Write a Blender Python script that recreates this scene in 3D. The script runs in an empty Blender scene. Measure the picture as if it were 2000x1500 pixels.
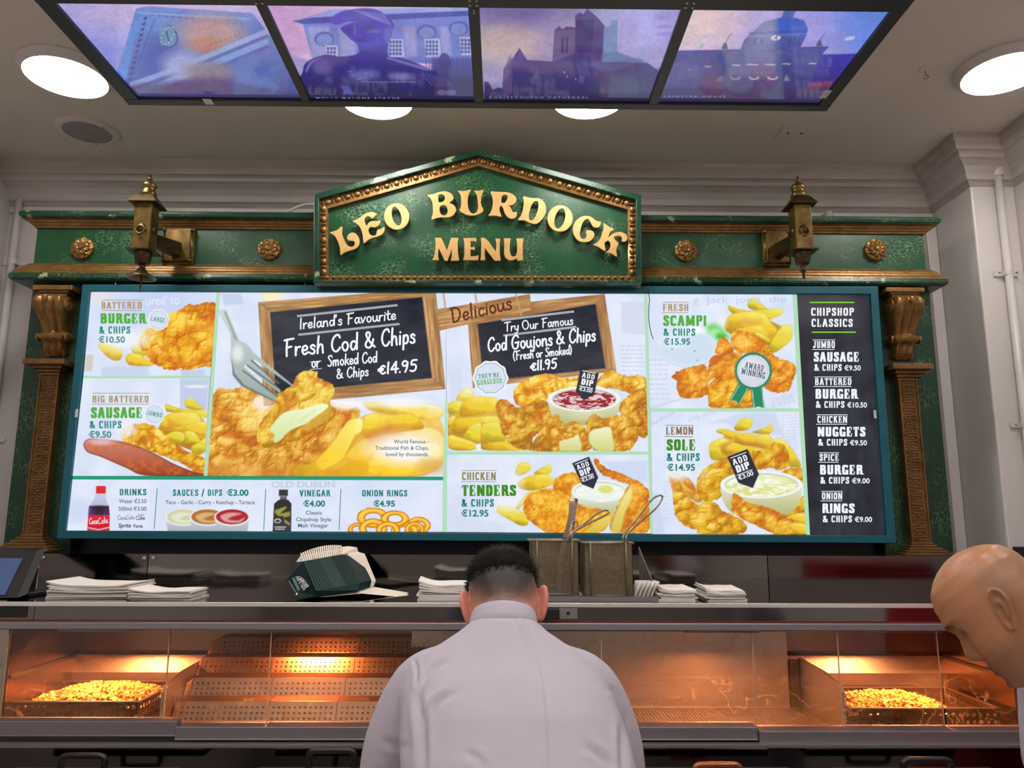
import bpy, bmesh, math, random
import numpy as np
from mathutils import Vector, Matrix, geometry
random.seed(7)
PI = math.pi
SC = bpy.context.scene
COL = SC.collection

# ---------------------------------------------------------------- camera
YAW, PITCH, ROLL, FPX = math.radians(0.609), math.radians(9.91), math.radians(-0.19), 1500.0
CAM = np.array([0.0, 0.0, 1.6])
_f = np.array([math.sin(YAW)*math.cos(PITCH), math.cos(YAW)*math.cos(PITCH), math.sin(PITCH)])
_r0 = np.array([math.cos(YAW), -math.sin(YAW), 0.0]); _d0 = -np.cross(_r0, _f)
_r = _r0*math.cos(ROLL) + _d0*math.sin(ROLL); _d = _d0*math.cos(ROLL) - _r0*math.sin(ROLL)
cam_data = bpy.data.cameras.new('camera'); cam_data.sensor_width = 36.0; cam_data.lens = 27.0
cam_data.clip_start = 0.02
cam = bpy.data.objects.new('camera', cam_data); COL.objects.link(cam)
cam.matrix_world = Matrix(((_r[0], -_d[0], -_f[0], CAM[0]), (_r[1], -_d[1], -_f[1], CAM[1]),
                           (_r[2], -_d[2], -_f[2], CAM[2]), (0, 0, 0, 1)))
SC.camera = cam

def ray(px, py):
    v = _r*(px-1000)/FPX + _d*(py-750)/FPX + _f
    return v
def at(px, py, Y=None, Z=None, X=None):
    v = ray(px, py)
    t = (Y/v[1]) if Y is not None else ((Z-CAM[2])/v[2] if Z is not None else X/v[0])
    return CAM + v*t
def proj(P):
    q = np.asarray(P, float) - CAM
    w = q@_f
    return 1000 + FPX*(q@_r)/w, 750 + FPX*(q@_d)/w

# ---------------------------------------------------------------- world, exposure, room lights
SC.view_settings.view_transform = 'Standard'
SC.view_settings.look = 'None'
SC.view_settings.exposure = 0.0
SC.view_settings.gamma = 1.0
SC.view_settings.use_curve_mapping = False
W = bpy.data.worlds.new('world'); SC.world = W; W.use_nodes = True
W.node_tree.nodes['Background'].inputs[0].default_value = (0.55, 0.6, 0.7, 1)
W.node_tree.nodes['Background'].inputs[1].default_value = 0.03
LAMP_STRENGTH = 42.0      # round ceiling LED panels, the added unseen rows too
HEAT_W = 9.0              # heat lamps in the hot cabinet
SC.cycles.max_bounces = 8
SC.cycles.transparent_max_bounces = 12
SC.cycles.caustics_reflective = False
SC.cycles.caustics_refractive = False
SC.cycles.sample_clamp_indirect = 4.0

WALL_Y = 3.75
CEIL_Z = 3.36

# ---------------------------------------------------------------- helpers
def s2l(c):
    c = np.asarray(c, float)
    if c.max() > 1.001: c = c/255.0
    return np.where(c <= 0.04045, c/12.92, ((c+0.055)/1.055)**2.4)
def rgba(c):
    l = s2l(c); return (float(l[0]), float(l[1]), float(l[2]), 1.0)
MATS = {}
def mat(name, col, rough=0.5, metal=0.0, spec=0.5, noise=None, bump=None, coat=0.0, emit=None, estr=0.0):
    """noise=(scale_xyz, amount, colour2) mottles the colour, bump=(scale_xyz, strength) roughens the surface"""
    m = bpy.data.materials.new(name); m.use_nodes = True
    nt = m.node_tree; b = nt.nodes['Principled BSDF']
    b.inputs['Base Color'].default_value = rgba(col)
    b.inputs['Roughness'].default_value = rough
    b.inputs['Metallic'].default_value = metal
    b.inputs['Specular IOR Level'].default_value = spec
    b.inputs['Coat Weight'].default_value = coat
    tc = nt.nodes.new('ShaderNodeTexCoord')
    if noise:
        sc, amt, c2 = noise
        mp = nt.nodes.new('ShaderNodeMapping'); mp.inputs['Scale'].default_value = sc
        nz = nt.nodes.new('ShaderNodeTexNoise'); nz.inputs['Scale'].default_value = 1.0; nz.inputs['Detail'].default_value = 6
        nz.inputs['Roughness'].default_value = 0.65
        rp = nt.nodes.new('ShaderNodeMapRange'); rp.inputs[1].default_value = 0.4; rp.inputs[2].default_value = 0.68
        rp.inputs[4].default_value = amt
        mx = nt.nodes.new('ShaderNodeMix'); mx.data_type = 'RGBA'
        mx.inputs[6].default_value = rgba(col); mx.inputs[7].default_value = rgba(c2)
        nt.links.new(tc.outputs['Object'], mp.inputs[0]); nt.links.new(mp.outputs[0], nz.inputs['Vector'])
        nt.links.new(nz.outputs['Fac'], rp.inputs[0]); nt.links.new(rp.outputs[0], mx.inputs[0])
        nt.links.new(mx.outputs[2], b.inputs['Base Color'])
    if bump:
        sc, st = bump
        mp2 = nt.nodes.new('ShaderNodeMapping'); mp2.inputs['Scale'].default_value = sc
        n2 = nt.nodes.new('ShaderNodeTexNoise'); n2.inputs['Scale'].default_value = 1.0; n2.inputs['Detail'].default_value = 4
        bp = nt.nodes.new('ShaderNodeBump'); bp.inputs['Strength'].default_value = st; bp.inputs['Distance'].default_value = 0.01
        nt.links.new(tc.outputs['Object'], mp2.inputs[0]); nt.links.new(mp2.outputs[0], n2.inputs['Vector'])
        nt.links.new(n2.outputs['Fac'], bp.inputs['Height']); nt.links.new(bp.outputs[0], b.inputs['Normal'])
    if emit is not None:
        b.inputs['Emission Color'].default_value = rgba(emit); b.inputs['Emission Strength'].default_value = estr
    MATS[name] = m
    return m

class MB:
    """collects simple shapes and links them as ONE mesh object"""
    def __init__(s): s.v = []; s.f = []; s.mi = []; s.col = []; s.m = 0
    def add(s, vs, fs):
        o = len(s.v); s.v += [tuple(map(float, p)) for p in vs]
        for f in fs: s.f.append(tuple(i+o for i in f)); s.mi.append(s.m)
        return s
    def box(s, a, b):
        (x0, y0, z0), (x1, y1, z1) = a, b
        vs = [(x0,y0,z0),(x1,y0,z0),(x1,y1,z0),(x0,y1,z0),(x0,y0,z1),(x1,y0,z1),(x1,y1,z1),(x0,y1,z1)]
        return s.add(vs, [(0,3,2,1),(4,5,6,7),(0,1,5,4),(1,2,6,5),(2,3,7,6),(3,0,4,7)])
    def hexa(s, p):   # 8 points: bottom quad then top quad
        return s.add(p, [(0,3,2,1),(4,5,6,7),(0,1,5,4),(1,2,6,5),(2,3,7,6),(3,0,4,7)])
    def quad(s, *p): return s.add(p, [tuple(range(len(p)))])
    def loft(s, rings, closed=True, cap0=True, cap1=True):
        n = len(rings[0]); vs = [p for r in rings for p in r]; fs = []
        for i in range(len(rings)-1):
            for j in range(n if closed else n-1):
                k = (j+1) % n
                fs.append((i*n+j, i*n+k, (i+1)*n+k, (i+1)*n+j))
        if closed and cap0: fs.append(tuple(reversed(range(n))))
        if closed and cap1: fs.append(tuple(range((len(rings)-1)*n, len(rings)*n)))
        return s.add(vs, fs)
    def tube(s, pts, r, n=10, closed=False):
        P = [Vector(p) for p in pts]; N = len(P)
        rs = r if hasattr(r, '__len__') else [r]*N
        rings = []; up = None
        for i in range(N):
            if closed: t = (P[(i+1) % N]-P[i-1])
            else: t = P[min(i+1, N-1)]-P[max(i-1, 0)]
            t.normalize()
            if up is None:
                up = Vector((0,0,1)) if abs(t.z) < 0.9 else Vector((0,1,0))
            a = t.cross(up)
            if a.length < 1e-5: a = t.cross(Vector((1,0,0.01)))
            a.normalize(); b = a.cross(t); up = b
            rings.append([P[i]+(a*math.cos(2*PI*k/n)+b*math.sin(2*PI*k/n))*rs[i] for k in range(n)])
        if closed: rings.append(rings[0])
        return s.loft(rings, True, not closed, not closed)
    def lathe(s, prof, origin, axis=(0,0,1), n=24, ref=None):
        """prof = [(radius, height)], turned about the axis through origin"""
        ax = Vector(axis).normalized()
        u = Vector(ref) if ref else (Vector((1,0,0)) if abs(ax.x) < 0.9 else Vector((0,1,0)))
        u = (u-ax*u.dot(ax)).normalized(); w = ax.cross(u); o = Vector(origin)
        return s.loft([[o+ax*h+(u*math.cos(2*PI*k/n)+w*math.sin(2*PI*k/n))*max(r, 1e-4) for k in range(n)] for r, h in prof])
    def extrude(s, poly, a, b, holes=()):
        """flat outline given as 3D points, thickened from offset a to offset b (vectors); holes are outlines too"""
        loops = [poly]+list(holes); a = Vector(a); b = Vector(b)
        L3 = [[Vector(p) for p in l] for l in loops]
        tri = geometry.tessellate_polygon(L3)
        flat = [p for l in L3 for p in l]; n = len(flat)
        vs = [p+a for p in flat]+[p+b for p in flat]
        fs = [tuple(t) for t in tri]+[tuple(n+i for i in reversed(t)) for t in tri]
        o = 0
        for l in L3:
            m = len(l)
            for j in range(m):
                k = (j+1) % m; fs.append((o+j, o+k, n+o+k, n+o+j))
            o += m
        return s.add(vs, fs)
    def sphere(s, c, r, n=16, m=10):
        rx, ry, rz = r if hasattr(r, '__len__') else (r, r, r)
        return s.loft([[(c[0]+rx*math.sin(PI*i/m)*math.cos(2*PI*k/n), c[1]+ry*math.sin(PI*i/m)*math.sin(2*PI*k/n), c[2]-rz*math.cos(PI*i/m)) for k in range(n)]
                       for i in [0.05]+list(range(1, m))+[m-0.05]])
    def build(s, name, mats, parent=None, smooth=False, bevel=0.0, solid=None, recalc=True):
        me = bpy.data.meshes.new(name)
        me.from_pydata(s.v, [], s.f)
        mats = mats if isinstance(mats, (list, tuple)) else [mats]
        for m in mats: me.materials.append(m)
        if len(mats) > 1: me.polygons.foreach_set('material_index', s.mi)
        if recalc:
            bm = bmesh.new(); bm.from_mesh(me)
            bmesh.ops.remove_doubles(bm, verts=bm.verts, dist=1e-6)
            bmesh.ops.recalc_face_normals(bm, faces=bm.faces); bm.to_mesh(me); bm.free()
        return link(name, me, parent, smooth, bevel)

def link(name, me, parent=None, smooth=False, bevel=0.0):
    o = bpy.data.objects.new(name, me); COL.objects.link(o)
    if smooth:
        me.polygons.foreach_set('use_smooth', [True]*len(me.polygons))
        if smooth != 'all': me.set_sharp_from_angle(angle=math.radians(smooth if smooth is not True else 40))
    if bevel:
        md = o.modifiers.new('bevel', 'BEVEL'); md.width = bevel; md.segments = 2; md.limit_method = 'ANGLE'; md.angle_limit = math.radians(50)
    if parent is not None: adopt(o, parent)
    return o
def adopt(o, parent):
    o.parent = parent
    o.matrix_parent_inverse = parent.matrix_basis.inverted() if parent.parent is None else Matrix.Identity(4)
    return o
def tag(o, label=None, cat=None, group=None, kind=None):
    if label: o['label'] = label
    if cat: o['category'] = cat
    if group: o['group'] = group
    if kind: o['kind'] = kind
    return o
def thing(name, loc, label, cat, group=None):
    o = bpy.data.objects.new(name, None); COL.objects.link(o)
    o.location = [float(c) for c in loc]; o.empty_display_size = 0.05
    return tag(o, label, cat, group)
def copy_tree(o, parent=None):
    c = o.copy(); COL.objects.link(c)
    if parent is not None: c.parent = parent
    for ch in list(o.children): copy_tree(ch, c)
    return c
def struct(name, mb, m, **k): return tag(mb.build(name, m, **k), kind='structure')
def smoothpts(pts, n=6, closed=False):
    """Catmull-Rom through points"""
    P = [np.asarray(p, float) for p in pts]; N = len(P); out = []
    for i in range(N if closed else N-1):
        if closed: a, b, c, d = P[i-1], P[i], P[(i+1) % N], P[(i+2) % N]
        else: a, b, c, d = P[max(i-1, 0)], P[i], P[i+1], P[min(i+2, N-1)]
        for k in range(n):
            t = k/n
            out.append(0.5*((2*b)+(c-a)*t+(2*a-5*b+4*c-d)*t*t+(3*b-a-3*c+d)*t**3))
    if not closed: out.append(P[-1])
    return out
# ---------------------------------------------------------------- printed pictures: painted per vertex on a fine grid
def _h(i, j, s):
    v = np.sin(i*127.1+j*311.7+s*74.7)*43758.5453
    return v-np.floor(v)
def vnoise(x, y, s=0):
    i = np.floor(x); j = np.floor(y); fx = x-i; fy = y-j
    ux = fx*fx*(3-2*fx); uy = fy*fy*(3-2*fy)
    a = _h(i, j, s); b = _h(i+1, j, s); c = _h(i, j+1, s); d = _h(i+1, j+1, s)
    return (a*(1-ux)+b*ux)*(1-uy)+(c*(1-ux)+d*ux)*uy
def fbm(x, y, s=0, o=4):
    r = 0; a = 0.5; t = 0
    for k in range(o):
        r = r+a*vnoise(x*2**k, y*2**k, s+k*3.3); t += a; a *= 0.5
    return r/t
def sstep(a, b, x):
    t = np.clip((x-a)/(b-a), 0, 1); return t*t*(3-2*t)
def sdpoly(poly, X, Y):
    """signed distance, positive inside"""
    P = np.asarray(poly, float); d2 = np.full(X.shape, 1e12); ins = np.zeros(X.shape, bool)
    for i in range(len(P)):
        ax, ay = P[i-1]; bx, by = P[i]
        ex, ey = bx-ax, by-ay; L = ex*ex+ey*ey+1e-9
        t = np.clip(((X-ax)*ex+(Y-ay)*ey)/L, 0, 1)
        d2 = np.minimum(d2, (X-ax-t*ex)**2+(Y-ay-t*ey)**2)
        if ay != by:
            c = ((ay > Y) != (by > Y)) & (X < (bx-ax)*(Y-ay)/(by-ay)+ax)
            ins ^= c
    return np.where(ins, 1, -1)*np.sqrt(d2)
class Art:
    """X, Y: where each vertex of the print lies in the artwork; C: its ink colour (sRGB 0..1)"""
    def __init__(s, X, Y, base=(0.88, 0.91, 0.97)):
        s.X = X; s.Y = Y; s.C = np.tile(np.array(base, float), (len(X), 1)); s.o = (0, 0, 1)
    def at(s, x0, y0, k): s.o = (x0, y0, k); return s
    def pts(s, p): return [(s.o[0]+x/s.o[2], s.o[1]+y/s.o[2]) for x, y in p]
    def blend(s, idx, col, a):
        a = np.clip(a, 0, 1)[:, None] if np.ndim(a) else a
        c = np.asarray(col, float)
        if c.max() > 1.5: c = c/255.0
        s.C[idx] = s.C[idx]*(1-a)+c*a
    def sel(s, P, m=6):
        P = np.asarray(P)
        return np.where((s.X > P[:, 0].min()-m) & (s.X < P[:, 0].max()+m) & (s.Y > P[:, 1].min()-m) & (s.Y < P[:, 1].max()+m))[0]
    def fill(s, p, col, soft=0.8, a=1.0, curve=0):
        P = s.pts(p)
        if curve: P = smoothpts(P, curve, True)
        i = s.sel(P, soft*2+2); d = sdpoly(P, s.X[i], s.Y[i]); s.blend(i, col, a*sstep(-soft, soft, d)); return s
    def fade(s, x, y, rx, ry, col, a=1.0, pw=1.0):
        """soft elliptical patch, e.g. where the picture fades into the paper"""
        x, y = s.pts([(x, y)])[0]; rx /= s.o[2]; ry /= s.o[2]
        i = np.where((abs(s.X-x) < rx) & (abs(s.Y-y) < ry))[0]
        q = 1-np.sqrt(((s.X[i]-x)/rx)**2+((s.Y[i]-y)/ry)**2)
        s.blend(i, col, a*np.clip(q*1.6, 0, 1)**pw); return s
    def batter(s, p, seed, lo=(176, 92, 8), mid=(226, 152, 18), hi=(255, 216, 96), sc=9.0, rough=1.0, soft=0.9, dome=16, a=1.0, wob=2.2, curve=5, dark=0.0):
        P = smoothpts(s.pts(p), curve, True) if curve else s.pts(p)
        i = s.sel(P, 10); X = s.X[i]; Y = s.Y[i]
        d0 = sdpoly(P, X, Y)
        d = d0+(fbm(X/5.0, Y/5.0, seed, 3)-0.5)*2*wob
        def hgt(x, y):
            wx = x+9*(fbm(x/15, y/15, seed+9, 3)-0.5); wy = y+9*(fbm(x/15+5, y/15, seed+4, 3)-0.5)
            b = 0; am = 1.0; q = sc*1.9
            for k in range(4):
                c, n = math.cos(k*1.1+.5), math.sin(k*1.1+.5)
                p_ = np.abs(2*vnoise((wx*c-wy*n)/q, (wx*n+wy*c)/q, seed+k)-1)
                b = b+am*(p_**.8 if k < 2 else p_*.8); am *= 0.5; q *= 0.46
            return b
        h = hgt(X, Y); e = 1.0
        gx = (hgt(X+e, Y)-h)*sc*.55; gy = (hgt(X, Y+e)-h)*sc*.55
        cav = (h-h.mean())/(h.std()+1e-6)
        dm = np.sqrt(np.clip(d0, 0, dome)/dome)
        big = fbm(X/(sc*3.2), Y/(sc*3.2), seed+7, 3)-0.5
        sh = 0.47+rough*(0.17*cav+0.26*gx+0.36*gy)+0.30*(dm-0.75)+big*0.95-dark
        yy = (Y-np.min(np.asarray(P)[:, 1]))/(np.ptp(np.asarray(P)[:, 1])+1e-6)
        sh = sh+0.22*(0.5-yy)
        lo, mid, hi = [np.array(c, float)/255 for c in (lo, mid, hi)]
        t = np.clip(sh, 0, 1)[:, None]
        c = np.where(t < 0.5, lo+(mid-lo)*t*2, mid+(hi-mid)*(t-0.5)*2)
        red = np.clip((fbm(X/16, Y/16, seed+20, 3)-0.52)*3.2-cav*.25, 0, 1)[:, None]
        c = c*(1-0.5*red)+np.array([0.80, 0.36, 0.05])*0.5*red
        s.blend(i, c, a*sstep(-soft, soft, d)); return s
    def chip(s, p, base=(236, 196, 40), lit=(255, 238, 130), dk=(196, 138, 14), ang=-75, seed=1, soft=0.8, a=1.0, edge=0.5):
        P = np.array(s.pts(p))
        for _ in range(2):       # rounded corners
            nx_ = np.roll(P, -1, 0); k_ = .2 if _ == 0 else .25; P = np.stack([P*(1-k_)+nx_*k_, P*k_+nx_*(1-k_)], 1).reshape(-1, 2)
        i = s.sel(P, 4); X = s.X[i]; Y = s.Y[i]; d = sdpoly(P, X, Y)
        ux, uy = math.cos(math.radians(ang)), math.sin(math.radians(ang))
        q = X*ux+Y*uy; pq = P[:, 0]*ux+P[:, 1]*uy
        t = (q-pq.min())/(np.ptp(pq)+1e-6)+(fbm(X/14, Y/14, seed, 3)-0.5)*0.32
        t = np.clip(t, 0, 1)[:, None]
        lit, base, dk = [np.array(c, float)/255 for c in (lit, base, dk)]
        c = np.where(t < 0.5, dk+(base-dk)*t*2, base+(lit-base)*(t-0.5)*2)
        fac = sstep(.30, .36, t[:, 0]+(fbm(X/26, Y/26, seed+3, 2)-.5)*.5)*sstep(.62, .40, t[:, 0])     # a facet edge
        c = c+fac[:, None]*np.array([.06, .05, .03])
        rim = (1-sstep(0, 2.6, d))[:, None]*edge
        c = c*(1-rim*0.45)+np.array([0.70, 0.46, 0.05])*rim*0.45
        s.blend(i, c, a*sstep(-soft, soft, d)); return s
    def ellipse(s, x, y, rx, ry, col, rot=0, soft=0.8, a=1.0):
        c, n = math.cos(math.radians(rot)), math.sin(math.radians(rot))
        return s.fill([(x+rx*math.cos(t)*c-ry*math.sin(t)*n, y+rx*math.cos(t)*n+ry*math.sin(t)*c) for t in np.linspace(0, 2*PI, 40, endpoint=False)], col, soft, a)
    def vgrad(s, p, c0, c1, soft=0.8, curve=0, a=1.0, horiz=False):
        P = s.pts(p)
        if curve: P = smoothpts(P, curve, True)
        i = s.sel(P, 4); d = sdpoly(P, s.X[i], s.Y[i]); P = np.asarray(P)
        k = 0 if horiz else 1; v = s.X[i] if horiz else s.Y[i]
        t = np.clip((v-P[:, k].min())/(np.ptp(P[:, k])+1e-6), 0, 1)[:, None]
        s.blend(i, np.array(c0)/255*(1-t)+np.array(c1)/255*t, a*sstep(-soft, soft, d)); return s
    def wood(s, p, seed=1, ang=0, base=(196, 150, 92)):
        P = s.pts(p); i = s.sel(P, 3); X = s.X[i]; Y = s.Y[i]; d = sdpoly(P, X, Y)
        c, n = math.cos(math.radians(ang)), math.sin(math.radians(ang))
        u = X*c+Y*n; v = -X*n+Y*c
        g = fbm(u/40, v/2.6, seed, 3); g2 = fbm(u/70, v/9, seed+5, 3)
        t = np.clip(0.5+(g-0.5)*1.5+(g2-0.5)*1.2, 0, 1)[:, None]
        col = np.array([150, 104, 58])/255*(1-t)+np.array(base)/255*t*1.0+np.array([30, 28, 20])/255*np.clip(t-0.6, 0, 1)
        rim = (1-sstep(0, 2.5, d))[:, None]*0.35
        s.blend(i, col*(1-rim)+np.array([0.36, 0.22, 0.10])*rim, sstep(-0.8, 0.8, d)); return s

def grid_print(name, corners, m, paint, parent, step=1.35):
    """corners: 4 points in space (tl, tr, br, bl); paint(Art) colours a grid of vertices fine enough to carry a picture"""
    tl, tr, br, bl = [np.asarray(c, float) for c in corners]
    q = [proj(c) for c in (tl, tr, br, bl)]
    nx = max(2, int(max(math.hypot(q[1][0]-q[0][0], q[1][1]-q[0][1]), math.hypot(q[2][0]-q[3][0], q[2][1]-q[3][1]))/step))
    ny = max(2, int(max(math.hypot(q[3][0]-q[0][0], q[3][1]-q[0][1]), math.hypot(q[2][0]-q[1][0], q[2][1]-q[1][1]))/step))
    a, b = np.meshgrid(np.linspace(0, 1, nx+1), np.linspace(0, 1, ny+1)); a = a.ravel()[:, None]; b = b.ravel()[:, None]
    V = (tl*(1-a)+tr*a)*(1-b)+(bl*(1-a)+br*a)*b
    D = V-CAM; w = D@_f
    art = Art(1000+FPX*(D@_r)/w, 750+FPX*(D@_d)/w)
    art.U = a.ravel(); art.V = b.ravel()
    paint(art)
    idx = np.arange((nx+1)*(ny+1)).reshape(ny+1, nx+1)
    F = np.stack([idx[1:, :-1], idx[1:, 1:], idx[:-1, 1:], idx[:-1, :-1]], -1).reshape(-1, 4)
    me = bpy.data.meshes.new(name)
    me.vertices.add(len(V)); me.vertices.foreach_set('co', V.astype(np.float32).ravel())
    me.loops.add(F.size); me.loops.foreach_set('vertex_index', F.astype(np.int32).ravel())
    me.polygons.add(len(F)); me.polygons.foreach_set('loop_start', np.arange(0, F.size, 4, dtype=np.int32))
    me.update(calc_edges=True)
    ca = me.color_attributes.new('ink', 'FLOAT_COLOR', 'POINT')
    L = np.ones((len(V), 4), np.float32); L[:, :3] = s2l(np.clip(art.C, 0, 1))
    ca.data.foreach_set('color', L.ravel())
    me.materials.append(m)
    return link(name, me, parent)

def ink_mat(name, strength, gloss=0.12, rough=0.25):
    """backlit print: the sheet's own ink, lit from behind, under a glossy cover"""
    m = bpy.data.materials.new(name); m.use_nodes = True; nt = m.node_tree; b = nt.nodes['Principled BSDF']
    at_ = nt.nodes.new('ShaderNodeAttribute'); at_.attribute_name = 'ink'
    b.inputs['Base Color'].default_value = (0.02, 0.02, 0.02, 1); b.inputs['Roughness'].default_value = rough
    b.inputs['Specular IOR Level'].default_value = gloss
    nt.links.new(at_.outputs['Color'], b.inputs['Emission Color']); b.inputs['Emission Strength'].default_value = strength
    return m

# ---------------------------------------------------------------- lettering
class Pen:
    """collects flat letter polygons (2D artwork points) with an ink colour each"""
    def __init__(s): s.v = []; s.f = []; s.c = []; s.z = 0.0
    def poly(s, pts, col, holes=()):
        loops = [pts]+list(holes)
        tri = geometry.tessellate_polygon([[Vector((p[0], p[1], 0)) for p in l] for l in loops])
        o = len(s.v); s.v += [(p[0], p[1], s.z) for l in loops for p in l]
        s.f += [tuple(o+i for i in t) for t in tri]; s.c += [col]*(len(s.v)-o)
    def convex(s, pts, col):
        o = len(s.v); s.v += [(p[0], p[1], s.z) for p in pts]; s.f.append(tuple(range(o, o+len(pts)))); s.c += [col]*len(pts)
    def line(s, x0, y0, x1, y1, w, col):
        dx, dy = x1-x0, y1-y0; L = math.hypot(dx, dy); nx, ny = -dy/L*w/2, dx/L*w/2
        s.convex([(x0+nx, y0+ny), (x1+nx, y1+ny), (x1-nx, y1-ny), (x0-nx, y0-ny)], col)
    def build(s, name, place, m, parent, lift=0.0006):
        """place(x, y, lift) -> point in space"""
        me = bpy.data.meshes.new(name)
        me.from_pydata([tuple(place(x, y, lift+z)) for x, y, z in s.v], [], s.f)
        ca = me.color_attributes.new('ink', 'FLOAT_COLOR', 'POINT')
        L = np.ones((len(s.v), 4), np.float32); L[:, :3] = np.array([s2l(c) for c in s.c]); ca.data.foreach_set('color', L.ravel())
        me.materials.append(m)
        return link(name, me, parent)
def hull(pts):
    P = sorted(set((round(x, 5), round(y, 5)) for x, y in pts))
    def half(P):
        h = []
        for p in P:
            while len(h) > 1 and (h[-1][0]-h[-2][0])*(p[1]-h[-2][1])-(h[-1][1]-h[-2][1])*(p[0]-h[-2][0]) <= 0: h.pop()
            h.append(p)
        return h
    return half(P)[:-1]+half(P[::-1])[:-1]
def sel_arc(cx, cy, rx, ry, a0, a1, n=12, p=2.7):
    out = []
    for k in range(n+1):
        t = math.radians(a0+(a1-a0)*k/n); c, s_ = math.cos(t), math.sin(t)
        out.append((cx+rx*math.copysign(abs(c)**(2/p), c), cy+ry*math.copysign(abs(s_)**(2/p), s_)))
    return out
# condensed slab capitals: strokes of a broad pen (wide across, thin up and down); unit height, y up
SW, SH = 0.17, 0.095
_b, _t = SH/2, 1-SH/2
def _stem(x, y0=_b, y1=_t, slab=0.15, s0=True, s1=True):
    o = [[(x, y0), (x, y1)]]
    k = slab-SW/2
    if s0: o.append([(x-k, y0), (x+k, y0)])
    if s1: o.append([(x-k, y1), (x+k, y1)])
    return o
def _slab_glyphs():
    G = {}; L, R = 0.15, 0.43; w = 0.58; M = (L+R)/2
    G['I'] = (0.30, _stem(0.15))
    G['H'] = (w, _stem(L)+_stem(R)+[[(L, .5), (R, .5)]])
    G['L'] = (0.53, _stem(L)+[[(L, _b), (.40, _b)], [(.42, _b), (.43, .30)]])
    G['E'] = (0.55, _stem(L)+[[(L, _b), (.42, _b)], [(L, _t), (.40, _t)], [(L, .5), (.32, .5)], [(.44, _b), (.45, .28)], [(.42, _t), (.43, .74)], [(.33, .40), (.33, .60)]])
    G['F'] = (0.53, _stem(L)+[[(L, _t), (.40, _t)], [(L, .5), (.32, .5)], [(.42, _t), (.43, .72)], [(.33, .40), (.33, .60)]])
    G['T'] = (0.54, _stem(.27, s1=False)+[[(.08, _t), (.46, _t)], [(.07, _t), (.06, .74)], [(.47, _t), (.48, .74)]])
    G['O'] = (w, [sel_arc(M, .5, .16, .5-_b, 0, 360, 32)])
    G['C'] = (0.56, [sel_arc(M, .5, .16, .5-_b, 38, 322, 28), [(.45, _t), (.45, .70)], ])
    G['G'] = (0.58, [sel_arc(M, .5, .16, .5-_b, 38, 345, 28), [(.45, _t), (.45, .70)], [(.30, .44), (.50, .44)], [(.45, .44), (.45, _b)]])
    G['D'] = (w, _stem(L, slab=.13)+[[(L, _t), (.26, _t)]+sel_arc(.27, .5, .17, .5-_b, 80, -80, 16)+[(.26, _b), (L, _b)]])
    bw = [[(L, _t), (.25, _t)]+sel_arc(.26, .745, .155, .213, 85, -85, 12)+[(.25, .53), (L, .53)]]
    G['P'] = (0.55, _stem(L)+[[(L, _t), (.25, _t)]+sel_arc(.26, .72, .165, .24, 85, -85, 12)+[(.25, .48), (L, .48)]])
    G['B'] = (w, _stem(L, slab=.13)+bw+[[(L, .53), (.26, .53)]+sel_arc(.27, .28, .17, .24, 85, -85, 12)+[(.26, _b), (L, _b)]])
    G['R'] = (0.60, _stem(L)+bw+[[(.27, .52), (.40, .46), (.43, .36), (.44, .10), (.50, _b), (.55, _b)]])
    G['S'] = (0.53, [[(.41, .72), (.40, .84), (.33, _t), (.24, _t), (.15, .86), (.15, .68), (.22, .56), (.34, .46), (.40, .36), (.40, .16), (.31, _b), (.22, _b), (.13, .16), (.12, .28)], [(.42, .70), (.42, _t)], [(.11, .30), (.11, _b)]])
    G['A'] = (0.62, [[(.12, _b), (.29, _t)], [(.33, _t), (.48, _b)], [(.22, .32), (.41, .32)], [(.04, _b), (.18, _b)], [(.38, _b), (.56, _b)]])
    G['U'] = (w, [[(L, _t), (L, .3)]+sel_arc(M, .32, .14, .32-_b, 180, 360, 14)+[(R, .3), (R, _t)], [(.06, _t), (.23, _t)], [(.36, _t), (.52, _t)]])
    G['N'] = (0.64, [[(.13, _b), (.13, _t)], [(.50, _b), (.50, _t)], [(.14, _t), (.49, _b)], [(.04, _b), (.22, _b)], [(.42, _t), (.60, _t)], [(.04, _t), (.15, _t)]])
    G['M'] = (0.80, [[(.15, _b), (.15, _t)], [(.65, _b), (.65, _t)], [(.16, _t), (.40, .14)], [(.64, _t), (.40, .14)], [(.05, _b), (.25, _b)], [(.55, _b), (.75, _b)], [(.05, _t), (.16, _t)], [(.64, _t), (.75, _t)]])
    G['W'] = (0.86, [[(.12, _t), (.26, _b)], [(.26, _b), (.43, .86)], [(.43, .86), (.60, _b)], [(.60, _b), (.74, _t)], [(.04, _t), (.22, _t)], [(.64, _t), (.82, _t)]])
    G['V'] = (0.60, [[(.12, _t), (.30, _b)], [(.30, _b), (.48, _t)], [(.04, _t), (.22, _t)], [(.38, _t), (.56, _t)]])
    G['Y'] = (0.60, [[(.12, _t), (.30, .45)], [(.30, .45), (.48, _t)], [(.30, .45), (.30, _b)], [(.04, _t), (.22, _t)], [(.38, _t), (.56, _t)], [(.2, _b), (.4, _b)]])
    G['K'] = (0.62, _stem(L)+[[(.20, .42), (.44, _t)], [(.28, .55), (.48, _b)], [(.36, _t), (.54, _t)], [(.38, _b), (.58, _b)]])
    G['J'] = (0.46, [[(.29, _t), (.29, .25), (.24, .08), (.16, _b), (.10, .10), (.09, .24)], [(.18, _t), (.42, _t)]])
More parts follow.
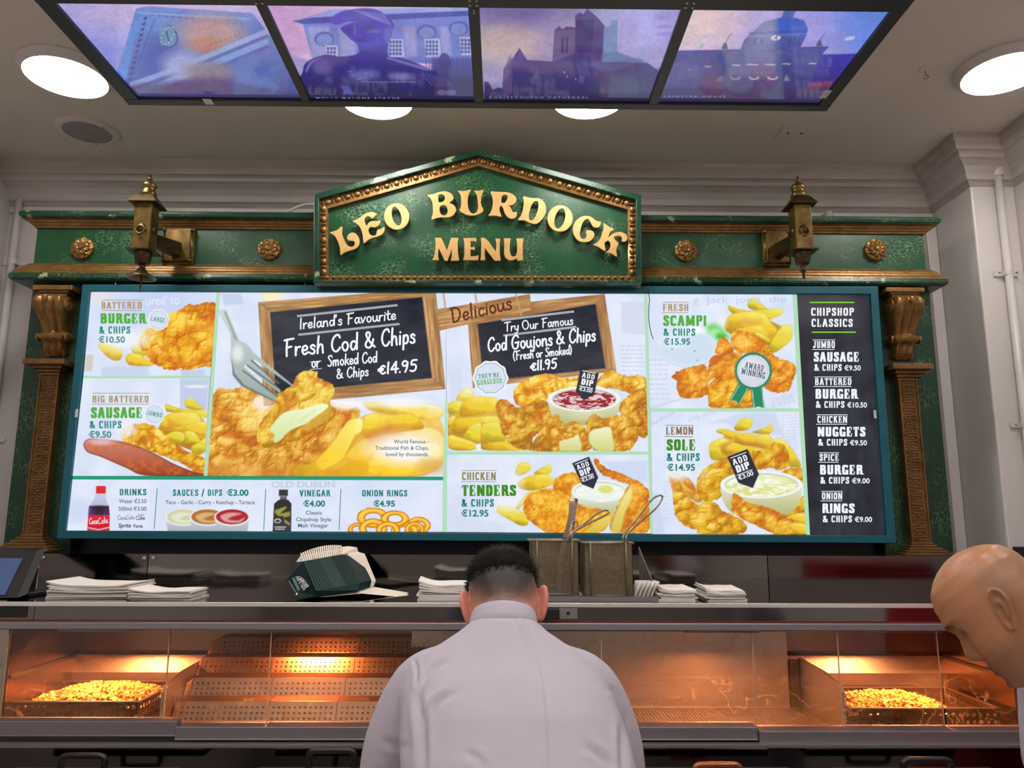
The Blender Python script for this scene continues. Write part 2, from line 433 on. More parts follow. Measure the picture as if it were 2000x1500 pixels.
    G['&'] = (0.66, [[(.54, .42), (.46, .22), (.36, .08), (.22, _b), (.12, .14), (.12, .30), (.22, .46), (.34, .62), (.37, .80), (.30, _t), (.22, _t), (.17, .82), (.20, .66), (.36, .36), (.52, .10), (.60, _b)], [(.46, .44), (.62, .44)]])
    G["'"] = (0.18, [[(.09, .96), (.07, .72)]])
    G['/'] = (0.36, [[(.06, -.1), (.30, 1.05)]])
    G['-'] = (0.30, [[(.06, .4), (.24, .4)]])
    return G
SLAB = _slab_glyphs()
def slab_width(t, track=0.04): return sum((SLAB[c][0] if c in SLAB else 0.34)+track for c in t)-track
def slab_text(pen, t, x0, y0, x1, y1, h, col, sw=SW, sh=SH, track=0.04, lean=0.0):
    """baseline from (x0, y0) to (x1, y1), capitals h high, drawn with a broad pen"""
    dx, dy = x1-x0, y1-y0; L = math.hypot(dx, dy); ux, uy = dx/L, dy/L
    k = L/slab_width(t, track); x = 0
    def T(p): 
        a = p[0]*k+lean*p[1]*h; b = p[1]*h
        return (x0+ux*a+uy*b, y0+uy*a-ux*b)
    for ch in t:
        if ch not in SLAB: x += 0.34+track; continue
        w, strokes = SLAB[ch]
        for st in strokes:
            for a, b in zip(st[:-1], st[1:]):
                hv = abs(b[0]-a[0]) > 3*abs(b[1]-a[1]) and len(st) == 2     # slabs and bars stay thin
                pw = 0.03 if hv else sw; 
                if len(st) == 2 and abs(b[1]-a[1]) < 0.32 and not hv: pw = 0.07
                pts = [(x+q[0]+i*pw/2, q[1]+j*sh/2) for q in (a, b) for i in (-1, 1) for j in (-1, 1)]
                pen.convex([T(p) for p in hull(pts)], col)
        x += w+track
def bf_glyphs(t, bold=0.0, shear=0.0):
    c = bpy.data.curves.new('t', 'FONT'); c.body = t; c.offset = bold; c.shear = shear; c.resolution_u = 4
    o = bpy.data.objects.new('t', c); COL.objects.link(o)
    bpy.context.view_layer.update()
    e = o.evaluated_get(bpy.context.evaluated_depsgraph_get()); me = e.to_mesh()
    v = np.array([q.co[:2] for q in me.vertices]); f = [tuple(p.vertices) for p in me.polygons]
    e.to_mesh_clear(); bpy.data.objects.remove(o); bpy.data.curves.remove(c)
    return v, f
_bfc = {}
def sans_text(pen, t, x0, y0, x1, y1, h, col, bold=0.012, shear=0.0):
    """plain lettering; capitals h high, squeezed to run from (x0, y0) to (x1, y1)"""
    key = (t, bold, shear)
    if key not in _bfc: _bfc[key] = bf_glyphs(t, bold, shear)
    v, f = _bfc[key]
    dx, dy = x1-x0, y1-y0; L = math.hypot(dx, dy); ux, uy = dx/L, dy/L
    mn, mx = v[:, 0].min(), v[:, 0].max(); k = L/(mx-mn); kh = h/0.69
    o = len(pen.v)
    pen.v += [(x0+ux*(p[0]-mn)*k+uy*p[1]*kh, y0+uy*(p[0]-mn)*k-ux*p[1]*kh, pen.z) for p in v]
    pen.f += [tuple(o+i for i in q) for q in f]; pen.c += [col]*len(v)
# brush lettering: round pen strokes, x-height 0.5, capitals 1.0
def _c(*p): return list(p)
BR = {
 'F': (.56, [[(.16,.0),(.20,.5),(.27,.98)],[(.12,.94),(.3,.97),(.60,1.0)],[(.2,.5),(.45,.54)]]),
 'C': (.58, [[(.58,.80),(.54,.95),(.42,.97),(.25,.80),(.14,.45),(.18,.12),(.32,.0),(.46,.10),(.54,.22)]]),
 'S': (.50, [[(.52,.82),(.46,.97),(.30,.96),(.20,.80),(.28,.60),(.40,.42),(.40,.16),(.24,.0),(.08,.10)]]),
 'I': (.26, [[(.12,.0),(.16,.5),(.22,1.0)]]),
 'T': (.56, [[(.26,.0),(.30,.5),(.36,.96)],[(.08,.93),(.36,.97),(.64,.98)]]),
 'O': (.72, [[(.36,.97),(.16,.80),(.10,.40),(.24,.04),(.46,.06),(.62,.36),(.60,.74),(.46,.95),(.36,.97)]]),
 'G': (.66, [[(.60,.82),(.54,.95),(.42,.97),(.24,.80),(.13,.45),(.18,.10),(.34,.0),(.50,.12),(.56,.44)],[(.36,.44),(.62,.47)]]),
 'D': (.62, [[(.14,.02),(.18,.5),(.22,.96)],[(.12,.95),(.36,.97),(.56,.74),(.54,.36),(.38,.08),(.14,.02)]]),
 'a': (.46, [[(.38,.42),(.28,.52),(.15,.44),(.09,.20),(.15,.02),(.26,.06),(.36,.26),(.40,.50)],[(.40,.50),(.36,.18),(.42,.02),(.48,.05)]]),
 'b': (.44, [[(.10,.0),(.16,.5),(.22,1.0)],[(.14,.3),(.26,.5),(.38,.44),(.38,.2),(.26,.02),(.12,.06)]]),
 'c': (.40, [[(.38,.42),(.28,.52),(.14,.40),(.10,.16),(.20,.01),(.36,.10)]]),
 'd': (.46, [[(.36,.42),(.26,.52),(.13,.42),(.09,.18),(.16,.01),(.28,.08),(.37,.3)],[(.48,1.0),(.42,.5),(.38,.02)]]),
 'e': (.42, [[(.12,.24),(.30,.28),(.36,.40),(.28,.52),(.15,.44),(.09,.20),(.18,.01),(.38,.12)]]),
 'g': (.44, [[(.36,.42),(.26,.52),(.13,.42),(.09,.18),(.16,.03),(.28,.10),(.37,.34)],[(.40,.50),(.36,.0),(.26,-.30),(.10,-.28)]]),
 'h': (.46, [[(.08,.0),(.14,.5),(.22,1.0)],[(.12,.26),(.24,.50),(.36,.46),(.36,.2),(.36,.0)]]),
 'i': (.20, [[(.08,.0),(.12,.28),(.14,.5)],[(.18,.70),(.185,.72)]]),
 'j': (.22, [[(.16,.5),(.12,.0),(.04,-.28),(-.08,-.26)],[(.20,.70),(.205,.72)]]),
 'k': (.44, [[(.08,.0),(.14,.5),(.22,1.0)],[(.40,.52),(.14,.24)],[(.22,.30),(.40,.0)]]),
 'l': (.20, [[(.08,.0),(.13,.5),(.19,1.0)]]),
 'm': (.66, [[(.07,.0),(.11,.5)],[(.10,.26),(.22,.50),(.31,.46),(.30,.0)],[(.31,.28),(.43,.50),(.54,.46),(.54,.0)]]),
 'n': (.46, [[(.07,.0),(.11,.5)],[(.10,.26),(.24,.50),(.36,.46),(.36,.2),(.37,.0)]]),
 'o': (.44, [[(.24,.51),(.13,.42),(.09,.20),(.18,.01),(.30,.05),(.38,.26),(.34,.46),(.24,.51)]]),
 'p': (.44, [[(.04,-.32),(.10,.1),(.15,.5)],[(.12,.3),(.25,.51),(.37,.44),(.36,.18),(.24,.02),(.11,.08)]]),
 'r': (.34, [[(.07,.0),(.11,.5)],[(.10,.24),(.20,.46),(.34,.48)]]),
 's': (.36, [[(.33,.42),(.26,.52),(.14,.46),(.15,.34),(.28,.22),(.28,.06),(.16,.0),(.05,.08)]]),
 't': (.32, [[(.22,.86),(.16,.4),(.16,.06),(.30,.04)],[(.06,.54),(.34,.58)]]),
 'u': (.46, [[(.10,.5),(.08,.14),(.18,.01),(.32,.14),(.38,.5)],[(.38,.5),(.37,.14),(.43,.01)]]),
 'v': (.40, [[(.08,.5),(.17,.0)],[(.17,.0),(.38,.52)]]),
 'y': (.44, [[(.10,.5),(.09,.18),(.20,.06),(.33,.2),(.38,.5)],[(.40,.5),(.32,-.02),(.18,-.3),(.04,-.26)]]),
 '&': (.66, [[(.56,.48),(.44,.14),(.26,.0),(.10,.10),(.12,.30),(.32,.56),(.40,.78),(.32,.92),(.20,.84),(.22,.62),(.42,.24),(.60,.02)]]),
 '1': (.24, [[(.10,.0),(.14,.5),(.20,.98)]]),
 '4': (.52, [[(.34,.0),(.44,.98)],[(.42,.96),(.08,.32)],[(.08,.32),(.52,.34)]]),
 '9': (.50, [[(.44,.78),(.32,.97),(.16,.88),(.12,.64),(.24,.52),(.40,.66),(.44,.84),(.38,.4),(.24,.0)]]),
 '5': (.50, [[(.52,.97),(.24,.94),(.17,.58),(.34,.60),(.44,.42),(.38,.14),(.22,.0),(.06,.08)]]),
 '.': (.18, [[(.08,.02),(.085,.04)]]), "'": (.16, [[(.14,.98),(.10,.78)]]),
 '€': (.50, [[(.46,.62),(.36,.72),(.22,.62),(.14,.36),(.20,.08),(.34,.02),(.44,.12)],[(.04,.44),(.34,.46)],[(.03,.30),(.30,.32)]]),
 '(': (.26, [[(.28,1.05),(.12,.7),(.08,.3),(.16,-.1)]]), ')': (.26, [[(.10,1.05),(.20,.7),(.18,.3),(.04,-.1)]]),
}
def brush_width(t): return sum((BR[c][0] if c in BR else 0.26) for c in t)
def brush_text(pen, t, x0, y0, x1, y1, h, col, w=0.12):
    dx, dy = x1-x0, y1-y0; L = math.hypot(dx, dy); ux, uy = dx/L, dy/L
    k = L/brush_width(t); x = 0; r = w*h/2
    for ch in t:
        if ch not in BR: x += 0.26; continue
        wd, st = BR[ch]
        for s_ in st:
            q = smoothpts(s_, 5) if len(s_) > 2 else s_
            P = [(x0+ux*(x+p[0])*k+uy*p[1]*h, y0+uy*(x+p[0])*k-ux*p[1]*h) for p in q]
            for a, b in zip(P[:-1], P[1:]):
                pen.convex(hull([(c[0]+r*math.cos(i*PI/4), c[1]+r*math.sin(i*PI/4)) for c in (a, b) for i in range(8)]), col)
        x += wd
# ---------------------------------------------------------------- materials
plaster = mat('plaster', (205, 198, 196), 0.75, noise=((1.2, 1.2, 1.2), 0.35, (184, 176, 172)), bump=((30, 30, 30), 0.12))
ceil_m = mat('ceiling_paint', (212, 203, 194), 0.8, noise=((0.8, 0.8, 0.8), 0.4, (196, 186, 176)), bump=((60, 60, 60), 0.08))
gloss_white = mat('gloss_white_paint', (214, 208, 205), 0.35, noise=((3, 3, 1), 0.4, (188, 180, 174)), bump=((14, 14, 6), 0.1))
cornice_m = mat('cornice_paint', (196, 188, 184), 0.5, noise=((2, 9, 9), 0.55, (160, 150, 144)), bump=((4, 30, 30), 0.1))
dark_wall = mat('dark_shopfront', (170, 162, 156), 0.4, noise=((1, 1, 1), 0.6, (146, 136, 130)))
floor_m = mat('floor_tile', (206, 198, 190), 0.35, noise=((5, 5, 5), 0.6, (186, 176, 166)))
red_m = mat('red_panel', (190, 10, 22), 0.35)
white_plastic = mat('white_plastic', (206, 202, 200), 0.4)
black_plastic = mat('black_plastic', (18, 18, 20), 0.4)
charcoal = mat('charcoal_metal', (44, 47, 51), 0.45, metal=0.0, bump=((80, 80, 80), 0.05))
lamp_on = mat('lamp_diffuser', (255, 255, 255), 0.5, emit=(255, 250, 244), estr=LAMP_STRENGTH)
screw_m = mat('screw_zinc', (170, 168, 165), 0.3, metal=0.9)

# ---------------------------------------------------------------- room shell
XL = float(at(22, 400, Y=WALL_Y)[0]); PIER_X = float(at(1834, 560, Y=WALL_Y)[0])
PIER_Y = float(at(1903, 440, X=PIER_X)[1])
XR = float(at(1988, 420, Y=PIER_Y)[0])
BACK = -3.2
struct('floor', MB().box((XL-.1, BACK-.1, -.1), (XR+.5, WALL_Y+.1, 0)), floor_m)
struct('ceiling', MB().box((XL-.1, BACK-.1, CEIL_Z), (XR+.5, WALL_Y+.1, CEIL_Z+.1)), ceil_m)
struct('wall_back', MB().box((XL-.1, WALL_Y, 0), (XR+.1, WALL_Y+.1, CEIL_Z)), plaster)
struct('wall_left', MB().box((XL-.1, BACK, 0), (XL, WALL_Y, CEIL_Z)), plaster)
struct('wall_right', MB().box((XR, BACK, 0), (XR+.1, WALL_Y, CEIL_Z)), plaster)
struct('wall_front', MB().box((XL-.1, BACK-.1, 0), (XR+.1, BACK, CEIL_Z)), dark_wall)
struct('wall_pier', MB().box((PIER_X, PIER_Y, 0), (XR, WALL_Y, CEIL_Z)), gloss_white, bevel=0.008)

# cornice: one moulding run along the back wall, round the pier and on along the right wall
prof = [(0.0, 3.03)]
for y, out in [(404, .006), (398, .02), (394, .034), (384, .04), (372, .058), (362, .084), (358, .10), (352, .104), (347, .116), (345, .132), (334, .138), (328, .15), (319, .152)]:
    prof.append((out, float(at(300, y, Y=WALL_Y-out)[2])))
prof[0] = (0.0, prof[1][1]-.004)
kz = (CEIL_Z-prof[0][1])/(prof[-1][1]-prof[0][1])
prof = [(o, prof[0][1]+(z-prof[0][1])*kz) for o, z in prof]+[(0.0, CEIL_Z)]
path = [((XL, WALL_Y), (0, -1)), ((PIER_X, WALL_Y), (-1, -1)), ((PIER_X, PIER_Y), (-1, -1)), ((XR, PIER_Y), (-1, -1)), ((XR, BACK), (-1, 0))]
cm = MB(); cm.loft([[(x+nx*o, y+ny*o, z) for o, z in prof] for (x, y), (nx, ny) in path])
struct('trim_1', cm, cornice_m)
tz = prof[0][1]
picture_rail = MB().box((XL, WALL_Y-.012, tz-.035), (PIER_X, WALL_Y, tz-.002))
struct('trim_2', picture_rail, gloss_white, bevel=.003)
bx0 = float(at(1824, 600, Y=WALL_Y-.03)[0])
struct('trim_3', MB().box((bx0, WALL_Y-.03, 1.2), (PIER_X-.002, WALL_Y, tz-.035)), gloss_white, bevel=.003)

# ---------------------------------------------------------------- ceiling fittings
def round_light(cx, cy, label, group='round ceiling lights'):
    t = thing('ceiling_light', (cx, cy, CEIL_Z), label, 'ceiling light', group)
    MB().lathe([(.176, 0), (.176, -.008), (.17, -.014), (.158, -.034), (.151, -.036), (.151, -.026)], (cx, cy, CEIL_Z), n=48).build('trim_ring', white_plastic, t, smooth=30)
    MB().lathe([(.0, -.0335), (.151, -.0335), (.151, -.028), (.0, -.028)], (cx, cy, CEIL_Z), n=48).build('diffuser', lamp_on, t)
    return t
for px, py, lb in [(129, 152, 'round white ceiling light left of the hanging purple picture frame, above the speaker'),
                   (1962, 145, 'round white ceiling light at the right edge above the pier'),
                   (736, 197, 'round ceiling light half hidden behind the frame below the dark bust picture'),
                   (1149, 196, 'round ceiling light half hidden behind the frame below the church picture')]:
    p = at(px, py, Z=CEIL_Z-.034); round_light(p[0], p[1], lb)
for y, row in [(1.25, 'near'), (-.4, 'middle'), (-2.0, 'far')]:  # unseen lamp rows added to light the men's backs and the sign
    for x, lb in [(-1.65, 'first'), (-.55, 'second'), (.55, 'third'), (1.65, 'last')]:
        round_light(x, y, 'added unseen round ceiling light over the customer side, %s from the left in the %s row' % (lb, row), 'added customer side ceiling lights')
p = at(171, 258, Z=CEIL_Z-.01)
t = thing('ceiling_speaker', (p[0], p[1], CEIL_Z), 'round flush ceiling speaker with a faint grille, near the left wall', 'speaker')
sx, sy = p[0], p[1]
MB().lathe([(.135, 0), (.134, -.008), (.122, -.014), (.104, -.014), (.104, -.010), (0, -.010)], (sx, sy, CEIL_Z), n=48).build('bezel', white_plastic, t, smooth=30)
grey_grille = mat('speaker_grille', (150, 146, 148), 0.7, bump=((400, 400, 400), 0.5))
MB().lathe([(0, -.0155), (.07, -.0145), (.103, -.0115), (.103, -.0102), (0, -.0102)], (sx, sy, CEIL_Z), n=40).build('grille', grey_grille, t, smooth=30)
for a in (100, 330): MB().sphere((sx+.117*math.cos(math.radians(a)), sy+.117*math.sin(math.radians(a)), CEIL_Z-.014), .006, 8, 6).build('screw', screw_m, t)
p = at(1548, 259, Z=CEIL_Z)
t = thing('blanking_plate', (p[0], p[1], CEIL_Z), 'flush white square cover plate with two screw holes in the ceiling', 'cover plate')
MB().box((p[0]-.062, p[1]-.06, CEIL_Z-.005), (p[0]+.062, p[1]+.06, CEIL_Z)).build('plate', ceil_m, t, bevel=.002)
for s in (-1, 1): MB().lathe([(.0065, -.0065), (.0065, -.004), (0, -.004), ], (p[0]+s*.032+.008, p[1]-.004, CEIL_Z), n=12).build('screw_hole', black_plastic, t)
p = at(1810, 133, Z=CEIL_Z)
t = thing('ceiling_hook', (p[0], p[1], CEIL_Z), 'small hook on a chipped round plaster patch in the ceiling', 'hook')
MB().lathe([(.03, 0), (.026, -.004), (0, -.005)], (p[0], p[1], CEIL_Z), n=14).build('base', ceil_m, t, smooth=True)
hx = [(p[0], p[1]+.012, CEIL_Z), (p[0], p[1]+.012, CEIL_Z-.022)]+[(p[0]+.01*math.sin(a), p[1]+.012, CEIL_Z-.032+.01*math.cos(a)) for a in np.linspace(0, 4.4, 9)]
MB().tube(hx, .0028, 8).build('hook', screw_m, t, smooth='all')

# ---------------------------------------------------------------- pipes and cables
def clip(mb, c, along, out, r):
    """saddle clip: a strap over the pipe and two lugs"""
    c = Vector(c); a = Vector(along); o = Vector(out); s = a.cross(o)
    w = .012; R = r+.0025
    pts = [c+s*(-R*2.6)-o*r, c+s*(-R*1.1)-o*r]+[c+s*(-R*math.cos(q))+o*R*math.sin(q) for q in np.linspace(0.1, PI-.1, 9)]+[c+s*R*1.1-o*r, c+s*R*2.6-o*r]
    mb.loft([[p-a*w, p+a*w, p+a*w+o*.003, p-a*w+o*.003] for p in pts])
lp = at(38, 388, Y=WALL_Y-.03); rr = .0165
pipe = thing('pipe', (lp[0], lp[1], lp[2]), 'white painted pipe running down the corner left of the green signboard', 'pipe')
MB().tube([(lp[0], lp[1], lp[2]), (lp[0], lp[1], .3)], rr, 14).build('tube', gloss_white, pipe, smooth='all')
for y in (511, 858, ):
    q = at(30, y, Y=WALL_Y-.03); cb = MB(); clip(cb, (lp[0], lp[1]+.006, q[2]), (0, 0, 1), (0, -1, 0), rr+.002); cb.build('pipe_clip', white_plastic, pipe)
rp = at(1949, 345, Y=PIER_Y-.03)
pipe = thing('pipe', (rp[0], rp[1], rp[2]), 'white painted pipe running down the pier with saddle clips', 'pipe')
MB().tube([(rp[0], rp[1], rp[2]+.03), (rp[0], rp[1], .3)], rr*1.05, 14).build('tube', gloss_white, pipe, smooth='all')
MB().lathe([(.02, -.03), (.026, -.028), (.026, .028), (.02, .03)], (rp[0], rp[1], rp[2]+.03), n=16).build('elbow', gloss_white, pipe, smooth=30)
q0 = at(1892, 333, Y=PIER_Y-.03)
MB().tube([(q0[0], rp[1], rp[2]+.03), (XR-.02, rp[1], rp[2]+.03)], .014, 12).build('branch', gloss_white, pipe, smooth='all')
for y in (532, 829):
    q = at(1962, y, Y=PIER_Y-.03); cb = MB(); clip(cb, (rp[0], rp[1]+.006, q[2]), (0, 0, 1), (0, -1, 0), rr+.002); cb.build('pipe_clip', white_plastic, pipe)
    for s in (-1, 1): MB().sphere((rp[0]+s*.04, rp[1]+.002, q[2]), .0055, 8, 6).build('screw', screw_m, pipe)
sp = at(1618, 410, Y=WALL_Y-.04)
tag(MB().tube([(sp[0], sp[1], 3.05), (sp[0], sp[1], tz-.01)], .02, 14).build('pipe', gloss_white, smooth='all'), 'short white pipe stub rising behind the green beam near the right lantern', 'pipe')
sp = at(212, 405, Y=WALL_Y-.03)
tag(MB().box((sp[0]-.036, sp[1]-.012, 3.05), (sp[0]+.036, WALL_Y, tz-.03)).build('trunking', gloss_white, bevel=.003), 'white cable trunking piece above the green beam beside the left lantern', 'trunking')
cpts = [at(546, 421, Y=3.62)-np.array([0, 0, .085])]+[at(x, y, Y=3.62) for x, y in [(548, 420), (562, 413), (582, 404), (600, 399), (640, 398)]]
tag(MB().tube(smoothpts(cpts, 5), .0075, 8).build('cable', white_plastic, smooth='all'), 'grey cable rising from the green beam behind the pediment sign', 'cable')

# ---------------------------------------------------------------- hanging frame with four backlit pictures
PZ = 2.95
def xz(px, py): return float(at(px, py, Z=PZ)[0])
yF = float(at(940, 212, Z=PZ)[1]); yF2 = float(at(940, 201, Z=PZ)[1]); yN = float(at(940, 16, Z=PZ)[1]); yN2 = yN-.075
bars = [(xz(260, 215), xz(275, 201)), (xz(592, 203), xz(608, 203)), (xz(927, 203), xz(945, 203)), (xz(1268, 201), xz(1287, 201)), (xz(1605, 201), xz(1620, 211))]
hf = thing('hanging_frame', ((bars[0][0]+bars[4][1])/2, (yF+yN)/2, PZ), 'black metal frame hung below the ceiling with four backlit purple city pictures', 'picture frame')
fb = MB(); HZ = .055
fb.box((bars[0][0], yF2, PZ), (bars[4][1], yF, PZ+HZ)); fb.box((bars[0][0], yN2, PZ), (bars[4][1], yN, PZ+HZ))
for a, b in bars: fb.box((a, yN, PZ+.001), (b, yF2, PZ+HZ))
fb.build('frame', charcoal, hf, bevel=.002)
def bolt(x, y, z): MB().sphere((x, y, z), .0045, 8, 6).build('bolt', screw_m, hf)
for a, b in bars[1:4]:
    for k, yy in enumerate((yN-.012, yN-.03)):
        for s in (.2, .8): bolt(a+(b-a)*s, yy, PZ)
for s in (.3, .7): bolt(bars[2][0]*.5+bars[2][1]*.5, yN+.03*s, PZ+.001)
MB().box((bars[0][0]+.01, yN2+.01, PZ+HZ), (bars[4][1]-.01, yF-.01, PZ+HZ+.03)).build('light_tray', charcoal, hf)
for x in (bars[0][0]+.05, bars[2][0], bars[4][1]-.05):
    MB().tube([(x, yF-.02, PZ+HZ+.02), (x, yF-.02, CEIL_Z)], .006, 8).build('hanger_rod', charcoal, hf)
sky_ink = ink_mat('backlit_city_print', 0.85, gloss=0.4, rough=0.06)

def caption(pn, t, x0, y0, x1, y1, h): sans_text(pn, ' '.join(t), x0, y0, x1, y1, h, (0.60, 0.60, 0.74), .004)
def pic1(A):
    A.C[:] = np.array([.66, .66, .93])
    A.fade(60, 120, 260, 150, (.56, .62, .95), .8); A.fade(330, 10, 330, 90, (.86, .78, .95), .8)
    A.at(80, 0, 3.704)
    A.vgrad([(690, 60), (780, 45), (1530, 95), (2000, 690), (1900, 820), (560, 820), (560, 510)], (120, 158, 232), (76, 82, 160))
    A.fill([(690, 62), (730, 62), (600, 640), (553, 515)], (104, 150, 232))
    for k in range(12):
        x, y = 745-k*10, 125+k*40; A.fill([(x, y), (x+26, y-8), (x+18, y+18), (x-6, y+20)], (52, 62, 150), 1, .8)
    for k in range(14):
        x, y = 790+k*50, 100+k*5; A.fill([(x, y), (x+30, y+4), (x+26, y+16), (x+2, y+12)], (88, 96, 170), 1, .7)
    A.fill([(690, 85), (1520, 130), (1522, 145), (690, 100)], (150, 185, 240), 1, .8)
    A.fill([(820, 130), (830, 130), (700, 480), (688, 480)], (70, 92, 190), 1, .7)
    A.fade(880, 420, 210, 200, (70, 80, 180), .8)
    A.fade(1220, 240, 330, 190, (200, 160, 165), .95); A.fade(1180, 330, 160, 90, (196, 132, 110), .7)
    for c, y, h in [((172, 196, 245), 0, 40), ((88, 104, 190), 42, 24), ((150, 186, 245), 70, 46), ((80, 100, 196), 118, 20)]:
        A.fill([(640, 600+y), (1000, 470+y), (1640, 205+y), (1650, 205+y+h), (1010, 470+y+h), (640, 600+y+h)], c, 2, .72)
    for k in range(8): A.fill([(1180+k*35, 330-k*14), (1198+k*35, 322-k*14), (1206+k*35, 345-k*14), (1188+k*35, 352-k*14)], (190, 120, 90), 1, .6)
    A.fade(1010, 470, 190, 150, (178, 186, 232), .9); A.fade(1220, 520, 250, 110, (152, 132, 150), .9)
    A.fill([(1380, 470), (1560, 440), (1760, 690), (1450, 690)], (98, 130, 205), 6, .6)
    A.fill([(1540, 490), (1640, 470), (1680, 550), (1580, 570)], (70, 96, 190), 3, .7)
    A.vgrad([(600, 620), (1250, 560), (1900, 690), (1950, 830), (650, 830)], (86, 82, 150), (52, 44, 100), 8, a=.8)
    A.ellipse(924, 262, 66, 84, (70, 92, 160), -25); A.ellipse(915, 260, 60, 78, (112, 150, 196), -25)
    for k in range(12):
        q = k*PI/6; A.ellipse(915+46*math.cos(q)-16*math.sin(q), 260+62*math.sin(q)-14*math.cos(q), 5, 5, (200, 220, 240))
    A.fill([(912, 262), (905, 220), (912, 220), (918, 258)], (30, 40, 90)); A.fill([(912, 262), (922, 300), (928, 298), (918, 258)], (30, 40, 90))
    A.vgrad([(640, 690), (1900, 690), (2000, 830), (700, 830)], (60, 50, 110), (28, 22, 66), 3, a=.85)
def pic2(A):
    A.C[:] = np.array([.88, .76, .93]); A.fade(530, 60, 120, 100, (.80, .62, .86), .7)
    A.at(500, 0, 4.348)
    A.vgrad([(320, 180), (620, 90), (1900, 60), (1950, 560), (480, 500), (400, 210)], (122, 140, 232), (112, 132, 214))
    A.fill([(310, 178), (640, 130), (1900, 90), (1900, 130), (400, 205)], (74, 82, 190)); A.fill([(620, 80), (1900, 60), (1900, 85), (440, 150)], (160, 178, 242))
    for x, w in [(440, 180), (700, 130), (1250, 100), (1560, 80)]: A.fill([(x, 230), (x+w, 225), (x+w+20, 480), (x+25, 490)], (172, 172, 232), 5, .8)
    for x, y in [(580, 330), (1450, 270), (1720, 240)]:
        A.ellipse(x, y, 85, 62, (88, 104, 200)); A.ellipse(x, y+8, 66, 50, (128, 150, 226))
    for x, y, nx in [(600, 400, 3), (1130, 345, 4), (1440, 345, 4), (1740, 330, 3)]:
        A.fill([(x-12, y-15), (x+nx*28+8, y-15), (x+nx*28+22, y+140), (x+5, y+140)], (190, 196, 240))
        for i in range(nx):
            for j in range(4): A.fill([(x+i*28, y+j*33), (x+20+i*28, y+j*33), (x+23+i*28, y+24+j*33), (x+3+i*28, y+24+j*33)], (72, 84, 180))
    A.vgrad([(1500, 490), (1960, 480), (1960, 900), (1450, 900)], (80, 92, 180), (40, 36, 96), 6)
    for k in range(16): A.fill([(1440+k*26, 500), (1447+k*26, 500), (1450+k*26, 640), (1443+k*26, 640)], (44, 44, 120), 1, .6)
    A.ellipse(1600, 520, 50, 70, (66, 66, 150))
    A.fill([(300, 470), (480, 520), (520, 720), (420, 760)], (150, 150, 216), 4, .7)
    A.vgrad([(400, 700), (1900, 640), (1960, 950), (400, 950)], (48, 42, 112), (30, 22, 72), 10)
    # a plain bust of a woman with pinned-up hair and bare shoulders
    A.vgrad([(870, 330), (1110, 330), (1120, 470), (1260, 500), (1440, 570), (1640, 680), (1700, 800), (1300, 780), (420, 780), (400, 600), (440, 520), (590, 465), (720, 480), (870, 450)], (64, 62, 190), (38, 30, 100), 1.2, curve=5)
    A.fill([(740, 220), (1120, 150), (1150, 300), (1090, 380), (960, 400), (860, 370), (780, 310)], (72, 68, 200), 1.2, curve=5)
    A.fill([(620, 175), (680, 120), (780, 85), (960, 70), (1080, 110), (1170, 200), (1160, 250), (1080, 200), (900, 160), (760, 190), (680, 210)], (86, 84, 205), 1.2, curve=5)
    for k in range(7): A.fill([(840+k*38, 92+k*4), (852+k*38, 90+k*4), (1000+k*24, 150+k*10), (988+k*24, 156+k*10)], (160, 165, 236), 1.5, .65)
    A.fill([(1090, 250), (1160, 240), (1140, 330), (1100, 370)], (110, 118, 214), 3, .7, 4)
    A.fill([(830, 210), (850, 250), (850, 290), (820, 290)], (128, 132, 226), 2, .8); A.fade(800, 260, 60, 50, (50, 48, 150), .6); A.fade(960, 240, 90, 50, (50, 48, 160), .7)
    A.fill([(840, 330), (940, 345), (930, 360), (850, 345)], (46, 42, 140), 2, .8); A.fade(1000, 265, 80, 24, (120, 122, 220), .6)
    A.fade(920, 640, 170, 60, (120, 128, 205), .7); A.fade(1240, 650, 140, 50, (140, 146, 205), .7); A.fade(560, 560, 120, 90, (90, 90, 190), .6)
    A.fill([(420, 600), (450, 530), (560, 480), (470, 540), (430, 620)], (140, 140, 225), 2, .8)
    A.fill([(1120, 480), (1440, 570), (1500, 600), (1440, 600), (1110, 500)], (140, 146, 214), 2, .7)
    for k in range(14):
        x = 770+k*42; y = 600+90*math.sin(min(k, 4)/4*PI/2); A.fill([(x, y), (x+22, y+6), (x+44, y), (x+44, y+7), (x+22, y+14), (x, y+8)], (140, 144, 220), 1, .7)
    for k in range(6): A.fill([(1400+k*38, 610+k*10), (1412+k*38, 610+k*10), (1500+k*34, 730), (1490+k*34, 730)], (120, 124, 190), 2, .6)
    for x in (1580, 1660): A.ellipse(x, 785, 42, 24, (92, 92, 150))
    A.fill([(725, 735), (790, 725), (830, 800), (750, 805)], (88, 98, 190), 2, .8)
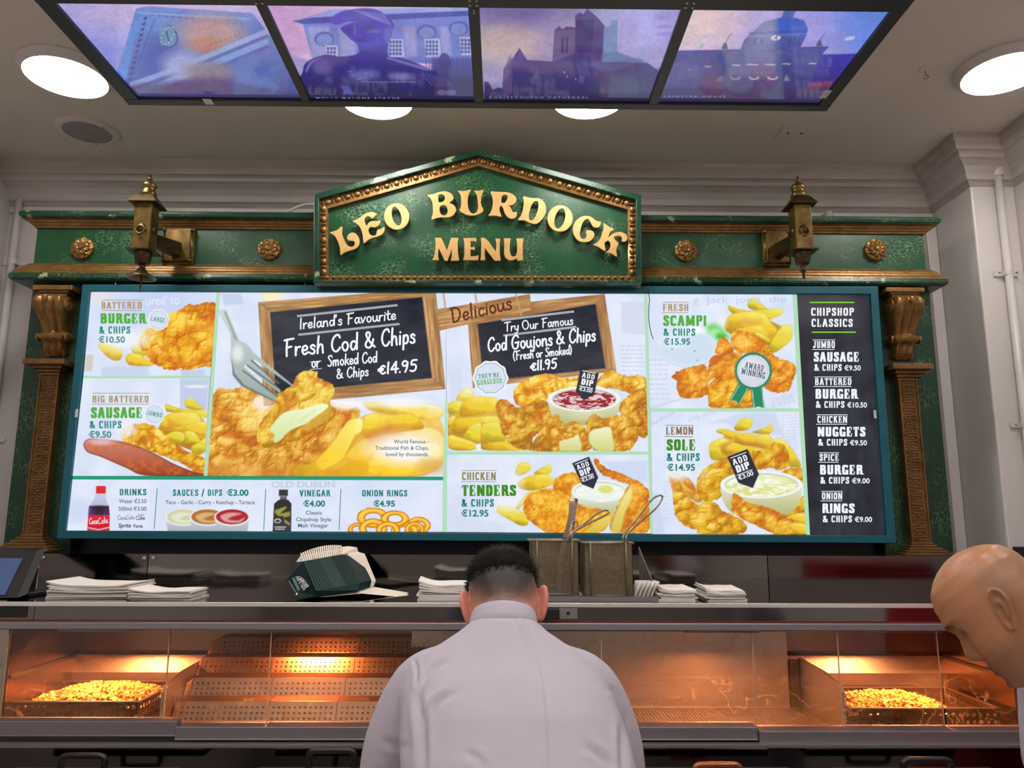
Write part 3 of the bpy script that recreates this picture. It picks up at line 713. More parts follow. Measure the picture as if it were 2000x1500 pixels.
def pic3(A):
    A.C[:] = np.array([.62, .58, .78]); n = fbm(A.X/60, A.Y/25, 3, 4)
    A.C += (n-.5)[:, None]*np.array([.25, .2, .1])
    A.fade(980, 90, 110, 60, (.80, .72, .74), .9); A.fade(1240, 50, 130, 110, (.74, .72, .96), .9); A.fade(1000, 15, 140, 40, (.46, .40, .68), .9)
    A.at(920, 0, 4.651)
    A.vgrad([(1180, 60), (1350, 60), (1350, 640), (1180, 640)], (170, 178, 225), (150, 170, 225), 30, a=.7)
    for y in (165, 240, 310): A.fade(1750, y, 110, 26, (150, 130, 225), .5)
    # church with a square tower
    A.vgrad([(760, 270), (800, 240), (830, 265), (870, 240), (950, 250), (945, 140), (985, 115), (1020, 130), (1055, 75), (1150, 160), (1215, 235), (1190, 640), (735, 640)], (92, 76, 150), (64, 52, 128), 1)
    A.fill([(760, 275), (945, 270), (940, 480), (750, 560)], (120, 98, 150), 2, .75)
    A.fill([(950, 190), (1120, 170), (1100, 480), (950, 480)], (52, 42, 122), 2, .8)
    for x in (820, 860): A.fill([(x, 350), (x+12, 330), (x+24, 350), (x+20, 480), (x, 480)], (62, 50, 120), 1)
    A.fill([(1205, 250), (1265, 240), (1270, 185), (1333, 185), (1325, 470), (1200, 480)], (126, 152, 210), 1.5)
    A.fill([(1190, 480), (1325, 470), (1460, 520), (1560, 540), (1600, 640), (1760, 610), (1760, 960), (1180, 960)], (104, 128, 184), 2)
    A.vgrad([(295, 625), (370, 540), (440, 435), (510, 545), (760, 560), (1600, 570), (1700, 640), (1740, 960), (280, 960)], (80, 72, 160), (44, 36, 96), 1.2)
    A.fill([(300, 625), (355, 500), (375, 545), (375, 860), (290, 860)], (110, 84, 140), 1.5, .7)
    A.fill([(120, 740), (160, 745), (195, 815), (250, 795), (290, 805), (290, 960), (120, 960)], (60, 44, 110), 1.5)
    for x, y in [(575, 660), (980, 700), (1170, 800)]: A.fill([(x, y), (x+20, y-14), (x+45, y), (x+45, y+55), (x, y+55)], (104, 100, 150), 1.5, .7)
    A.fill([(1000, 560), (1480, 575), (1300, 650), (1040, 600)], (92, 104, 170), 4, .6)
    A.fade(1380, 800, 400, 160, (76, 92, 120), .6)
    for x, y in [(840, 650), (865, 690), (945, 715)]: A.fill([(x, y), (x+6, y-2), (x+12, y+14), (x+8, y+16)], (220, 225, 240), .6)
    A.vgrad([(120, 850), (1640, 850), (1600, 960), (120, 960)], (50, 42, 100), (26, 20, 62), 6)
def pic4(A):
    A.C[:] = np.array([.80, .74, .92]); A.fade(1330, 40, 150, 90, (.95, .84, .85), .9); A.fade(1720, 40, 190, 130, (.42, .58, .95), .95); A.fade(1560, 60, 130, 90, (.70, .66, .97), .7)
    A.at(1260, 0, 3.704)
    A.vgrad([(230, 365), (690, 358), (720, 285), (770, 240), (860, 160), (985, 128), (1005, 80), (1040, 55), (1085, 55), (1092, 80), (1068, 125), (1150, 150), (1178, 210), (1160, 270), (1125, 340), (1330, 335), (1280, 395), (1540, 390), (1420, 780), (90, 780)], (92, 120, 205), (58, 48, 120), 1)
    A.fill([(690, 355), (760, 245), (860, 160), (945, 135), (940, 560), (600, 560), (560, 360)], (146, 138, 175), 6, .6)
    A.fill([(960, 130), (1066, 125), (1150, 150), (1176, 210), (1160, 260), (960, 250)], (62, 100, 214), 3, .8)
    A.fill([(760, 235), (1170, 215), (1172, 228), (750, 250)], (70, 84, 160), 1.5, .7); A.fill([(745, 262), (1165, 240), (1163, 250), (742, 272)], (150, 160, 220), 1.5, .5)
    for x in (790, 840, 1040, 1075, 1110): A.fill([(x, 275), (x+18, 274), (x+10, 320), (x-8, 320)], (66, 78, 160), 1.5, .7)
    A.ellipse(944, 274, 42, 24, (70, 80, 150), -5); A.ellipse(944, 274, 38, 20, (222, 216, 238), -5)
    A.fill([(940, 274), (960, 250), (964, 254), (946, 280)], (60, 60, 120)); A.fill([(940, 272), (958, 284), (955, 288), (938, 278)], (60, 60, 120))
    for x, y, x2, y2 in [(575, 345, 622, 240), (1258, 325, 1312, 218)]:
        A.fill([(x-22, y+10), (x+24, y+10), (x+14, y-35), (x-8, y-30)], (104, 96, 150), 1); A.fill([(x, y-30), (x+5, y-30), (x2+3, y2), (x2, y2)], (90, 84, 140), .6)
    A.fill([(1063, 52), (1068, 52), (1090, 12), (1087, 12)], (70, 84, 190), .6)
    A.fill([(390, 355), (410, 315), (428, 315), (410, 358)], (160, 200, 225), 1)
    A.fill([(800, 372), (940, 350), (1080, 400)], (110, 104, 160), 2, .7)
    for x, y, w in [(300, 505, 40), (420, 484, 60), (620, 474, 70), (725, 470, 95), (860, 470, 85), (985, 465, 70), (1180, 462, 60), (1285, 480, 60), (1405, 478, 50)]:
        A.fill([(x, y), (x+w*.25, y-9), (x+w, y-6), (x+w-8, y+4)], (205, 206, 235), 1.2, .85)
    A.vgrad([(1280, 395), (1545, 388), (1420, 620), (1180, 620)], (60, 50, 190), (56, 36, 140), 3, a=.8)
    A.fill([(500, 585), (560, 545), (570, 590)], (176, 166, 170), 2, .8); A.fill([(1000, 585), (1020, 540), (1050, 585)], (176, 166, 170), 2, .8)
    for x in (600, 735, 870):
        A.fill([(x, 585), (x+25, 540), (x+105, 540), (x+90, 585)], (96, 84, 130), 1.5)
        A.ellipse(x+52, 560, 38, 18, (196, 190, 214)); A.ellipse(x+52, 552, 30, 16, (110, 96, 140))
    A.fill([(1190, 600), (1360, 590), (1310, 665), (1140, 665)], (168, 62, 100), 2.5, .9)
    A.fade(260, 520, 300, 130, (98, 120, 180), .7); A.fade(560, 600, 260, 90, (104, 96, 130), .6)
    A.vgrad([(60, 640), (1420, 620), (1330, 780), (60, 780)], (70, 58, 120), (34, 24, 70), 8, a=.8)
    A.fade(850, 210, 120, 220, (190, 190, 230), .35); A.ellipse(1480, 278, 38, 14, (205, 208, 245), -12)
def deepen(fn):
    def g(A):
        fn(A); n = fbm(A.X/4, A.Y/3, 2, 3)*.5+fbm(A.X/30, A.Y/14, 6, 3)*.5
        A.C = np.clip(A.C, 0, 1)**1.15*.87*(1+(n[:, None]-.5)*.30)+np.array([.09, .08, .085])
    return g
yP0, yP1 = yN, yF2
PB = PZ+.012
captions = [('TRINITY COLLEGE', 272, 194.5, 398, 194.5), ('MOLLY MALONE STATUE', 617, 193, 780, 193), ('CHRISTCHURCH CATHEDRAL', 955, 192, 1150, 192), ('LEINSTER HOUSE', 1297, 190, 1417, 190)]
for k, fn in enumerate((pic1, pic2, pic3, pic4)):
    x0, x1 = bars[k][1], bars[k+1][0]
    # the sheet faces down: far edge is the lower edge of the picture
    pg = grid_print('picture', [(x0, yP0, PB), (x1, yP0, PB), (x1, yP1, PB), (x0, yP1, PB)], sky_ink, deepen(fn), hf, step=1.3)
    pg['label'] = ['backlit picture of a clock pediment', 'backlit picture of a dark bust before a stone building', 'backlit picture of a church with a square tower', 'backlit picture of a domed roof with a clock'][k]
    pn = Pen(); caption(pn, *captions[k], 3.4)
    pn.build('caption', lambda x, y, l: at(x, y, Z=PB-l), sky_ink, pg)
tb = at(408, 199, Z=PZ)
MB().box((tb[0]-.014, tb[1]-.02, PZ-.003), (tb[0]+.014, tb[1]+.012, PZ-.0005)).build('tape', white_plastic, hf)
tb = at(1611, 184, Z=PZ)
MB().box((tb[0]-.012, tb[1]-.025, PZ-.003), (tb[0]+.012, tb[1]+.02, PZ-.0005)).build('tape', white_plastic, hf)

# red-fronted fridge standing against the right wall beside the camera, seen in the steel
fr = thing('drinks_fridge', (XR-.3, 1.57, 0), 'tall red drinks fridge against the right wall, seen mirrored in the steel', 'fridge')
MB().box((XR-.55, 1.3, .05), (XR-.02, 1.84, 1.36)).build('cabinet', red_m, fr, bevel=.01)
MB().box((XR-.56, 1.29, 0), (XR-.02, 1.85, .06)).build('plinth', black_plastic, fr)
# ---------------------------------------------------------------- green crackle-painted surround
def crackle(name, sc, base=(26, 84, 46), base2=(10, 54, 34), crack=(118, 150, 104), wear=0.0):
    m = bpy.data.materials.new(name); m.use_nodes = True; nt = m.node_tree; b = nt.nodes['Principled BSDF']; N = nt.nodes.new; Lk = nt.links.new
    tc = N('ShaderNodeTexCoord')
    mp = N('ShaderNodeMapping'); mp.inputs['Scale'].default_value = sc
    wn = N('ShaderNodeTexNoise'); wn.inputs['Scale'].default_value = 3.0; wn.inputs['Detail'].default_value = 3
    ad = N('ShaderNodeVectorMath'); ad.operation = 'MULTIPLY_ADD'; ad.inputs[1].default_value = (0.5, 0.5, 0.5)
    vo = N('ShaderNodeTexVoronoi'); vo.feature = 'DISTANCE_TO_EDGE'; vo.inputs['Scale'].default_value = 1.0
    Lk(tc.outputs['Object'], mp.inputs[0]); Lk(mp.outputs[0], wn.inputs['Vector'])
    Lk(wn.outputs['Color'], ad.inputs[0]); Lk(mp.outputs[0], ad.inputs[2]); Lk(ad.outputs[0], vo.inputs['Vector'])
    ln = N('ShaderNodeMapRange'); ln.inputs[1].default_value = 0.010; ln.inputs[2].default_value = 0.042; ln.inputs[3].default_value = 1; ln.inputs[4].default_value = 0
    Lk(vo.outputs['Distance'], ln.inputs[0])
    n2 = N('ShaderNodeTexNoise'); n2.inputs['Scale'].default_value = 5.5; n2.inputs['Detail'].default_value = 3; Lk(tc.outputs['Object'], n2.inputs['Vector'])
    r2 = N('ShaderNodeMapRange'); r2.inputs[1].default_value = 0.48; r2.inputs[2].default_value = 0.62; r2.inputs[3].default_value = 0.04; r2.inputs[4].default_value = 0.85; Lk(n2.outputs['Fac'], r2.inputs[0])
    mu = N('ShaderNodeMath'); mu.operation = 'MULTIPLY'; Lk(ln.outputs[0], mu.inputs[0]); Lk(r2.outputs[0], mu.inputs[1])
    n3 = N('ShaderNodeTexNoise'); n3.inputs['Scale'].default_value = 9; n3.inputs['Detail'].default_value = 5; Lk(tc.outputs['Object'], n3.inputs['Vector'])
    mb_ = N('ShaderNodeMix'); mb_.data_type = 'RGBA'; mb_.inputs[6].default_value = rgba(base2); mb_.inputs[7].default_value = rgba(base); Lk(n3.outputs['Fac'], mb_.inputs[0])
    mx = N('ShaderNodeMix'); mx.data_type = 'RGBA'; mx.inputs[7].default_value = rgba(crack); Lk(mb_.outputs[2], mx.inputs[6]); Lk(mu.outputs[0], mx.inputs[0])
    out = mx.outputs[2]
    if wear:
        n4 = N('ShaderNodeTexNoise'); n4.inputs['Scale'].default_value = 14; n4.inputs['Detail'].default_value = 8; Lk(tc.outputs['Object'], n4.inputs['Vector'])
        r4 = N('ShaderNodeMapRange'); r4.inputs[1].default_value = 0.62; r4.inputs[2].default_value = 0.66; r4.inputs[4].default_value = wear; Lk(n4.outputs['Fac'], r4.inputs[0])
        m4 = N('ShaderNodeMix'); m4.data_type = 'RGBA'; m4.inputs[7].default_value = rgba((168, 182, 140)); Lk(out, m4.inputs[6]); Lk(r4.outputs[0], m4.inputs[0]); out = m4.outputs[2]
    Lk(out, b.inputs['Base Color']); b.inputs['Roughness'].default_value = 0.32; b.inputs['Specular IOR Level'].default_value = 0.5
    bp = N('ShaderNodeBump'); bp.inputs['Strength'].default_value = 0.25; bp.inputs['Distance'].default_value = 0.003; bp.invert = True
    Lk(mu.outputs[0], bp.inputs['Height']); Lk(bp.outputs[0], b.inputs['Normal'])
    return m
green_h = crackle('green_crackle_across', (42, 42, 76))
green_v = crackle('green_crackle_upright', (58, 58, 30), base=(14, 58, 36), base2=(6, 38, 26), crack=(108, 140, 92))
green_worn = crackle('green_worn_edge', (44, 44, 70), base=(18, 62, 40), wear=0.75)
gold = mat('old_gold_paint', (150, 112, 62), 0.36, metal=0.55, noise=((22, 22, 22), 0.7, (98, 66, 34)), bump=((90, 90, 90), 0.15))
gold_dk = mat('brown_gold_paint', (132, 96, 54), 0.42, metal=0.45, noise=((16, 16, 16), 0.7, (84, 56, 32)), bump=((120, 120, 120), 0.2))
gold_lt = mat('bright_gold_leaf', (222, 178, 112), 0.42, metal=0.25, noise=((30, 30, 30), 0.5, (196, 146, 82)))
letter_side = mat('letter_edge', (96, 56, 24), 0.5)
navy = mat('shaded_navy', (8, 14, 44), 0.4)  # near-black navy, shade under the menu box put into the colour

BY = 3.42
fx0 = float(at(73, 450, Y=BY)[0]); fx1 = float(at(1803, 455, Y=BY)[0])
def zy(x, y, Y): return float(at(x, y, Y=Y)[2])
sur = thing('menu_surround', ((fx0+fx1)/2, BY, 1.4), 'green crackle-painted wooden surround with gold mouldings, two pilasters and a beam around the menu', 'sign surround')
z_f0 = zy(900, 528, BY); z_f1 = zy(900, 445, BY)
MB().box((fx0, BY, z_f0-.02), (fx1, WALL_Y, z_f1+.02)).build('beam_board', green_h, sur)
def three_sides(prof, x0, x1, y):
    """a moulding that runs along the front and returns at both ends; prof = [(out, z)]"""
    m = MB()
    m.loft([[(x0-o, WALL_Y-.001, z) for o, z in prof], [(x0-o, y-o, z) for o, z in prof], [(x1+o, y-o, z) for o, z in prof], [(x1+o, WALL_Y-.001, z) for o, z in prof]])
    return m
CP = .066
zc = [zy(900, y, BY-CP) for y in (415, 429)]
three_sides([(0, zc[1]), (CP-.012, zc[1]), (CP-.003, zc[1]+.007), (CP, (zc[0]+zc[1])/2), (CP-.003, zc[0]-.007), (CP-.012, zc[0]), (0, zc[0])], fx0+.012, fx1-.012, BY).build('cap_moulding', green_worn, sur)
g = [(0, zy(900, 451, BY))]+[(o, zy(900, y, BY-o)) for y, o in [(450.5, .008), (446.5, .011), (445, .018), (441, .021), (439.5, .028), (435.5, .032), (434, .040), (431, .044)]]
g = g+[(.047, zc[1]-.0005), (0, zc[1]-.0005)]
three_sides(g, fx0, fx1, BY).build('gold_moulding', gold, sur)
CB = .078
zb = [zy(900, y, BY-CB) for y in (537, 551)]
three_sides([(0, zb[1]), (CB-.014, zb[1]), (CB-.002, zb[1]+.009), (CB, (zb[0]+zb[1])/2), (CB-.004, zb[0]), (0, zb[0])], fx0+.018, fx1-.026, BY).build('cap_moulding', green_worn, sur)
g2 = [(0, zb[0]+.0005), (.058, zb[0]+.0005), (.056, zy(900, 534.5, BY-.055)), (.046, zy(900, 532, BY-.046)), (.044, zy(900, 529, BY-.044)), (.034, zy(900, 527.5, BY-.034)), (.031, zy(900, 524.5, BY-.031)), (.02, zy(900, 523, BY-.02)), (.014, zy(900, 520.5, BY-.014)), (0, zy(900, 519.5, BY))]
three_sides(g2, fx0, fx1, BY).build('gold_moulding', gold, sur)
# upright boards and the backing between them, coloured as dark as its shade
z0 = 1.40
uL0 = float((at(60, 600, Y=BY)[0]+at(10, 1040, Y=BY)[0])/2); uL1 = float(at(170, 650, Y=BY)[0])+.02
uR1 = float((at(1820, 600, Y=BY)[0]+at(1856, 1040, Y=BY)[0])/2); uR0 = float(at(1705, 650, Y=BY)[0])-.02
MB().box((uL0, BY, z0), (uL1, WALL_Y, z_f0-.0205)).build('upright_board', green_v, sur)
MB().box((uR0, BY, z0), (uR1, WALL_Y, z_f0-.0205)).build('upright_board', green_v, sur)
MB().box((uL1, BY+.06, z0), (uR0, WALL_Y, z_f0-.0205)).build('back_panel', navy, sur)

def pilaster(cx, ys, side):
    """ys: rows (pixels read off the photo) turned into heights"""
    X = at(*ys['strip0'], Y=3.39)[0]*.5+at(*ys['strip1'], Y=3.39)[0]*.5
    zz = {k: [float(at(cx, y, Y=Y)[2]) for y, Y in v] for k, v in ys['z'].items()}
    def stack(levels):      # levels: (z, half width, front) lower to upper, square steps
        m = MB()
        for (za, zb_), hw, yf in levels: m.box((X-hw, yf, za), (X+hw, BY+.002, zb_))
        return m
    # abacus under the beam
    t, b = zz['abacus']; h = t-b
    stack([((b, b+h*.3), .056, 3.345), ((b+h*.3, b+h*.52), .066, 3.338), ((b+h*.52, t), .088, 3.33)]).build('capital', gold, sur, bevel=.003)
    # scroll console
    t, b = zz['corbel']; rows = []; n = 44; nx = 26
    out = [(0, .105), (.06, .125), (.14, .13), (.25, .115), (.4, .082), (.52, .06), (.60, .048), (.63, .06), (.68, .078), (.73, .072), (.77, .05), (.80, .042), (.9, .036), (1, .012)]
    wid = [(0, .062), (.06, .07), (.16, .072), (.3, .064), (.45, .056), (.6, .05), (.63, .06), (.68, .066), (.73, .06), (.77, .044), (.85, .046), (.95, .05), (1, .04)]
    ip = lambda tb, q: float(np.interp(q, [a for a, _ in tb], [c for _, c in tb]))
    for i in range(n+1):
        q = i/n; w = ip(wid, q); o = ip(out, q); row = []
        for j in range(nx+1):
            u = -1+2*j/nx
            rid = (.016*abs(math.cos(u*PI*1.5))**.7 if q < .6 else (.012*(1-abs(u)*.6)*(1 if abs(u) > .12 else 1.4) if q < .77 else .012*abs(math.cos(u*PI*1.5+ (q-.8)*6))))
            edge = 1-max(0, abs(u)-.86)/.14*.35
            row.append((X+u*w, BY-(o*.88+rid)*edge, t+(b-t)*q))
        row = [(X-w, BY+.002, t+(b-t)*q)]+row+[(X+w, BY+.002, t+(b-t)*q)]
        rows.append(row)
    cb = MB(); cb.loft(rows)
    for sx in (-1, 1):      # volute eyes on the flanks
        cb.lathe([(.03, 0), (.03, .006), (.022, .009), (.016, .005), (.010, .009), (0, .010)], (X+sx*.066, BY-.075, t+(b-t)*.15), (sx, 0, 0), n=18)
        cb.lathe([(.02, 0), (.02, .008), (.010, .012), (0, .010)], (X+sx*.060, BY-.045, t+(b-t)*.69), (sx, 0, 0), n=14)
    cb.sphere((X, BY-.139, t+(b-t)*.10), (.013, .008, .018), 12, 8)
    cb.build('console', gold, sur, smooth=50)
    # collar: wide slab on top stepping in
    t, b = zz['collar']; h = t-b
    stack([((b, b+h*.2), .046, 3.375), ((b+h*.2, b+h*.4), .056, 3.362), ((b+h*.4, b+h*.62), .068, 3.345), ((b+h*.62, t), .09, 3.32)]).build('collar', gold_dk, sur, bevel=.003)
    # carved strip
    t, b = zz['strip']; m = MB(); hw = .043
    m.box((X-hw, 3.385, b), (X+hw, BY+.002, t)); m.box((X-hw, 3.378, b), (X-hw+.006, 3.386, t)); m.box((X+hw-.006, 3.378, b), (X+hw, 3.386, t))
    k = 19; st = (t-b)/k
    for i in range(k):
        c = b+st*(i+.5); rx, rz = .026, st*.19
        lp_ = [(X+rx*math.copysign(abs(math.cos(a))**.45, math.cos(a)), 3.384, c+rz*math.copysign(abs(math.sin(a))**.7, math.sin(a))) for a in np.linspace(0, 2*PI, 20, endpoint=False)]
        m.tube(lp_, .0042, 6, closed=True)
        if i < k-1:
            m.sphere((X, 3.383, c+st*.5), (.006, .004, .006), 8, 6)
            for sx in (-1, 1): m.tube([(X+sx*.012, 3.385, c+st*.36), (X+sx*.03, 3.384, c+st*.5), (X+sx*.012, 3.385, c+st*.64)], .003, 6)
    m.build('pilaster_strip', gold_dk, sur, smooth=40)
    t, b = zz['plinth']; h = t-b; m = MB()
    for i, (hw_, yf) in enumerate([(.118, 3.30), (.104, 3.315), (.088, 3.33), (.072, 3.345), (.058, 3.36), (.048, 3.372)]):
        m.box((X-hw_, yf, b+h*i/6), (X+hw_, BY+.002, b+h*(i+1)/6))
    m.build('plinth', gold_dk, sur, bevel=.003)
    return X
pilaster(97, dict(strip0=(97, 735), strip1=(68, 1042), z=dict(abacus=[(551, 3.29), (576, 3.33)], corbel=[(576, 3.33), (697, BY)], collar=[(700, 3.32), (732, 3.37)], strip=[(731, 3.385), (1044, 3.385)], plinth=[(1043, 3.37), (1078, 3.30)])), 0)
pilaster(1780, dict(strip0=(1773, 745), strip1=(1795, 1058), z=dict(abacus=[(556, 3.29), (579, 3.33)], corbel=[(579, 3.33), (704, BY)], collar=[(709, 3.32), (743, 3.37)], strip=[(742, 3.385), (1060, 3.385)], plinth=[(1059, 3.37), (1091, 3.30)])), 1)
def rosette(px, py):
    c = at(px, py, Y=BY-.01); m = MB()
    m.lathe([(.052, .012), (.05, -.006), (.03, -.012), (0, -.014)], (c[0], c[1], c[2]), (0, 1, 0), n=24)
    for r, n, L, o, d in [(.034, 9, .019, 0, -.010), (.024, 9, .014, PI/9, -.020)]:
        for k in range(n):
            a = 2*PI*k/n+o; ux, uz = math.cos(a), math.sin(a); P = []
            for t_, w_, h_ in [(-1, .004, 0), (-.4, .0105, .006), (.2, .012, .007), (.7, .008, .003), (1.05, .001, -.002)]:
                cx_, cz_ = c[0]+ux*(r+L*t_), c[2]+uz*(r+L*t_)
                P.append([(cx_-uz*w_, c[1]+d, cz_+ux*w_), (cx_-uz*w_*.5, c[1]+d-h_, cz_+ux*w_*.5), (cx_, c[1]+d-h_*.55, cz_), (cx_+uz*w_*.5, c[1]+d-h_, cz_-ux*w_*.5), (cx_+uz*w_, c[1]+d, cz_-ux*w_), (cx_, c[1]+d+.008, cz_)])
            m.loft(P)
    m.lathe([(.016, -.02), (.016, -.026), (.012, -.030), (.008, -.028), (0, -.031)], tuple(c), (0, 1, 0), n=14)
    m.build('rosette', gold, sur, smooth=45)
for p_ in [(161, 485), (526, 487), (1339, 490), (1710, 488)]: rosette(*p_)

# ---------------------------------------------------------------- pediment name sign
ped = thing('pediment_sign', at(935, 552, Y=3.3), 'green gabled name sign with gold letters above the menu', 'sign')
FY = 3.27
def pl(pts, Y): return [tuple(at(x, y, Y=Y)) for x, y in pts]
OUT = [(612, 553), (612.5, 379), (934, 290.5), (1252.5, 380.5), (1253.5, 553)]
MID = [(623, 547), (623, 388), (934, 303), (1242, 390), (1242.5, 547)]
RIN = [(628, 544), (628, 392), (934, 308), (1238.5, 394.5), (1239, 544)]
INN = [(641, 537.5), (640, 407), (934.5, 323.5), (1226.5, 408.5), (1227, 538)]
m = MB(); o = [np.array(p) for p in pl(OUT, FY)]; i_ = [np.array(p) for p in pl(MID, FY)]
def frame_ring(m, o, i, y_f, y_b):
    n = len(o)
    for k in range(n):
        a, b, c, d = o[k-1], o[k], i[k], i[k-1]
        m.hexa([(a[0], y_b, a[2]), (b[0], y_b, b[2]), (c[0], y_b, c[2]), (d[0], y_b, d[2]), (a[0], y_f, a[2]), (b[0], y_f, b[2]), (c[0], y_f, c[2]), (d[0], y_f, d[2])])
frame_ring(m, o, i_, FY, 3.341)
cx_, cz_ = np.mean([p[0] for p in o]), np.mean([p[2] for p in o])
lip = [np.array([cx_+(p[0]-cx_)*1.012, p[1], cz_+(p[2]-cz_)*1.02]) for p in o]
m.build('frame', green_worn, ped, bevel=.004)
pi_ = [np.array(p) for p in pl(RIN, FY+.02)]; pin = [np.array(p) for p in pl(INN, FY+.03)]
m = MB(); m.extrude([(p[0], FY+.04, p[2]) for p in [np.array(q) for q in pl(MID, FY)]], (0, 0, 0), (0, .03, 0)); m.build('panel', green_h, ped)
m = MB(); frame_ring(m, [np.array(p) for p in pl(MID, FY)], [np.array(p) for p in pl(INN, FY+.02)], FY+.022, FY+.041)
nn = len(RIN)
RM = [np.array(p) for p in pl([((a[0]+b[0])/2, (a[1]+b[1])/2) for a, b in zip(MID, INN)], FY+.02)]
for k in range(nn):
    a, b = RM[k-1], RM[k]; L = np.linalg.norm(b-a); dx, dz = (b[0]-a[0])/L, (b[2]-a[2])/L
    low = k == 0
    cnt = 46 if low else (16 if k in (2, 3) else 7)
    for q in range(cnt):
        f = (q+.5)/cnt; px_, pz_ = a[0]+(b[0]-a[0])*f, a[2]+(b[2]-a[2])*f
        st = L/cnt; e = []
        rA, rB = (st*.34, .008) if low else (st*.34, .014)
        for ii in range(7):
            th = PI*(.03+.94*ii/6); ring = []
            for jj in range(10):
                ph = 2*PI*jj/10; u_ = rA*math.sin(th)*math.cos(ph); v_ = rB*math.cos(th); w_ = .013*math.sin(th)*math.sin(ph)
                ring.append((px_+dx*u_-dz*v_, FY+.024+w_, pz_+dz*u_+dx*v_))
            e.append(ring)
        m.loft(e)
        if not low:
            f2 = q/cnt; qx, qz = a[0]+(b[0]-a[0])*f2, a[2]+(b[2]-a[2])*f2
            m.tube([(qx-dz*.012, FY+.02, qz+dx*.012), (qx, FY+.016, qz), (qx+dz*.012, FY+.02, qz-dx*.012)], [.003, .005, .002], 6)
m.build('egg_moulding', gold, ped, smooth=50)
def ell(cx, cy, rx, ry, rot, n=40):
    c, s = math.cos(math.radians(rot)), math.sin(math.radians(rot))
    return [(cx+rx*math.cos(t)*c-ry*math.sin(t)*s, cy+rx*math.cos(t)*s+ry*math.sin(t)*c) for t in np.linspace(0, 2*PI, n, endpoint=False)]
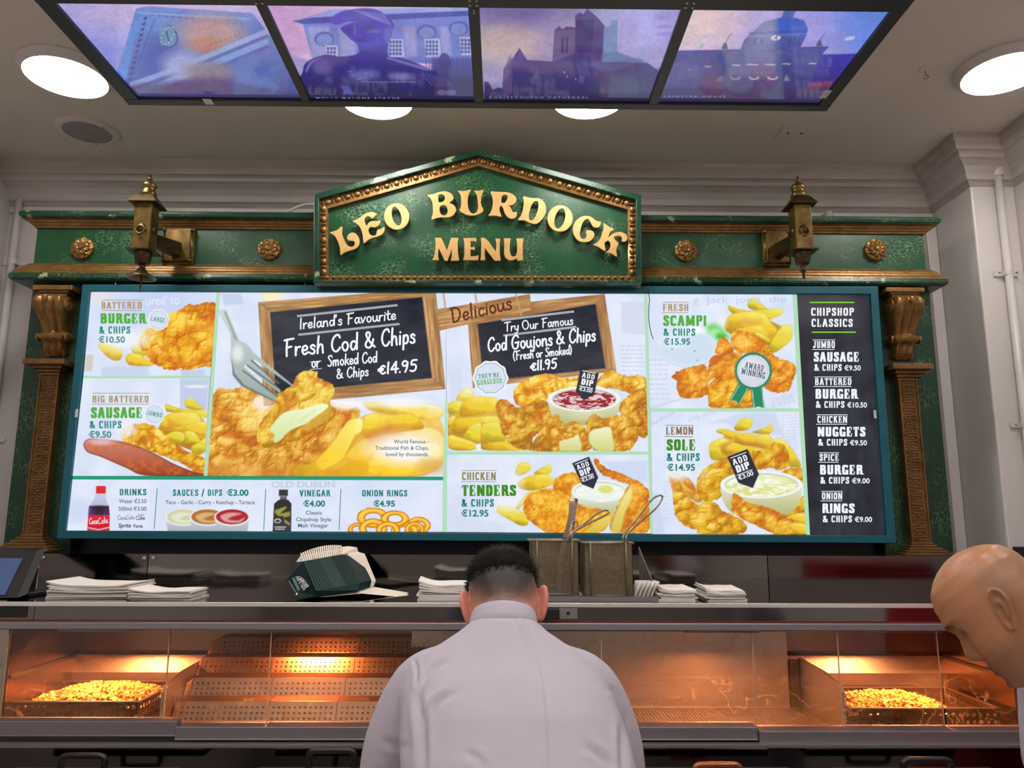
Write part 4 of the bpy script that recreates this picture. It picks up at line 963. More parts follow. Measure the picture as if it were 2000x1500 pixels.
LET = [
 ('l', 640, 360, 10, [(45,940),(180,895),(275,820),(280,900),(275,960),(320,1080),(370,1170),(430,1215),(480,1220),(520,1190),(530,1140),(500,1105),(450,1100),(405,1090),(380,1040),(400,985),(450,950),(510,945),(570,985),(610,1050),(620,1130),(600,1200),(550,1250),(480,1280),(400,1300),(320,1335),(255,1380),(245,1310),(235,1220),(200,1120),(150,1020),(90,970)], []),
 ('e', 640, 360, 10, [(490,715),(560,690),(640,640),(720,580),(810,545),(880,540),(960,580),(915,620),(865,665),(820,625),(770,625),(725,665),(720,720),(740,770),(760,810),(800,750),(850,720),(920,715),(980,715),(1020,700),(1020,760),(985,805),(930,835),(880,835),(835,830),(800,870),(795,920),(830,980),(890,1005),(940,985),(960,930),(970,890),(1040,870),(1105,830),(1110,890),(1080,950),(1020,1000),(950,1025),(870,1045),(790,1085),(710,1145),(690,1080),(685,1000),(660,900),(620,820),(570,770)], []),
 ('o', 640, 360, 10, ell(1347, 626, 243, 258, -10), [ell(1345, 622, 88, 188, -15)]),
 ('b', 830, 360, 10, [(50,210),(150,195),(230,165),(330,140),(430,140),(520,190),(555,255),(535,310),(475,360),(550,395),(600,460),(600,520),(560,590),(490,635),(400,645),(300,645),(210,660),(130,690),(140,620),(155,560),(155,450),(140,350),(105,270)], [[(255,240),(280,200),(330,195),(380,220),(390,270),(370,320),(330,345),(270,350),(258,300)], [(285,470),(300,425),(350,405),(410,420),(440,480),(440,550),(410,600),(350,605),(305,570),(288,520)]]),
 ('u', 830, 360, 10, [(640,125),(720,130),(800,125),(890,100),(860,170),(840,240),(830,330),(840,420),(860,500),(900,555),(950,570),(1000,545),(1030,490),(1040,420),(1030,330),(1020,240),(1000,170),(960,120),(1050,125),(1140,105),(1110,190),(1095,270),(1090,350),(1110,430),(1140,500),(1090,560),(1000,595),(910,608),(820,595),(740,560),(675,510),(700,440),(708,360),(705,270),(690,190)], []),
 ('r', 830, 360, 10, [(1285,140),(1400,145),(1500,148),(1600,155),(1700,185),(1770,245),(1785,310),(1750,370),(1700,405),(1630,410),(1670,440),(1690,490),(1720,545),(1790,540),(1790,600),(1760,650),(1700,670),(1640,655),(1590,610),(1560,560),(1535,490),(1510,430),(1480,415),(1460,440),(1455,500),(1475,570),(1490,630),(1400,615),(1320,610),(1240,612),(1280,550),(1310,470),(1325,380),(1325,300),(1310,220)], [[(1490,330),(1500,240),(1540,205),(1590,205),(1620,240),(1600,300),(1570,350),(1530,365),(1490,355)]]),
 ('d', 1000, 360, 16.667, [(370,395),(550,430),(720,450),(880,455),(1000,530),(1080,650),(1105,800),(1090,930),(1040,1050),(960,1160),(860,1250),(760,1285),(650,1270),(520,1220),(380,1165),(200,1160),(280,1030),(340,880),(370,720),(385,560)], [[(540,1000),(580,830),(630,690),(700,580),(780,540),(850,570),(865,680),(840,830),(790,980),(730,1100),(640,1175),(570,1150)]]),
 ('o', 1060, 380, 11.11, ell(378, 517, 272, 286, 10), [ell(372, 517, 108, 225, 15)]),
 ('c', 1060, 380, 11.11, [(1265,595),(1180,575),(1120,540),(1060,490),(990,465),(900,465),(810,495),(730,560),(680,640),(655,740),(665,840),(710,930),(780,1000),(860,1025),(960,1025),(1050,990),(1105,920),(1120,860),(1090,800),(1030,775),(970,780),(940,800),(955,860),(945,910),(915,955),(870,960),(825,930),(805,860),(820,760),(850,650),(890,570),(940,535),(990,535),(1020,570),(1060,640),(1100,695),(1160,715),(1220,700),(1250,650)], []),
 ('k', 1060, 380, 11.11, [(1315,620),(1390,660),(1460,705),(1540,740),(1520,775),(1470,800),(1445,860),(1425,930),(1490,870),(1570,830),(1680,810),(1770,840),(1825,890),(1835,950),(1800,1010),(1750,1020),(1715,1005),(1725,950),(1690,900),(1620,890),(1560,910),(1545,940),(1590,1000),(1645,1050),(1620,1110),(1600,1180),(1600,1260),(1615,1310),(1595,1345),(1530,1300),(1460,1265),(1375,1255),(1430,1200),(1465,1140),(1470,1060),(1440,1010),(1390,1005),(1350,1040),(1345,1100),(1360,1170),(1355,1220),(1300,1195),(1220,1140),(1150,1110),(1095,1090),(1180,1040),(1240,970),(1280,880),(1310,770),(1325,690)], []),
 ('m', 830, 360, 10, [(195,1045),(320,1045),(430,1290),(510,1045),(655,1045),(635,1110),(640,1280),(670,1490),(500,1490),(525,1400),(520,1270),(440,1490),(385,1490),(270,1240),(250,1380),(270,1480),(140,1480),(180,1400),(205,1250),(210,1120)], []),
 ('e', 830, 360, 10, [(750,1050),(1000,1045),(1000,1120),(940,1105),(890,1105),(890,1225),(930,1230),(970,1210),(972,1290),(930,1270),(890,1270),(890,1405),(960,1405),(1050,1385),(1035,1480),(750,1480),(770,1390),(770,1150)], []),
 ('n', 830, 360, 10, [(1090,1045),(1160,1045),(1230,1100),(1385,1310),(1395,1200),(1390,1110),(1375,1060),(1470,1060),(1460,1130),(1460,1350),(1480,1490),(1360,1490),(1170,1240),(1165,1380),(1180,1480),(1080,1480),(1095,1390),(1100,1150)], []),
 ('u', 830, 360, 10, [(1540,1055),(1675,1055),(1660,1130),(1655,1300),(1680,1390),(1730,1415),(1780,1385),(1800,1300),(1800,1130),(1785,1055),(1925,1055),(1910,1130),(1908,1400),(1920,1480),(1800,1490),(1795,1440),(1720,1480),(1640,1480),(1570,1430),(1545,1350),(1550,1150)], []),
]
LY = FY+.012
for k, (nm, x0, y0, s, o, hs) in enumerate(LET):
    q = lambda pts, c: pl([(x0+x/s, y0+y/s) for x, y in (smoothpts(pts, 3, True) if c else pts)], LY)
    crv = k < 10 and len(o) < 70
    mm = MB(); mm.extrude(q(o, crv and nm != 'o'), (0, 0, 0), (0, .012, 0), [q(h, nm != 'o') for h in hs])
    mm.build('letter', gold_lt, ped)

# ---------------------------------------------------------------- brass wall lanterns
brass = mat('aged_brass', (128, 104, 58), 0.36, metal=0.85, noise=((14, 14, 9), 0.9, (58, 46, 28)), bump=((40, 40, 40), 0.1))
brass_dk = mat('dark_brass', (84, 68, 42), 0.4, metal=0.85, noise=((20, 20, 20), 0.8, (44, 34, 24)))
def lantern(bx, rows, plate, label, bell):
    BYc = 3.16; c = at(bx, rows['mid'], Y=BYc); X = float(c[0]); z = {k: float(at(bx, v, Y=BYc)[2]) for k, v in rows.items()}
    t = thing('brass_lantern', (X, BYc, z['bot']), label, 'wall lantern', 'brass wall lanterns on the green beam')
    p0, p1 = at(plate[0], plate[1], Y=BY-.01), at(plate[2], plate[3], Y=BY-.01)
    pm = MB(); pm.box((p0[0], BY-.016, p1[2]), (p1[0], BY-.0005, p0[2])); pm.box((p0[0]+.012, BY-.03, p1[2]+.012), (p1[0]-.012, BY-.016, p0[2]-.012))
    pm.build('back_plate', brass, t, bevel=.004)
    for sx in (0, 1):
        xx = p0[0]+.008 if sx == 0 else p1[0]-.008
        MB().tube([(xx, BY-.022, p1[2]+.012), (xx, BY-.022, p0[2]-.012)], .006, 8).build('edge_rod', brass, t, smooth='all')
        for zz in (p1[2]+.014, p0[2]-.014): MB().sphere((xx, BY-.03, zz), .0085, 10, 8).build('rivet', brass, t, smooth='all')
    az = z['arm']; hw = .021
    a0 = np.array([X, BYc+.02, az]); a1 = np.array([(p0[0]+p1[0])/2, BY-.018, (p0[2]+p1[2])/2-.02])
    MB().hexa([(a0[0]-hw, a0[1], a0[2]-.028), (a0[0]+hw, a0[1], a0[2]-.028), (a1[0]+hw, a1[1], a1[2]-.034), (a1[0]-hw, a1[1], a1[2]-.034),
               (a0[0]-hw, a0[1], a0[2]+.026), (a0[0]+hw, a0[1], a0[2]+.026), (a1[0]+hw, a1[1], a1[2]+.034), (a1[0]-hw, a1[1], a1[2]+.034)]).build('arm', brass_dk, t, bevel=.004)
    h = .037
    MB().box((X-h, BYc-h, z['bot']), (X+h, BYc+h, z['top'])).build('body', brass, t, bevel=.003)
    rm = MB(); e = .058
    rm.loft([[(X+sx*r, BYc+sy*r, zz) for sx, sy in ((-1, -1), (1, -1), (1, 1), (-1, 1))] for r, zz in ((e, z['top']-.012), (e, z['top']-.008), (h*.9, z['top']+.028), (h*.72, z['top']+.034))])
    rm.build('roof', brass_dk, t)
    T = z['top']; H = z['tip']-T
    MB().lathe([(.030, .03), (.034, .034), (.033, .045), (.026, .058), (.027, .066), (.031, .072), (.031, .084), (.024, .092), (.010, .096), (.006, .102), (.011, .108), (.011, .114), (.004, .121), (.007, .126), (.002, .134)], (X, BYc, T), n=20).build('finial', brass, t, smooth=50)
    fm = MB(); e = .053
    fm.box((X-e, BYc-e, z['bot']-.004), (X+e, BYc+e, z['bot']+.001)); fm.build('base_plate', brass_dk, t)
    B = z['bot']
    MB().lathe([(.036, -.004), (.036, -.02), (.032, -.032), (.030, -.05), (.024, -.058), (.012, -.062), (.009, -.08), (.013, -.086), (.006, -.094), (.006, -.118), (.002, -.122)], (X, BYc, B), n=20).build('drop', brass_dk, t, smooth=50)
    md = MB(); mz = z['ring']
    md.lathe([(.022, 0), (.020, -.005), (.012, -.009), (0, -.010)], (X, BYc-h, mz), (0, 1, 0), n=16)
    md.build('boss', brass_dk, t, smooth=50)
    MB().tube([(X+.018*math.sin(a), BYc-h-.011-.002*math.cos(a), mz-.010-.018*math.cos(a)) for a in np.linspace(0, 2*PI, 20, endpoint=False)], .003, 6, closed=True).build('ring', brass, t, smooth='all')
    mb2 = MB(); sd = 1 if bx < 980 else -1
    mb2.lathe([(.022, 0), (.020, .005), (.012, .009), (0, .010)], (X+sd*h, BYc, mz), (sd, 0, 0), n=16); mb2.build('boss', brass_dk, t, smooth=50)
    if bell:
        zb_ = z['bell']
        MB().lathe([(.010, .045), (.013, .04), (.030, .018), (.058, .002), (.060, -.003), (.057, -.003), (.028, .013), (.010, .03)], (X, BYc, zb_), n=28).build('bell_shade', brass_dk, t, smooth=50)
        MB().tube([(X, BYc, zb_+.045), (X, BYc, B-.1)], .005, 8).build('stem', brass_dk, t)
        MB().tube([(X, BYc, zb_+.03), (X+.001, BYc-.003, zb_-.03), (X-.002, BYc, zb_-.045), (X+.003, BYc-.002, zb_-.065)], [.0035, .003, .004, .002], 6).build('pull_wire', brass_dk, t)
lantern(284, dict(mid=450, top=397, bot=492, tip=356, arm=462, ring=451, bell=542), (322, 446, 377, 517), 'brass wall lantern on the left of the beam, with an open bell shade under it', True)
lantern(1564, dict(mid=450, top=400, bot=492, tip=360, arm=462, ring=454), (1487, 450, 1545, 520), 'brass wall lantern on the right of the beam, ending in a plain drop', False)

# ---------------------------------------------------------------- little hooks under the beam
steel_hook = mat('hook_steel', (180, 180, 180), 0.3, metal=1.0)
def cup_hook(px, label):
    c = at(px, 550, Y=3.36); x, y, z = float(c[0]), float(c[1]), zb[1]
    m = MB(); m.tube([(x, y, z+.004), (x, y, z-.016)]+[(x+.0075*math.sin(a), y, z-.0235+.0075*math.cos(a)) for a in np.linspace(.3, 5.2, 10)], .0022, 6)
    o = m.build('eye_hook', steel_hook, smooth='all'); return tag(o, label, 'hook', 'eye hooks under the beam'), (x, y, z)
for px, lb in [(226, 'small steel eye hook under the beam left of the bell shade'), (596, 'small steel eye hook under the beam by the left corner of the gabled sign'),
               (763, 'small steel eye hook under the gabled sign above the chalkboard with the fork'), (1088, 'small steel eye hook under the gabled sign above the smaller chalkboard'),
               (1266, 'small steel eye hook holding a dangling dark cord'), (1653, 'small steel eye hook under the beam above the black menu column')]:
    _, hp = cup_hook(px, lb)
    if px == 1266:
        cp = [at(x, y, Y=3.335) for x, y in [(1265.5, 566), (1266.5, 572), (1268.5, 586), (1267, 606), (1268, 630), (1271, 648), (1275.5, 662)]]
        tag(MB().tube(smoothpts(cp, 4), .0018, 6).build('cord', black_plastic), 'thin dark cord dangling over the menu from an eye hook', 'cord')
# ---------------------------------------------------------------- backlit menu box
MY = 3.36
ink = ink_mat('backlit_menu_print', 1.0, gloss=0.18, rough=0.3)
teal = mat('teal_frame', (0, 92, 108), 0.4, noise=((5, 5, 5), 0.5, (0, 66, 84)))
def M3(x, y, l=0.0): return at(x, y, Y=MY-l)
menu = thing('menu_lightbox', M3(930, 1055), 'long backlit menu box in a teal frame with food pictures and prices', 'menu board')
fo = [(114, 1052), (164, 557), (1712, 561), (1747.5, 1061)]; fi = [(131, 1036), (178, 570.5), (1697.5, 576), (1729, 1046)]
m = MB(); o = [M3(*p) for p in fo]; i_ = [M3(*p) for p in fi]
frame_ring(m, o, i_, MY-.014, 3.47); m.build('frame', teal, menu, bevel=.003)
m = MB(); m.hexa([tuple(p+np.array([0, dy, 0])) for dy in (.02, .09) for p in (o[0]*.999+o[2]*.001, o[3], o[2], o[1])]); m.build('case', navy, menu)
GREEN = (86, 172, 60); DGREEN = (60, 140, 30); TEAL = (38, 140, 122); TAN = (170, 146, 104); TEAL2 = (20, 124, 110); WHT = (240, 244, 252)
NIGHT = (34, 38, 54)

def paper(A, seed):
    """pale newsprint the menu is laid out on"""
    n = fbm(A.X/40, A.Y/40, seed, 3); A.C[:] = np.array([.86, .895, .97])+(n-.5)[:, None]*np.array([.10, .08, .03])
def ghost_lines(A, x0, y0, x1, rows, dy, a=.22, slope=0.0):
    r = random.Random(int(x0+y0))
    for k in range(rows):
        x = x0
        while x < x1:
            w = r.uniform(4, 12); y = y0+k*dy+(x-x0)*slope
            A.fill([(x, y), (min(x+w, x1), y+w*slope), (min(x+w, x1), y+1.6+w*slope), (x, y+1.6)], (150, 158, 182), .6, a); x += w+3
CH = dict(base=(232, 196, 40), lit=(250, 232, 116), dk=(184, 134, 16))
CY = dict(base=(226, 206, 50), lit=(244, 232, 120), dk=(176, 150, 24))

def art_burger(A):
    paper(A, 1); A.fade(300, 600, 140, 60, (.74, .80, .95), .7)
    A.at(140, 560, 6.667)
    A.fill([(390, 1050), (1000, 1010), (1000, 1160), (385, 1160)], (196, 206, 232), 3, .7); A.fill([(1430, 1090), (1730, 1080), (1740, 1160), (1420, 1160)], (186, 198, 230), 2, .7)
    A.fill([(180, 890), (285, 885), (262, 1100), (165, 1105)], (206, 200, 190), 2, .9)
    A.fade(300, 120, 320, 120, (.90, .88, .88), .6)
    A.chip([(320, 760), (420, 700), (640, 720), (670, 860), (640, 960), (540, 965), (440, 900)], seed=3, lit=(250, 246, 210), base=(228, 210, 96), dk=(196, 160, 30), ang=-80)
    A.chip([(720, 690), (860, 620), (960, 700), (1000, 880), (880, 930), (790, 860)], seed=4, lit=(250, 246, 200), base=(226, 214, 90), dk=(190, 170, 40))
    A.chip([(705, 900), (760, 860), (900, 880), (1080, 1010), (1060, 1030), (880, 1035), (740, 1020), (700, 960)], seed=5, **CH)
    A.batter([(1190, 1060), (1290, 1050), (1410, 1060), (1390, 1080), (1250, 1080)], 8, soft=1)
    A.batter([(1890, 232), (1760, 205), (1600, 240), (1520, 225), (1420, 290), (1260, 370), (1180, 520), (1020, 540), (900, 640), (880, 760), (960, 880), (1060, 1000), (1230, 1060), (1420, 1060), (1440, 1085), (1600, 1075), (1720, 1040), (1830, 1035), (1900, 800), (1960, 500)], 11, lo=(190, 98, 6), mid=(236, 164, 22), hi=(255, 214, 84), sc=16, dome=22)
    A.batter([(1030, 740), (1120, 700), (1240, 790), (1300, 840), (1200, 900), (1060, 850)], 14, sc=6, lo=(200, 90, 4), mid=(240, 166, 30), hi=(255, 224, 120), soft=3, a=.8)
    A.fade(700, 700, 380, 160, (236, 240, 250), .95); A.fade(980, 600, 200, 140, (248, 236, 214), .45)
def art_sausage(A):
    paper(A, 2); A.at(130, 740, 4.839)
    A.fill([(1090, 0), (1350, 0), (1340, 300), (1090, 290)], (180, 194, 226), 6, .7); A.fill([(1080, 0), (1092, 0), (1090, 280), (1078, 280)], (160, 176, 206), 2, .6)
    A.ellipse(1225, 72, 110, 14, (238, 236, 244), 0, 2)
    A.chip([(870, 500), (950, 380), (1060, 320), (1250, 330), (1320, 420), (1310, 640), (1230, 700), (1000, 600)], seed=90, base=(206, 160, 40), lit=(224, 184, 70), dk=(180, 120, 24))
    for p, s, k in [([(928, 220), (1000, 260), (1130, 290), (1340, 300), (1330, 380), (1250, 340), (980, 315), (935, 310)], 1, CY), ([(1110, 195), (1190, 172), (1230, 230), (1330, 290), (1200, 295), (1120, 270)], 2, CY),
                    ([(860, 480), (930, 340), (1040, 310), (1240, 320), (1280, 400), (1250, 430), (1040, 445), (900, 480), (870, 520)], 3, CH), ([(900, 480), (1100, 440), (1320, 390), (1330, 470), (1300, 540), (1180, 490), (1000, 500), (940, 520)], 4, CH),
                    ([(920, 540), (1020, 490), (1110, 510), (1125, 560), (1080, 620), (980, 590)], 5, CY), ([(1110, 490), (1200, 490), (1275, 590), (1220, 605), (1100, 610), (1130, 560)], 6, CY),
                    ([(1170, 640), (1260, 590), (1340, 540), (1320, 690), (1240, 725), (1180, 700)], 7, CY)]: A.chip(p, seed=s, **k)
    A.fill([(960, 380), (1080, 440), (960, 460)], (196, 120, 30), 6, .5)
    A.batter([(520, 480), (700, 420), (840, 450), (960, 560), (1080, 640), (1140, 690), (1220, 700), (1330, 780), (1320, 920), (1180, 860), (1050, 780), (830, 700), (640, 640), (540, 600)], 21, lo=(186, 110, 10), mid=(234, 176, 30), hi=(255, 224, 110), sc=7)
    P = [(165, 600), (210, 566), (330, 568), (560, 600), (800, 690), (1010, 800), (1180, 870), (1310, 915), (760, 915), (560, 840), (330, 740), (210, 700), (165, 650)]
    A.vgrad(P, (214, 140, 130), (150, 58, 20), .9, 5); i = A.sel(A.pts(P)); d = sdpoly(smoothpts(A.pts(P), 5, True), A.X[i], A.Y[i])
    n = fbm(A.X[i]/7, A.Y[i]/7, 5, 4); A.blend(i, (204, 104, 44), sstep(.45, .7, n)*sstep(0, 6, d)*.8); A.blend(i, (120, 50, 30), (1-sstep(0, 5, d))*sstep(-.5, .5, d)*.6)
    A.fade(330, 590, 170, 50, (228, 196, 204), .75); A.fade(560, 470, 140, 110, (238, 238, 244), .9)
def art_extras(A):
    paper(A, 3); A.at(130, 740, 4.839)
    A.fade(120, 1250, 200, 160, (.76, .82, .94), .6)
    # cola bottle
    A.fill([(278, 1020), (290, 1012), (362, 1012), (372, 1020), (370, 1085), (278, 1085)], (222, 30, 48))
    A.vgrad([(276, 1085), (368, 1085), (376, 1140), (404, 1215), (408, 1290), (404, 1440), (196, 1440), (204, 1290), (208, 1215), (258, 1140)], (196, 206, 226), (150, 150, 190), 1)
    A.vgrad([(214, 1200), (400, 1200), (408, 1290), (204, 1290)], (52, 22, 50), (84, 40, 92), 1); A.fill([(270, 1200), (350, 1200), (340, 1290), (275, 1290)], (36, 12, 26), 4, .7); A.fill([(214, 1210), (232, 1210), (226, 1285), (208, 1285)], (120, 96, 170), 3, .7)
    A.vgrad([(204, 1290), (408, 1290), (405, 1440), (196, 1440)], (222, 24, 52), (196, 10, 40), .8); A.fill([(198, 1400), (300, 1420), (404, 1398), (404, 1410), (300, 1432), (198, 1412)], (235, 225, 230), .8, .8)
    # three dips
    A.at(0, 520, 2.586)
    for x, c1, c2 in [(925, (206, 208, 170), (232, 234, 206)), (1048, (176, 112, 50), (226, 190, 130)), (1172, (170, 30, 40), (226, 190, 180))]:
        A.vgrad([(x-88, 1270), (x+88, 1270), (x+76, 1345), (x-76, 1345)], (206, 212, 220), (164, 172, 184)); A.ellipse(x, 1268, 90, 44, (232, 234, 236)); A.ellipse(x, 1266, 82, 38, c1)
        A.fill([(x-60, 1262), (x-10, 1244), (x+50, 1250), (x+10, 1262), (x-20, 1278), (x+30, 1284), (x+64, 1268), (x+40, 1294), (x-30, 1292)], c2, 2, .8, 4)
    # vinegar bottle
    A.at(400, 520, 2.586)
    A.fill([(374, 1128), (420, 1128), (420, 1160), (374, 1160)], (44, 48, 52)); A.vgrad([(380, 1160), (414, 1160), (414, 1182), (380, 1182)], (120, 130, 150), (60, 64, 70))
    A.vgrad([(372, 1180), (422, 1180), (438, 1200), (436, 1345), (342, 1345), (350, 1200)], (36, 34, 36), (56, 54, 56), .8)
    A.fill([(354, 1232), (410, 1212), (414, 1220), (380, 1250), (430, 1238), (430, 1262), (396, 1270), (398, 1262), (372, 1262), (356, 1248)], (196, 190, 70), 1, .7)
    A.fill([(400, 1276), (420, 1290), (432, 1300), (430, 1310), (404, 1296)], (190, 186, 70), 1, .7); A.ellipse(368, 1286, 17, 12, (214, 214, 214), 0, .8); A.ellipse(368, 1287, 12, 7, (40, 40, 44), 0, .8)
    # onion rings
    rg = np.random.RandomState(4)
    for x, y, rx, ry in [(770, 1330, 46, 34), (1080, 1310, 60, 44), (1010, 1340, 70, 50), (850, 1270, 80, 50), (960, 1275, 70, 40), (850, 1325, 70, 50), (1060, 1330, 50, 40), (925, 1335, 60, 46)]:
        for q, (c, w) in enumerate([((196, 116, 8), 1.0), ((244, 178, 34), .9), ((255, 206, 80), .66)]):
            a = np.linspace(0, 2*PI, 26, endpoint=False); wob = 1+.06*rg.rand(26)
            ii = A.pts([(x+rx*math.cos(t)*k_, y+ry*math.sin(t)*k_-q) for t, k_ in zip(a, wob)]); jj = A.pts([(x+rx*.5*math.cos(t), y+ry*.45*math.sin(t)) for t in a])
            s_ = A.sel(ii, 3); d = sdpoly(ii, A.X[s_], A.Y[s_]); d2 = -sdpoly(jj, A.X[s_], A.Y[s_]); dd = np.minimum(d, d2)
            A.blend(s_, c, sstep(-.7+q*1.6, .7+q*2.6, dd))
def board_wood(A, outer, inner, s, ang):
    """chalkboard: four wooden rails round a slate"""
    n = len(outer)
    for k in (1, 3, 0, 2): 
        a, b, c, d = outer[k], outer[(k+1) % 4], inner[(k+1) % 4], inner[k]
        A.wood([a, b, c, d], s+k, ang if k % 2 == 0 else ang+90, base=(206, 160, 104))
    i = A.sel(A.pts(inner)); d = sdpoly(A.pts(inner), A.X[i], A.Y[i]); nz = fbm(A.X[i]/30, A.Y[i]/12, s, 4)
    A.blend(i, np.array([.115, .13, .19])+(nz-.5)[:, None]*.16, sstep(-.8, .8, d))
def art_cod(A):
    paper(A, 4); A.at(400, 520, 2.586)
    ghost_lines(A.at(0, 0, 1), 445, 690, 500, 9, 7, .25); A.at(400, 520, 2.586)
    A.fill([(80, 140), (180, 140), (200, 190), (100, 200)], (186, 200, 232), 3, .7)
    A.fade(340, 150, 80, 46, (250, 236, 190), .9)
    A.batter([(15, 1075), (40, 660), (130, 620), (240, 612), (330, 680), (460, 660), (560, 680), (640, 690), (700, 700), (780, 720), (760, 800), (700, 860), (600, 1000), (480, 1075)], 31, lo=(176, 96, 14), mid=(226, 160, 44), hi=(255, 222, 128), sc=15, dome=24, dark=-.02)
    A.fill([(15, 980), (200, 1000), (460, 1000), (470, 1075), (15, 1075)], (216, 148, 60), 22, .65)
    A.chip([(560, 1075), (720, 830), (800, 740), (1214, 720), (1206, 1075)], seed=91, base=(228, 170, 60), lit=(246, 206, 110), dk=(214, 146, 50), soft=3)
    A.chip([(780, 680), (1000, 690), (1200, 700), (1215, 760), (1100, 780), (920, 745), (830, 730)], seed=33, lit=(252, 248, 224), base=(240, 214, 90), dk=(214, 170, 40), soft=2)
    A.chip([(460, 1060), (720, 940), (800, 860), (1100, 800), (1215, 840), (1205, 1065), (450, 1070)], seed=34, lit=(248, 226, 150), base=(240, 196, 60), dk=(226, 150, 30), soft=3)
    A.chip([(800, 760), (850, 740), (920, 755), (1060, 740), (1120, 820), (1050, 830), (900, 850), (800, 880)], seed=35, ang=-100, lit=(252, 236, 110), base=(238, 200, 44), dk=(208, 140, 30), soft=1.2)
    A.fill([(800, 860), (930, 790), (1000, 850), (840, 900)], (214, 130, 70), 10, .6)
    A.chip([(450, 1062), (440, 1030), (470, 1000), (540, 1000), (640, 900), (720, 780), (760, 765), (800, 768), (800, 830), (740, 900), (700, 980), (560, 1050), (520, 1066)], seed=36, ang=-35, lit=(255, 240, 140), base=(244, 206, 50), dk=(206, 150, 20), soft=1)
    A.fill([(800, 830), (740, 910), (700, 985), (720, 930), (760, 850)], (200, 140, 20), 3, .6)
    A.chip([(620, 1062), (760, 980), (960, 900), (1180, 880), (1205, 960), (1100, 1040), (900, 1064)], seed=37, ang=-60, lit=(255, 236, 130), base=(246, 204, 40), dk=(226, 160, 20), soft=4)
    A.fade(1010, 925, 250, 110, (252, 246, 240), 1.0); A.fade(1150, 1010, 110, 60, (214, 150, 80), .5)
    A.fade(290, 690, 70, 60, (250, 236, 226), .85); A.fade(720, 700, 160, 36, (250, 246, 246), .9); A.fade(980, 690, 200, 40, (248, 248, 250), .8)
    board_wood(A, [(270, 182), (1165, 110), (1215, 620), (298, 706)], [(330, 232), (1098, 155), (1147, 565), (358, 640)], 3, -5)
    A.fill([(1090, 105), (1162, 100), (1168, 160), (1100, 170)], (190, 148, 92), 1, .5)
    A.wood([(1160, 222), (1320, 186), (1320, 296), (1188, 325)], 5, -11, base=(206, 160, 104)); A.fill([(1200, 130), (1208, 130), (1236, 322), (1228, 322)], (196, 160, 104), .8)
    A.fade(300, 690, 60, 40, (252, 240, 220), .5)
    # fork
    A.vgrad([(62, 220), (108, 215), (150, 320), (172, 372), (215, 395), (250, 440), (445, 600), (440, 606), (250, 470), (245, 476), (385, 630), (376, 640), (205, 500), (198, 508), (365, 665), (352, 680), (190, 600), (145, 545), (128, 460), (134, 400), (128, 340)], (206, 216, 214), (150, 170, 166), .9)
    A.fill([(95, 230), (106, 225), (150, 330), (168, 376), (150, 372), (136, 330)], (148, 160, 158), 1.5, .8); A.fill([(136, 470), (150, 540), (200, 600), (352, 676), (350, 684), (185, 606), (140, 550)], (96, 112, 108), 1.2, .8)
    A.fade(165, 440, 40, 60, (236, 242, 240), .8)
    for a, b, c, d in [((236, 470), (378, 590), (372, 596), (232, 478)), ((214, 494), (372, 610), (368, 618), (212, 502)), ((192, 522), (352, 640), (346, 648), (190, 530))]: A.fill([a, b, c, d], (96, 108, 112), .8, .9)
    # piece of fish on the fork
    A.batter([(500, 530), (565, 532), (570, 560), (640, 595), (655, 635), (630, 690), (660, 720), (655, 760), (560, 830), (420, 900), (320, 920), (265, 880), (280, 790), (340, 720), (370, 650), (440, 600), (460, 560)], 41, lo=(176, 116, 14), mid=(226, 178, 44), hi=(250, 222, 112), sc=11, dome=20)
    A.vgrad([(330, 820), (400, 740), (500, 720), (560, 700), (615, 696), (620, 715), (560, 760), (500, 800), (430, 830), (380, 880), (350, 890), (350, 850)], (244, 248, 206), (206, 226, 160), 1.4, 4); A.fill([(400, 800), (470, 735), (480, 740), (420, 810)], (222, 232, 178), 1.5, .7); A.fill([(470, 780), (560, 720), (565, 726), (480, 790)], (216, 228, 170), 1.5, .7)
    A.fill([(500, 812), (620, 720), (640, 735), (600, 790), (520, 825)], (214, 166, 60), 2, .8, 3)
def dipbowl(A, x, y, rx, ry, depth, seed, c1, c2, body=(226, 232, 200), base=.62):
    A.vgrad([(x-rx, y)]+[(x-rx*(base+(1-base)*math.cos(t)), y+depth*math.sin(t)) for t in np.linspace(0, PI/2, 8)]+[(x+rx*(base+(1-base)*math.cos(t)), y+depth*math.sin(t)) for t in np.linspace(PI/2, 0, 8)], body, (182, 180, 120), 1)
    A.ellipse(x, y, rx, ry, (240, 244, 238)); A.ellipse(x, y, rx*.90, ry*.84, (206, 208, 196)); A.ellipse(x, y+ry*.06, rx*.87, ry*.78, c1)
    P = A.pts([(x, y)])[0]; s = A.o[2]; i = np.where(((A.X-P[0])/(rx*.86/s))**2+((A.Y-P[1]-ry*.06/s)/(ry*.76/s))**2 < 1)[0]
    n = fbm((A.X[i]-P[0])/11+3*fbm(A.X[i]/16, A.Y[i]/6, seed, 2), (A.Y[i]-P[1])/3.4, seed+1, 3); A.blend(i, c2, sstep(.50, .58, n)*.9)
def flag(A, pts): A.fill(pts, NIGHT, .7)
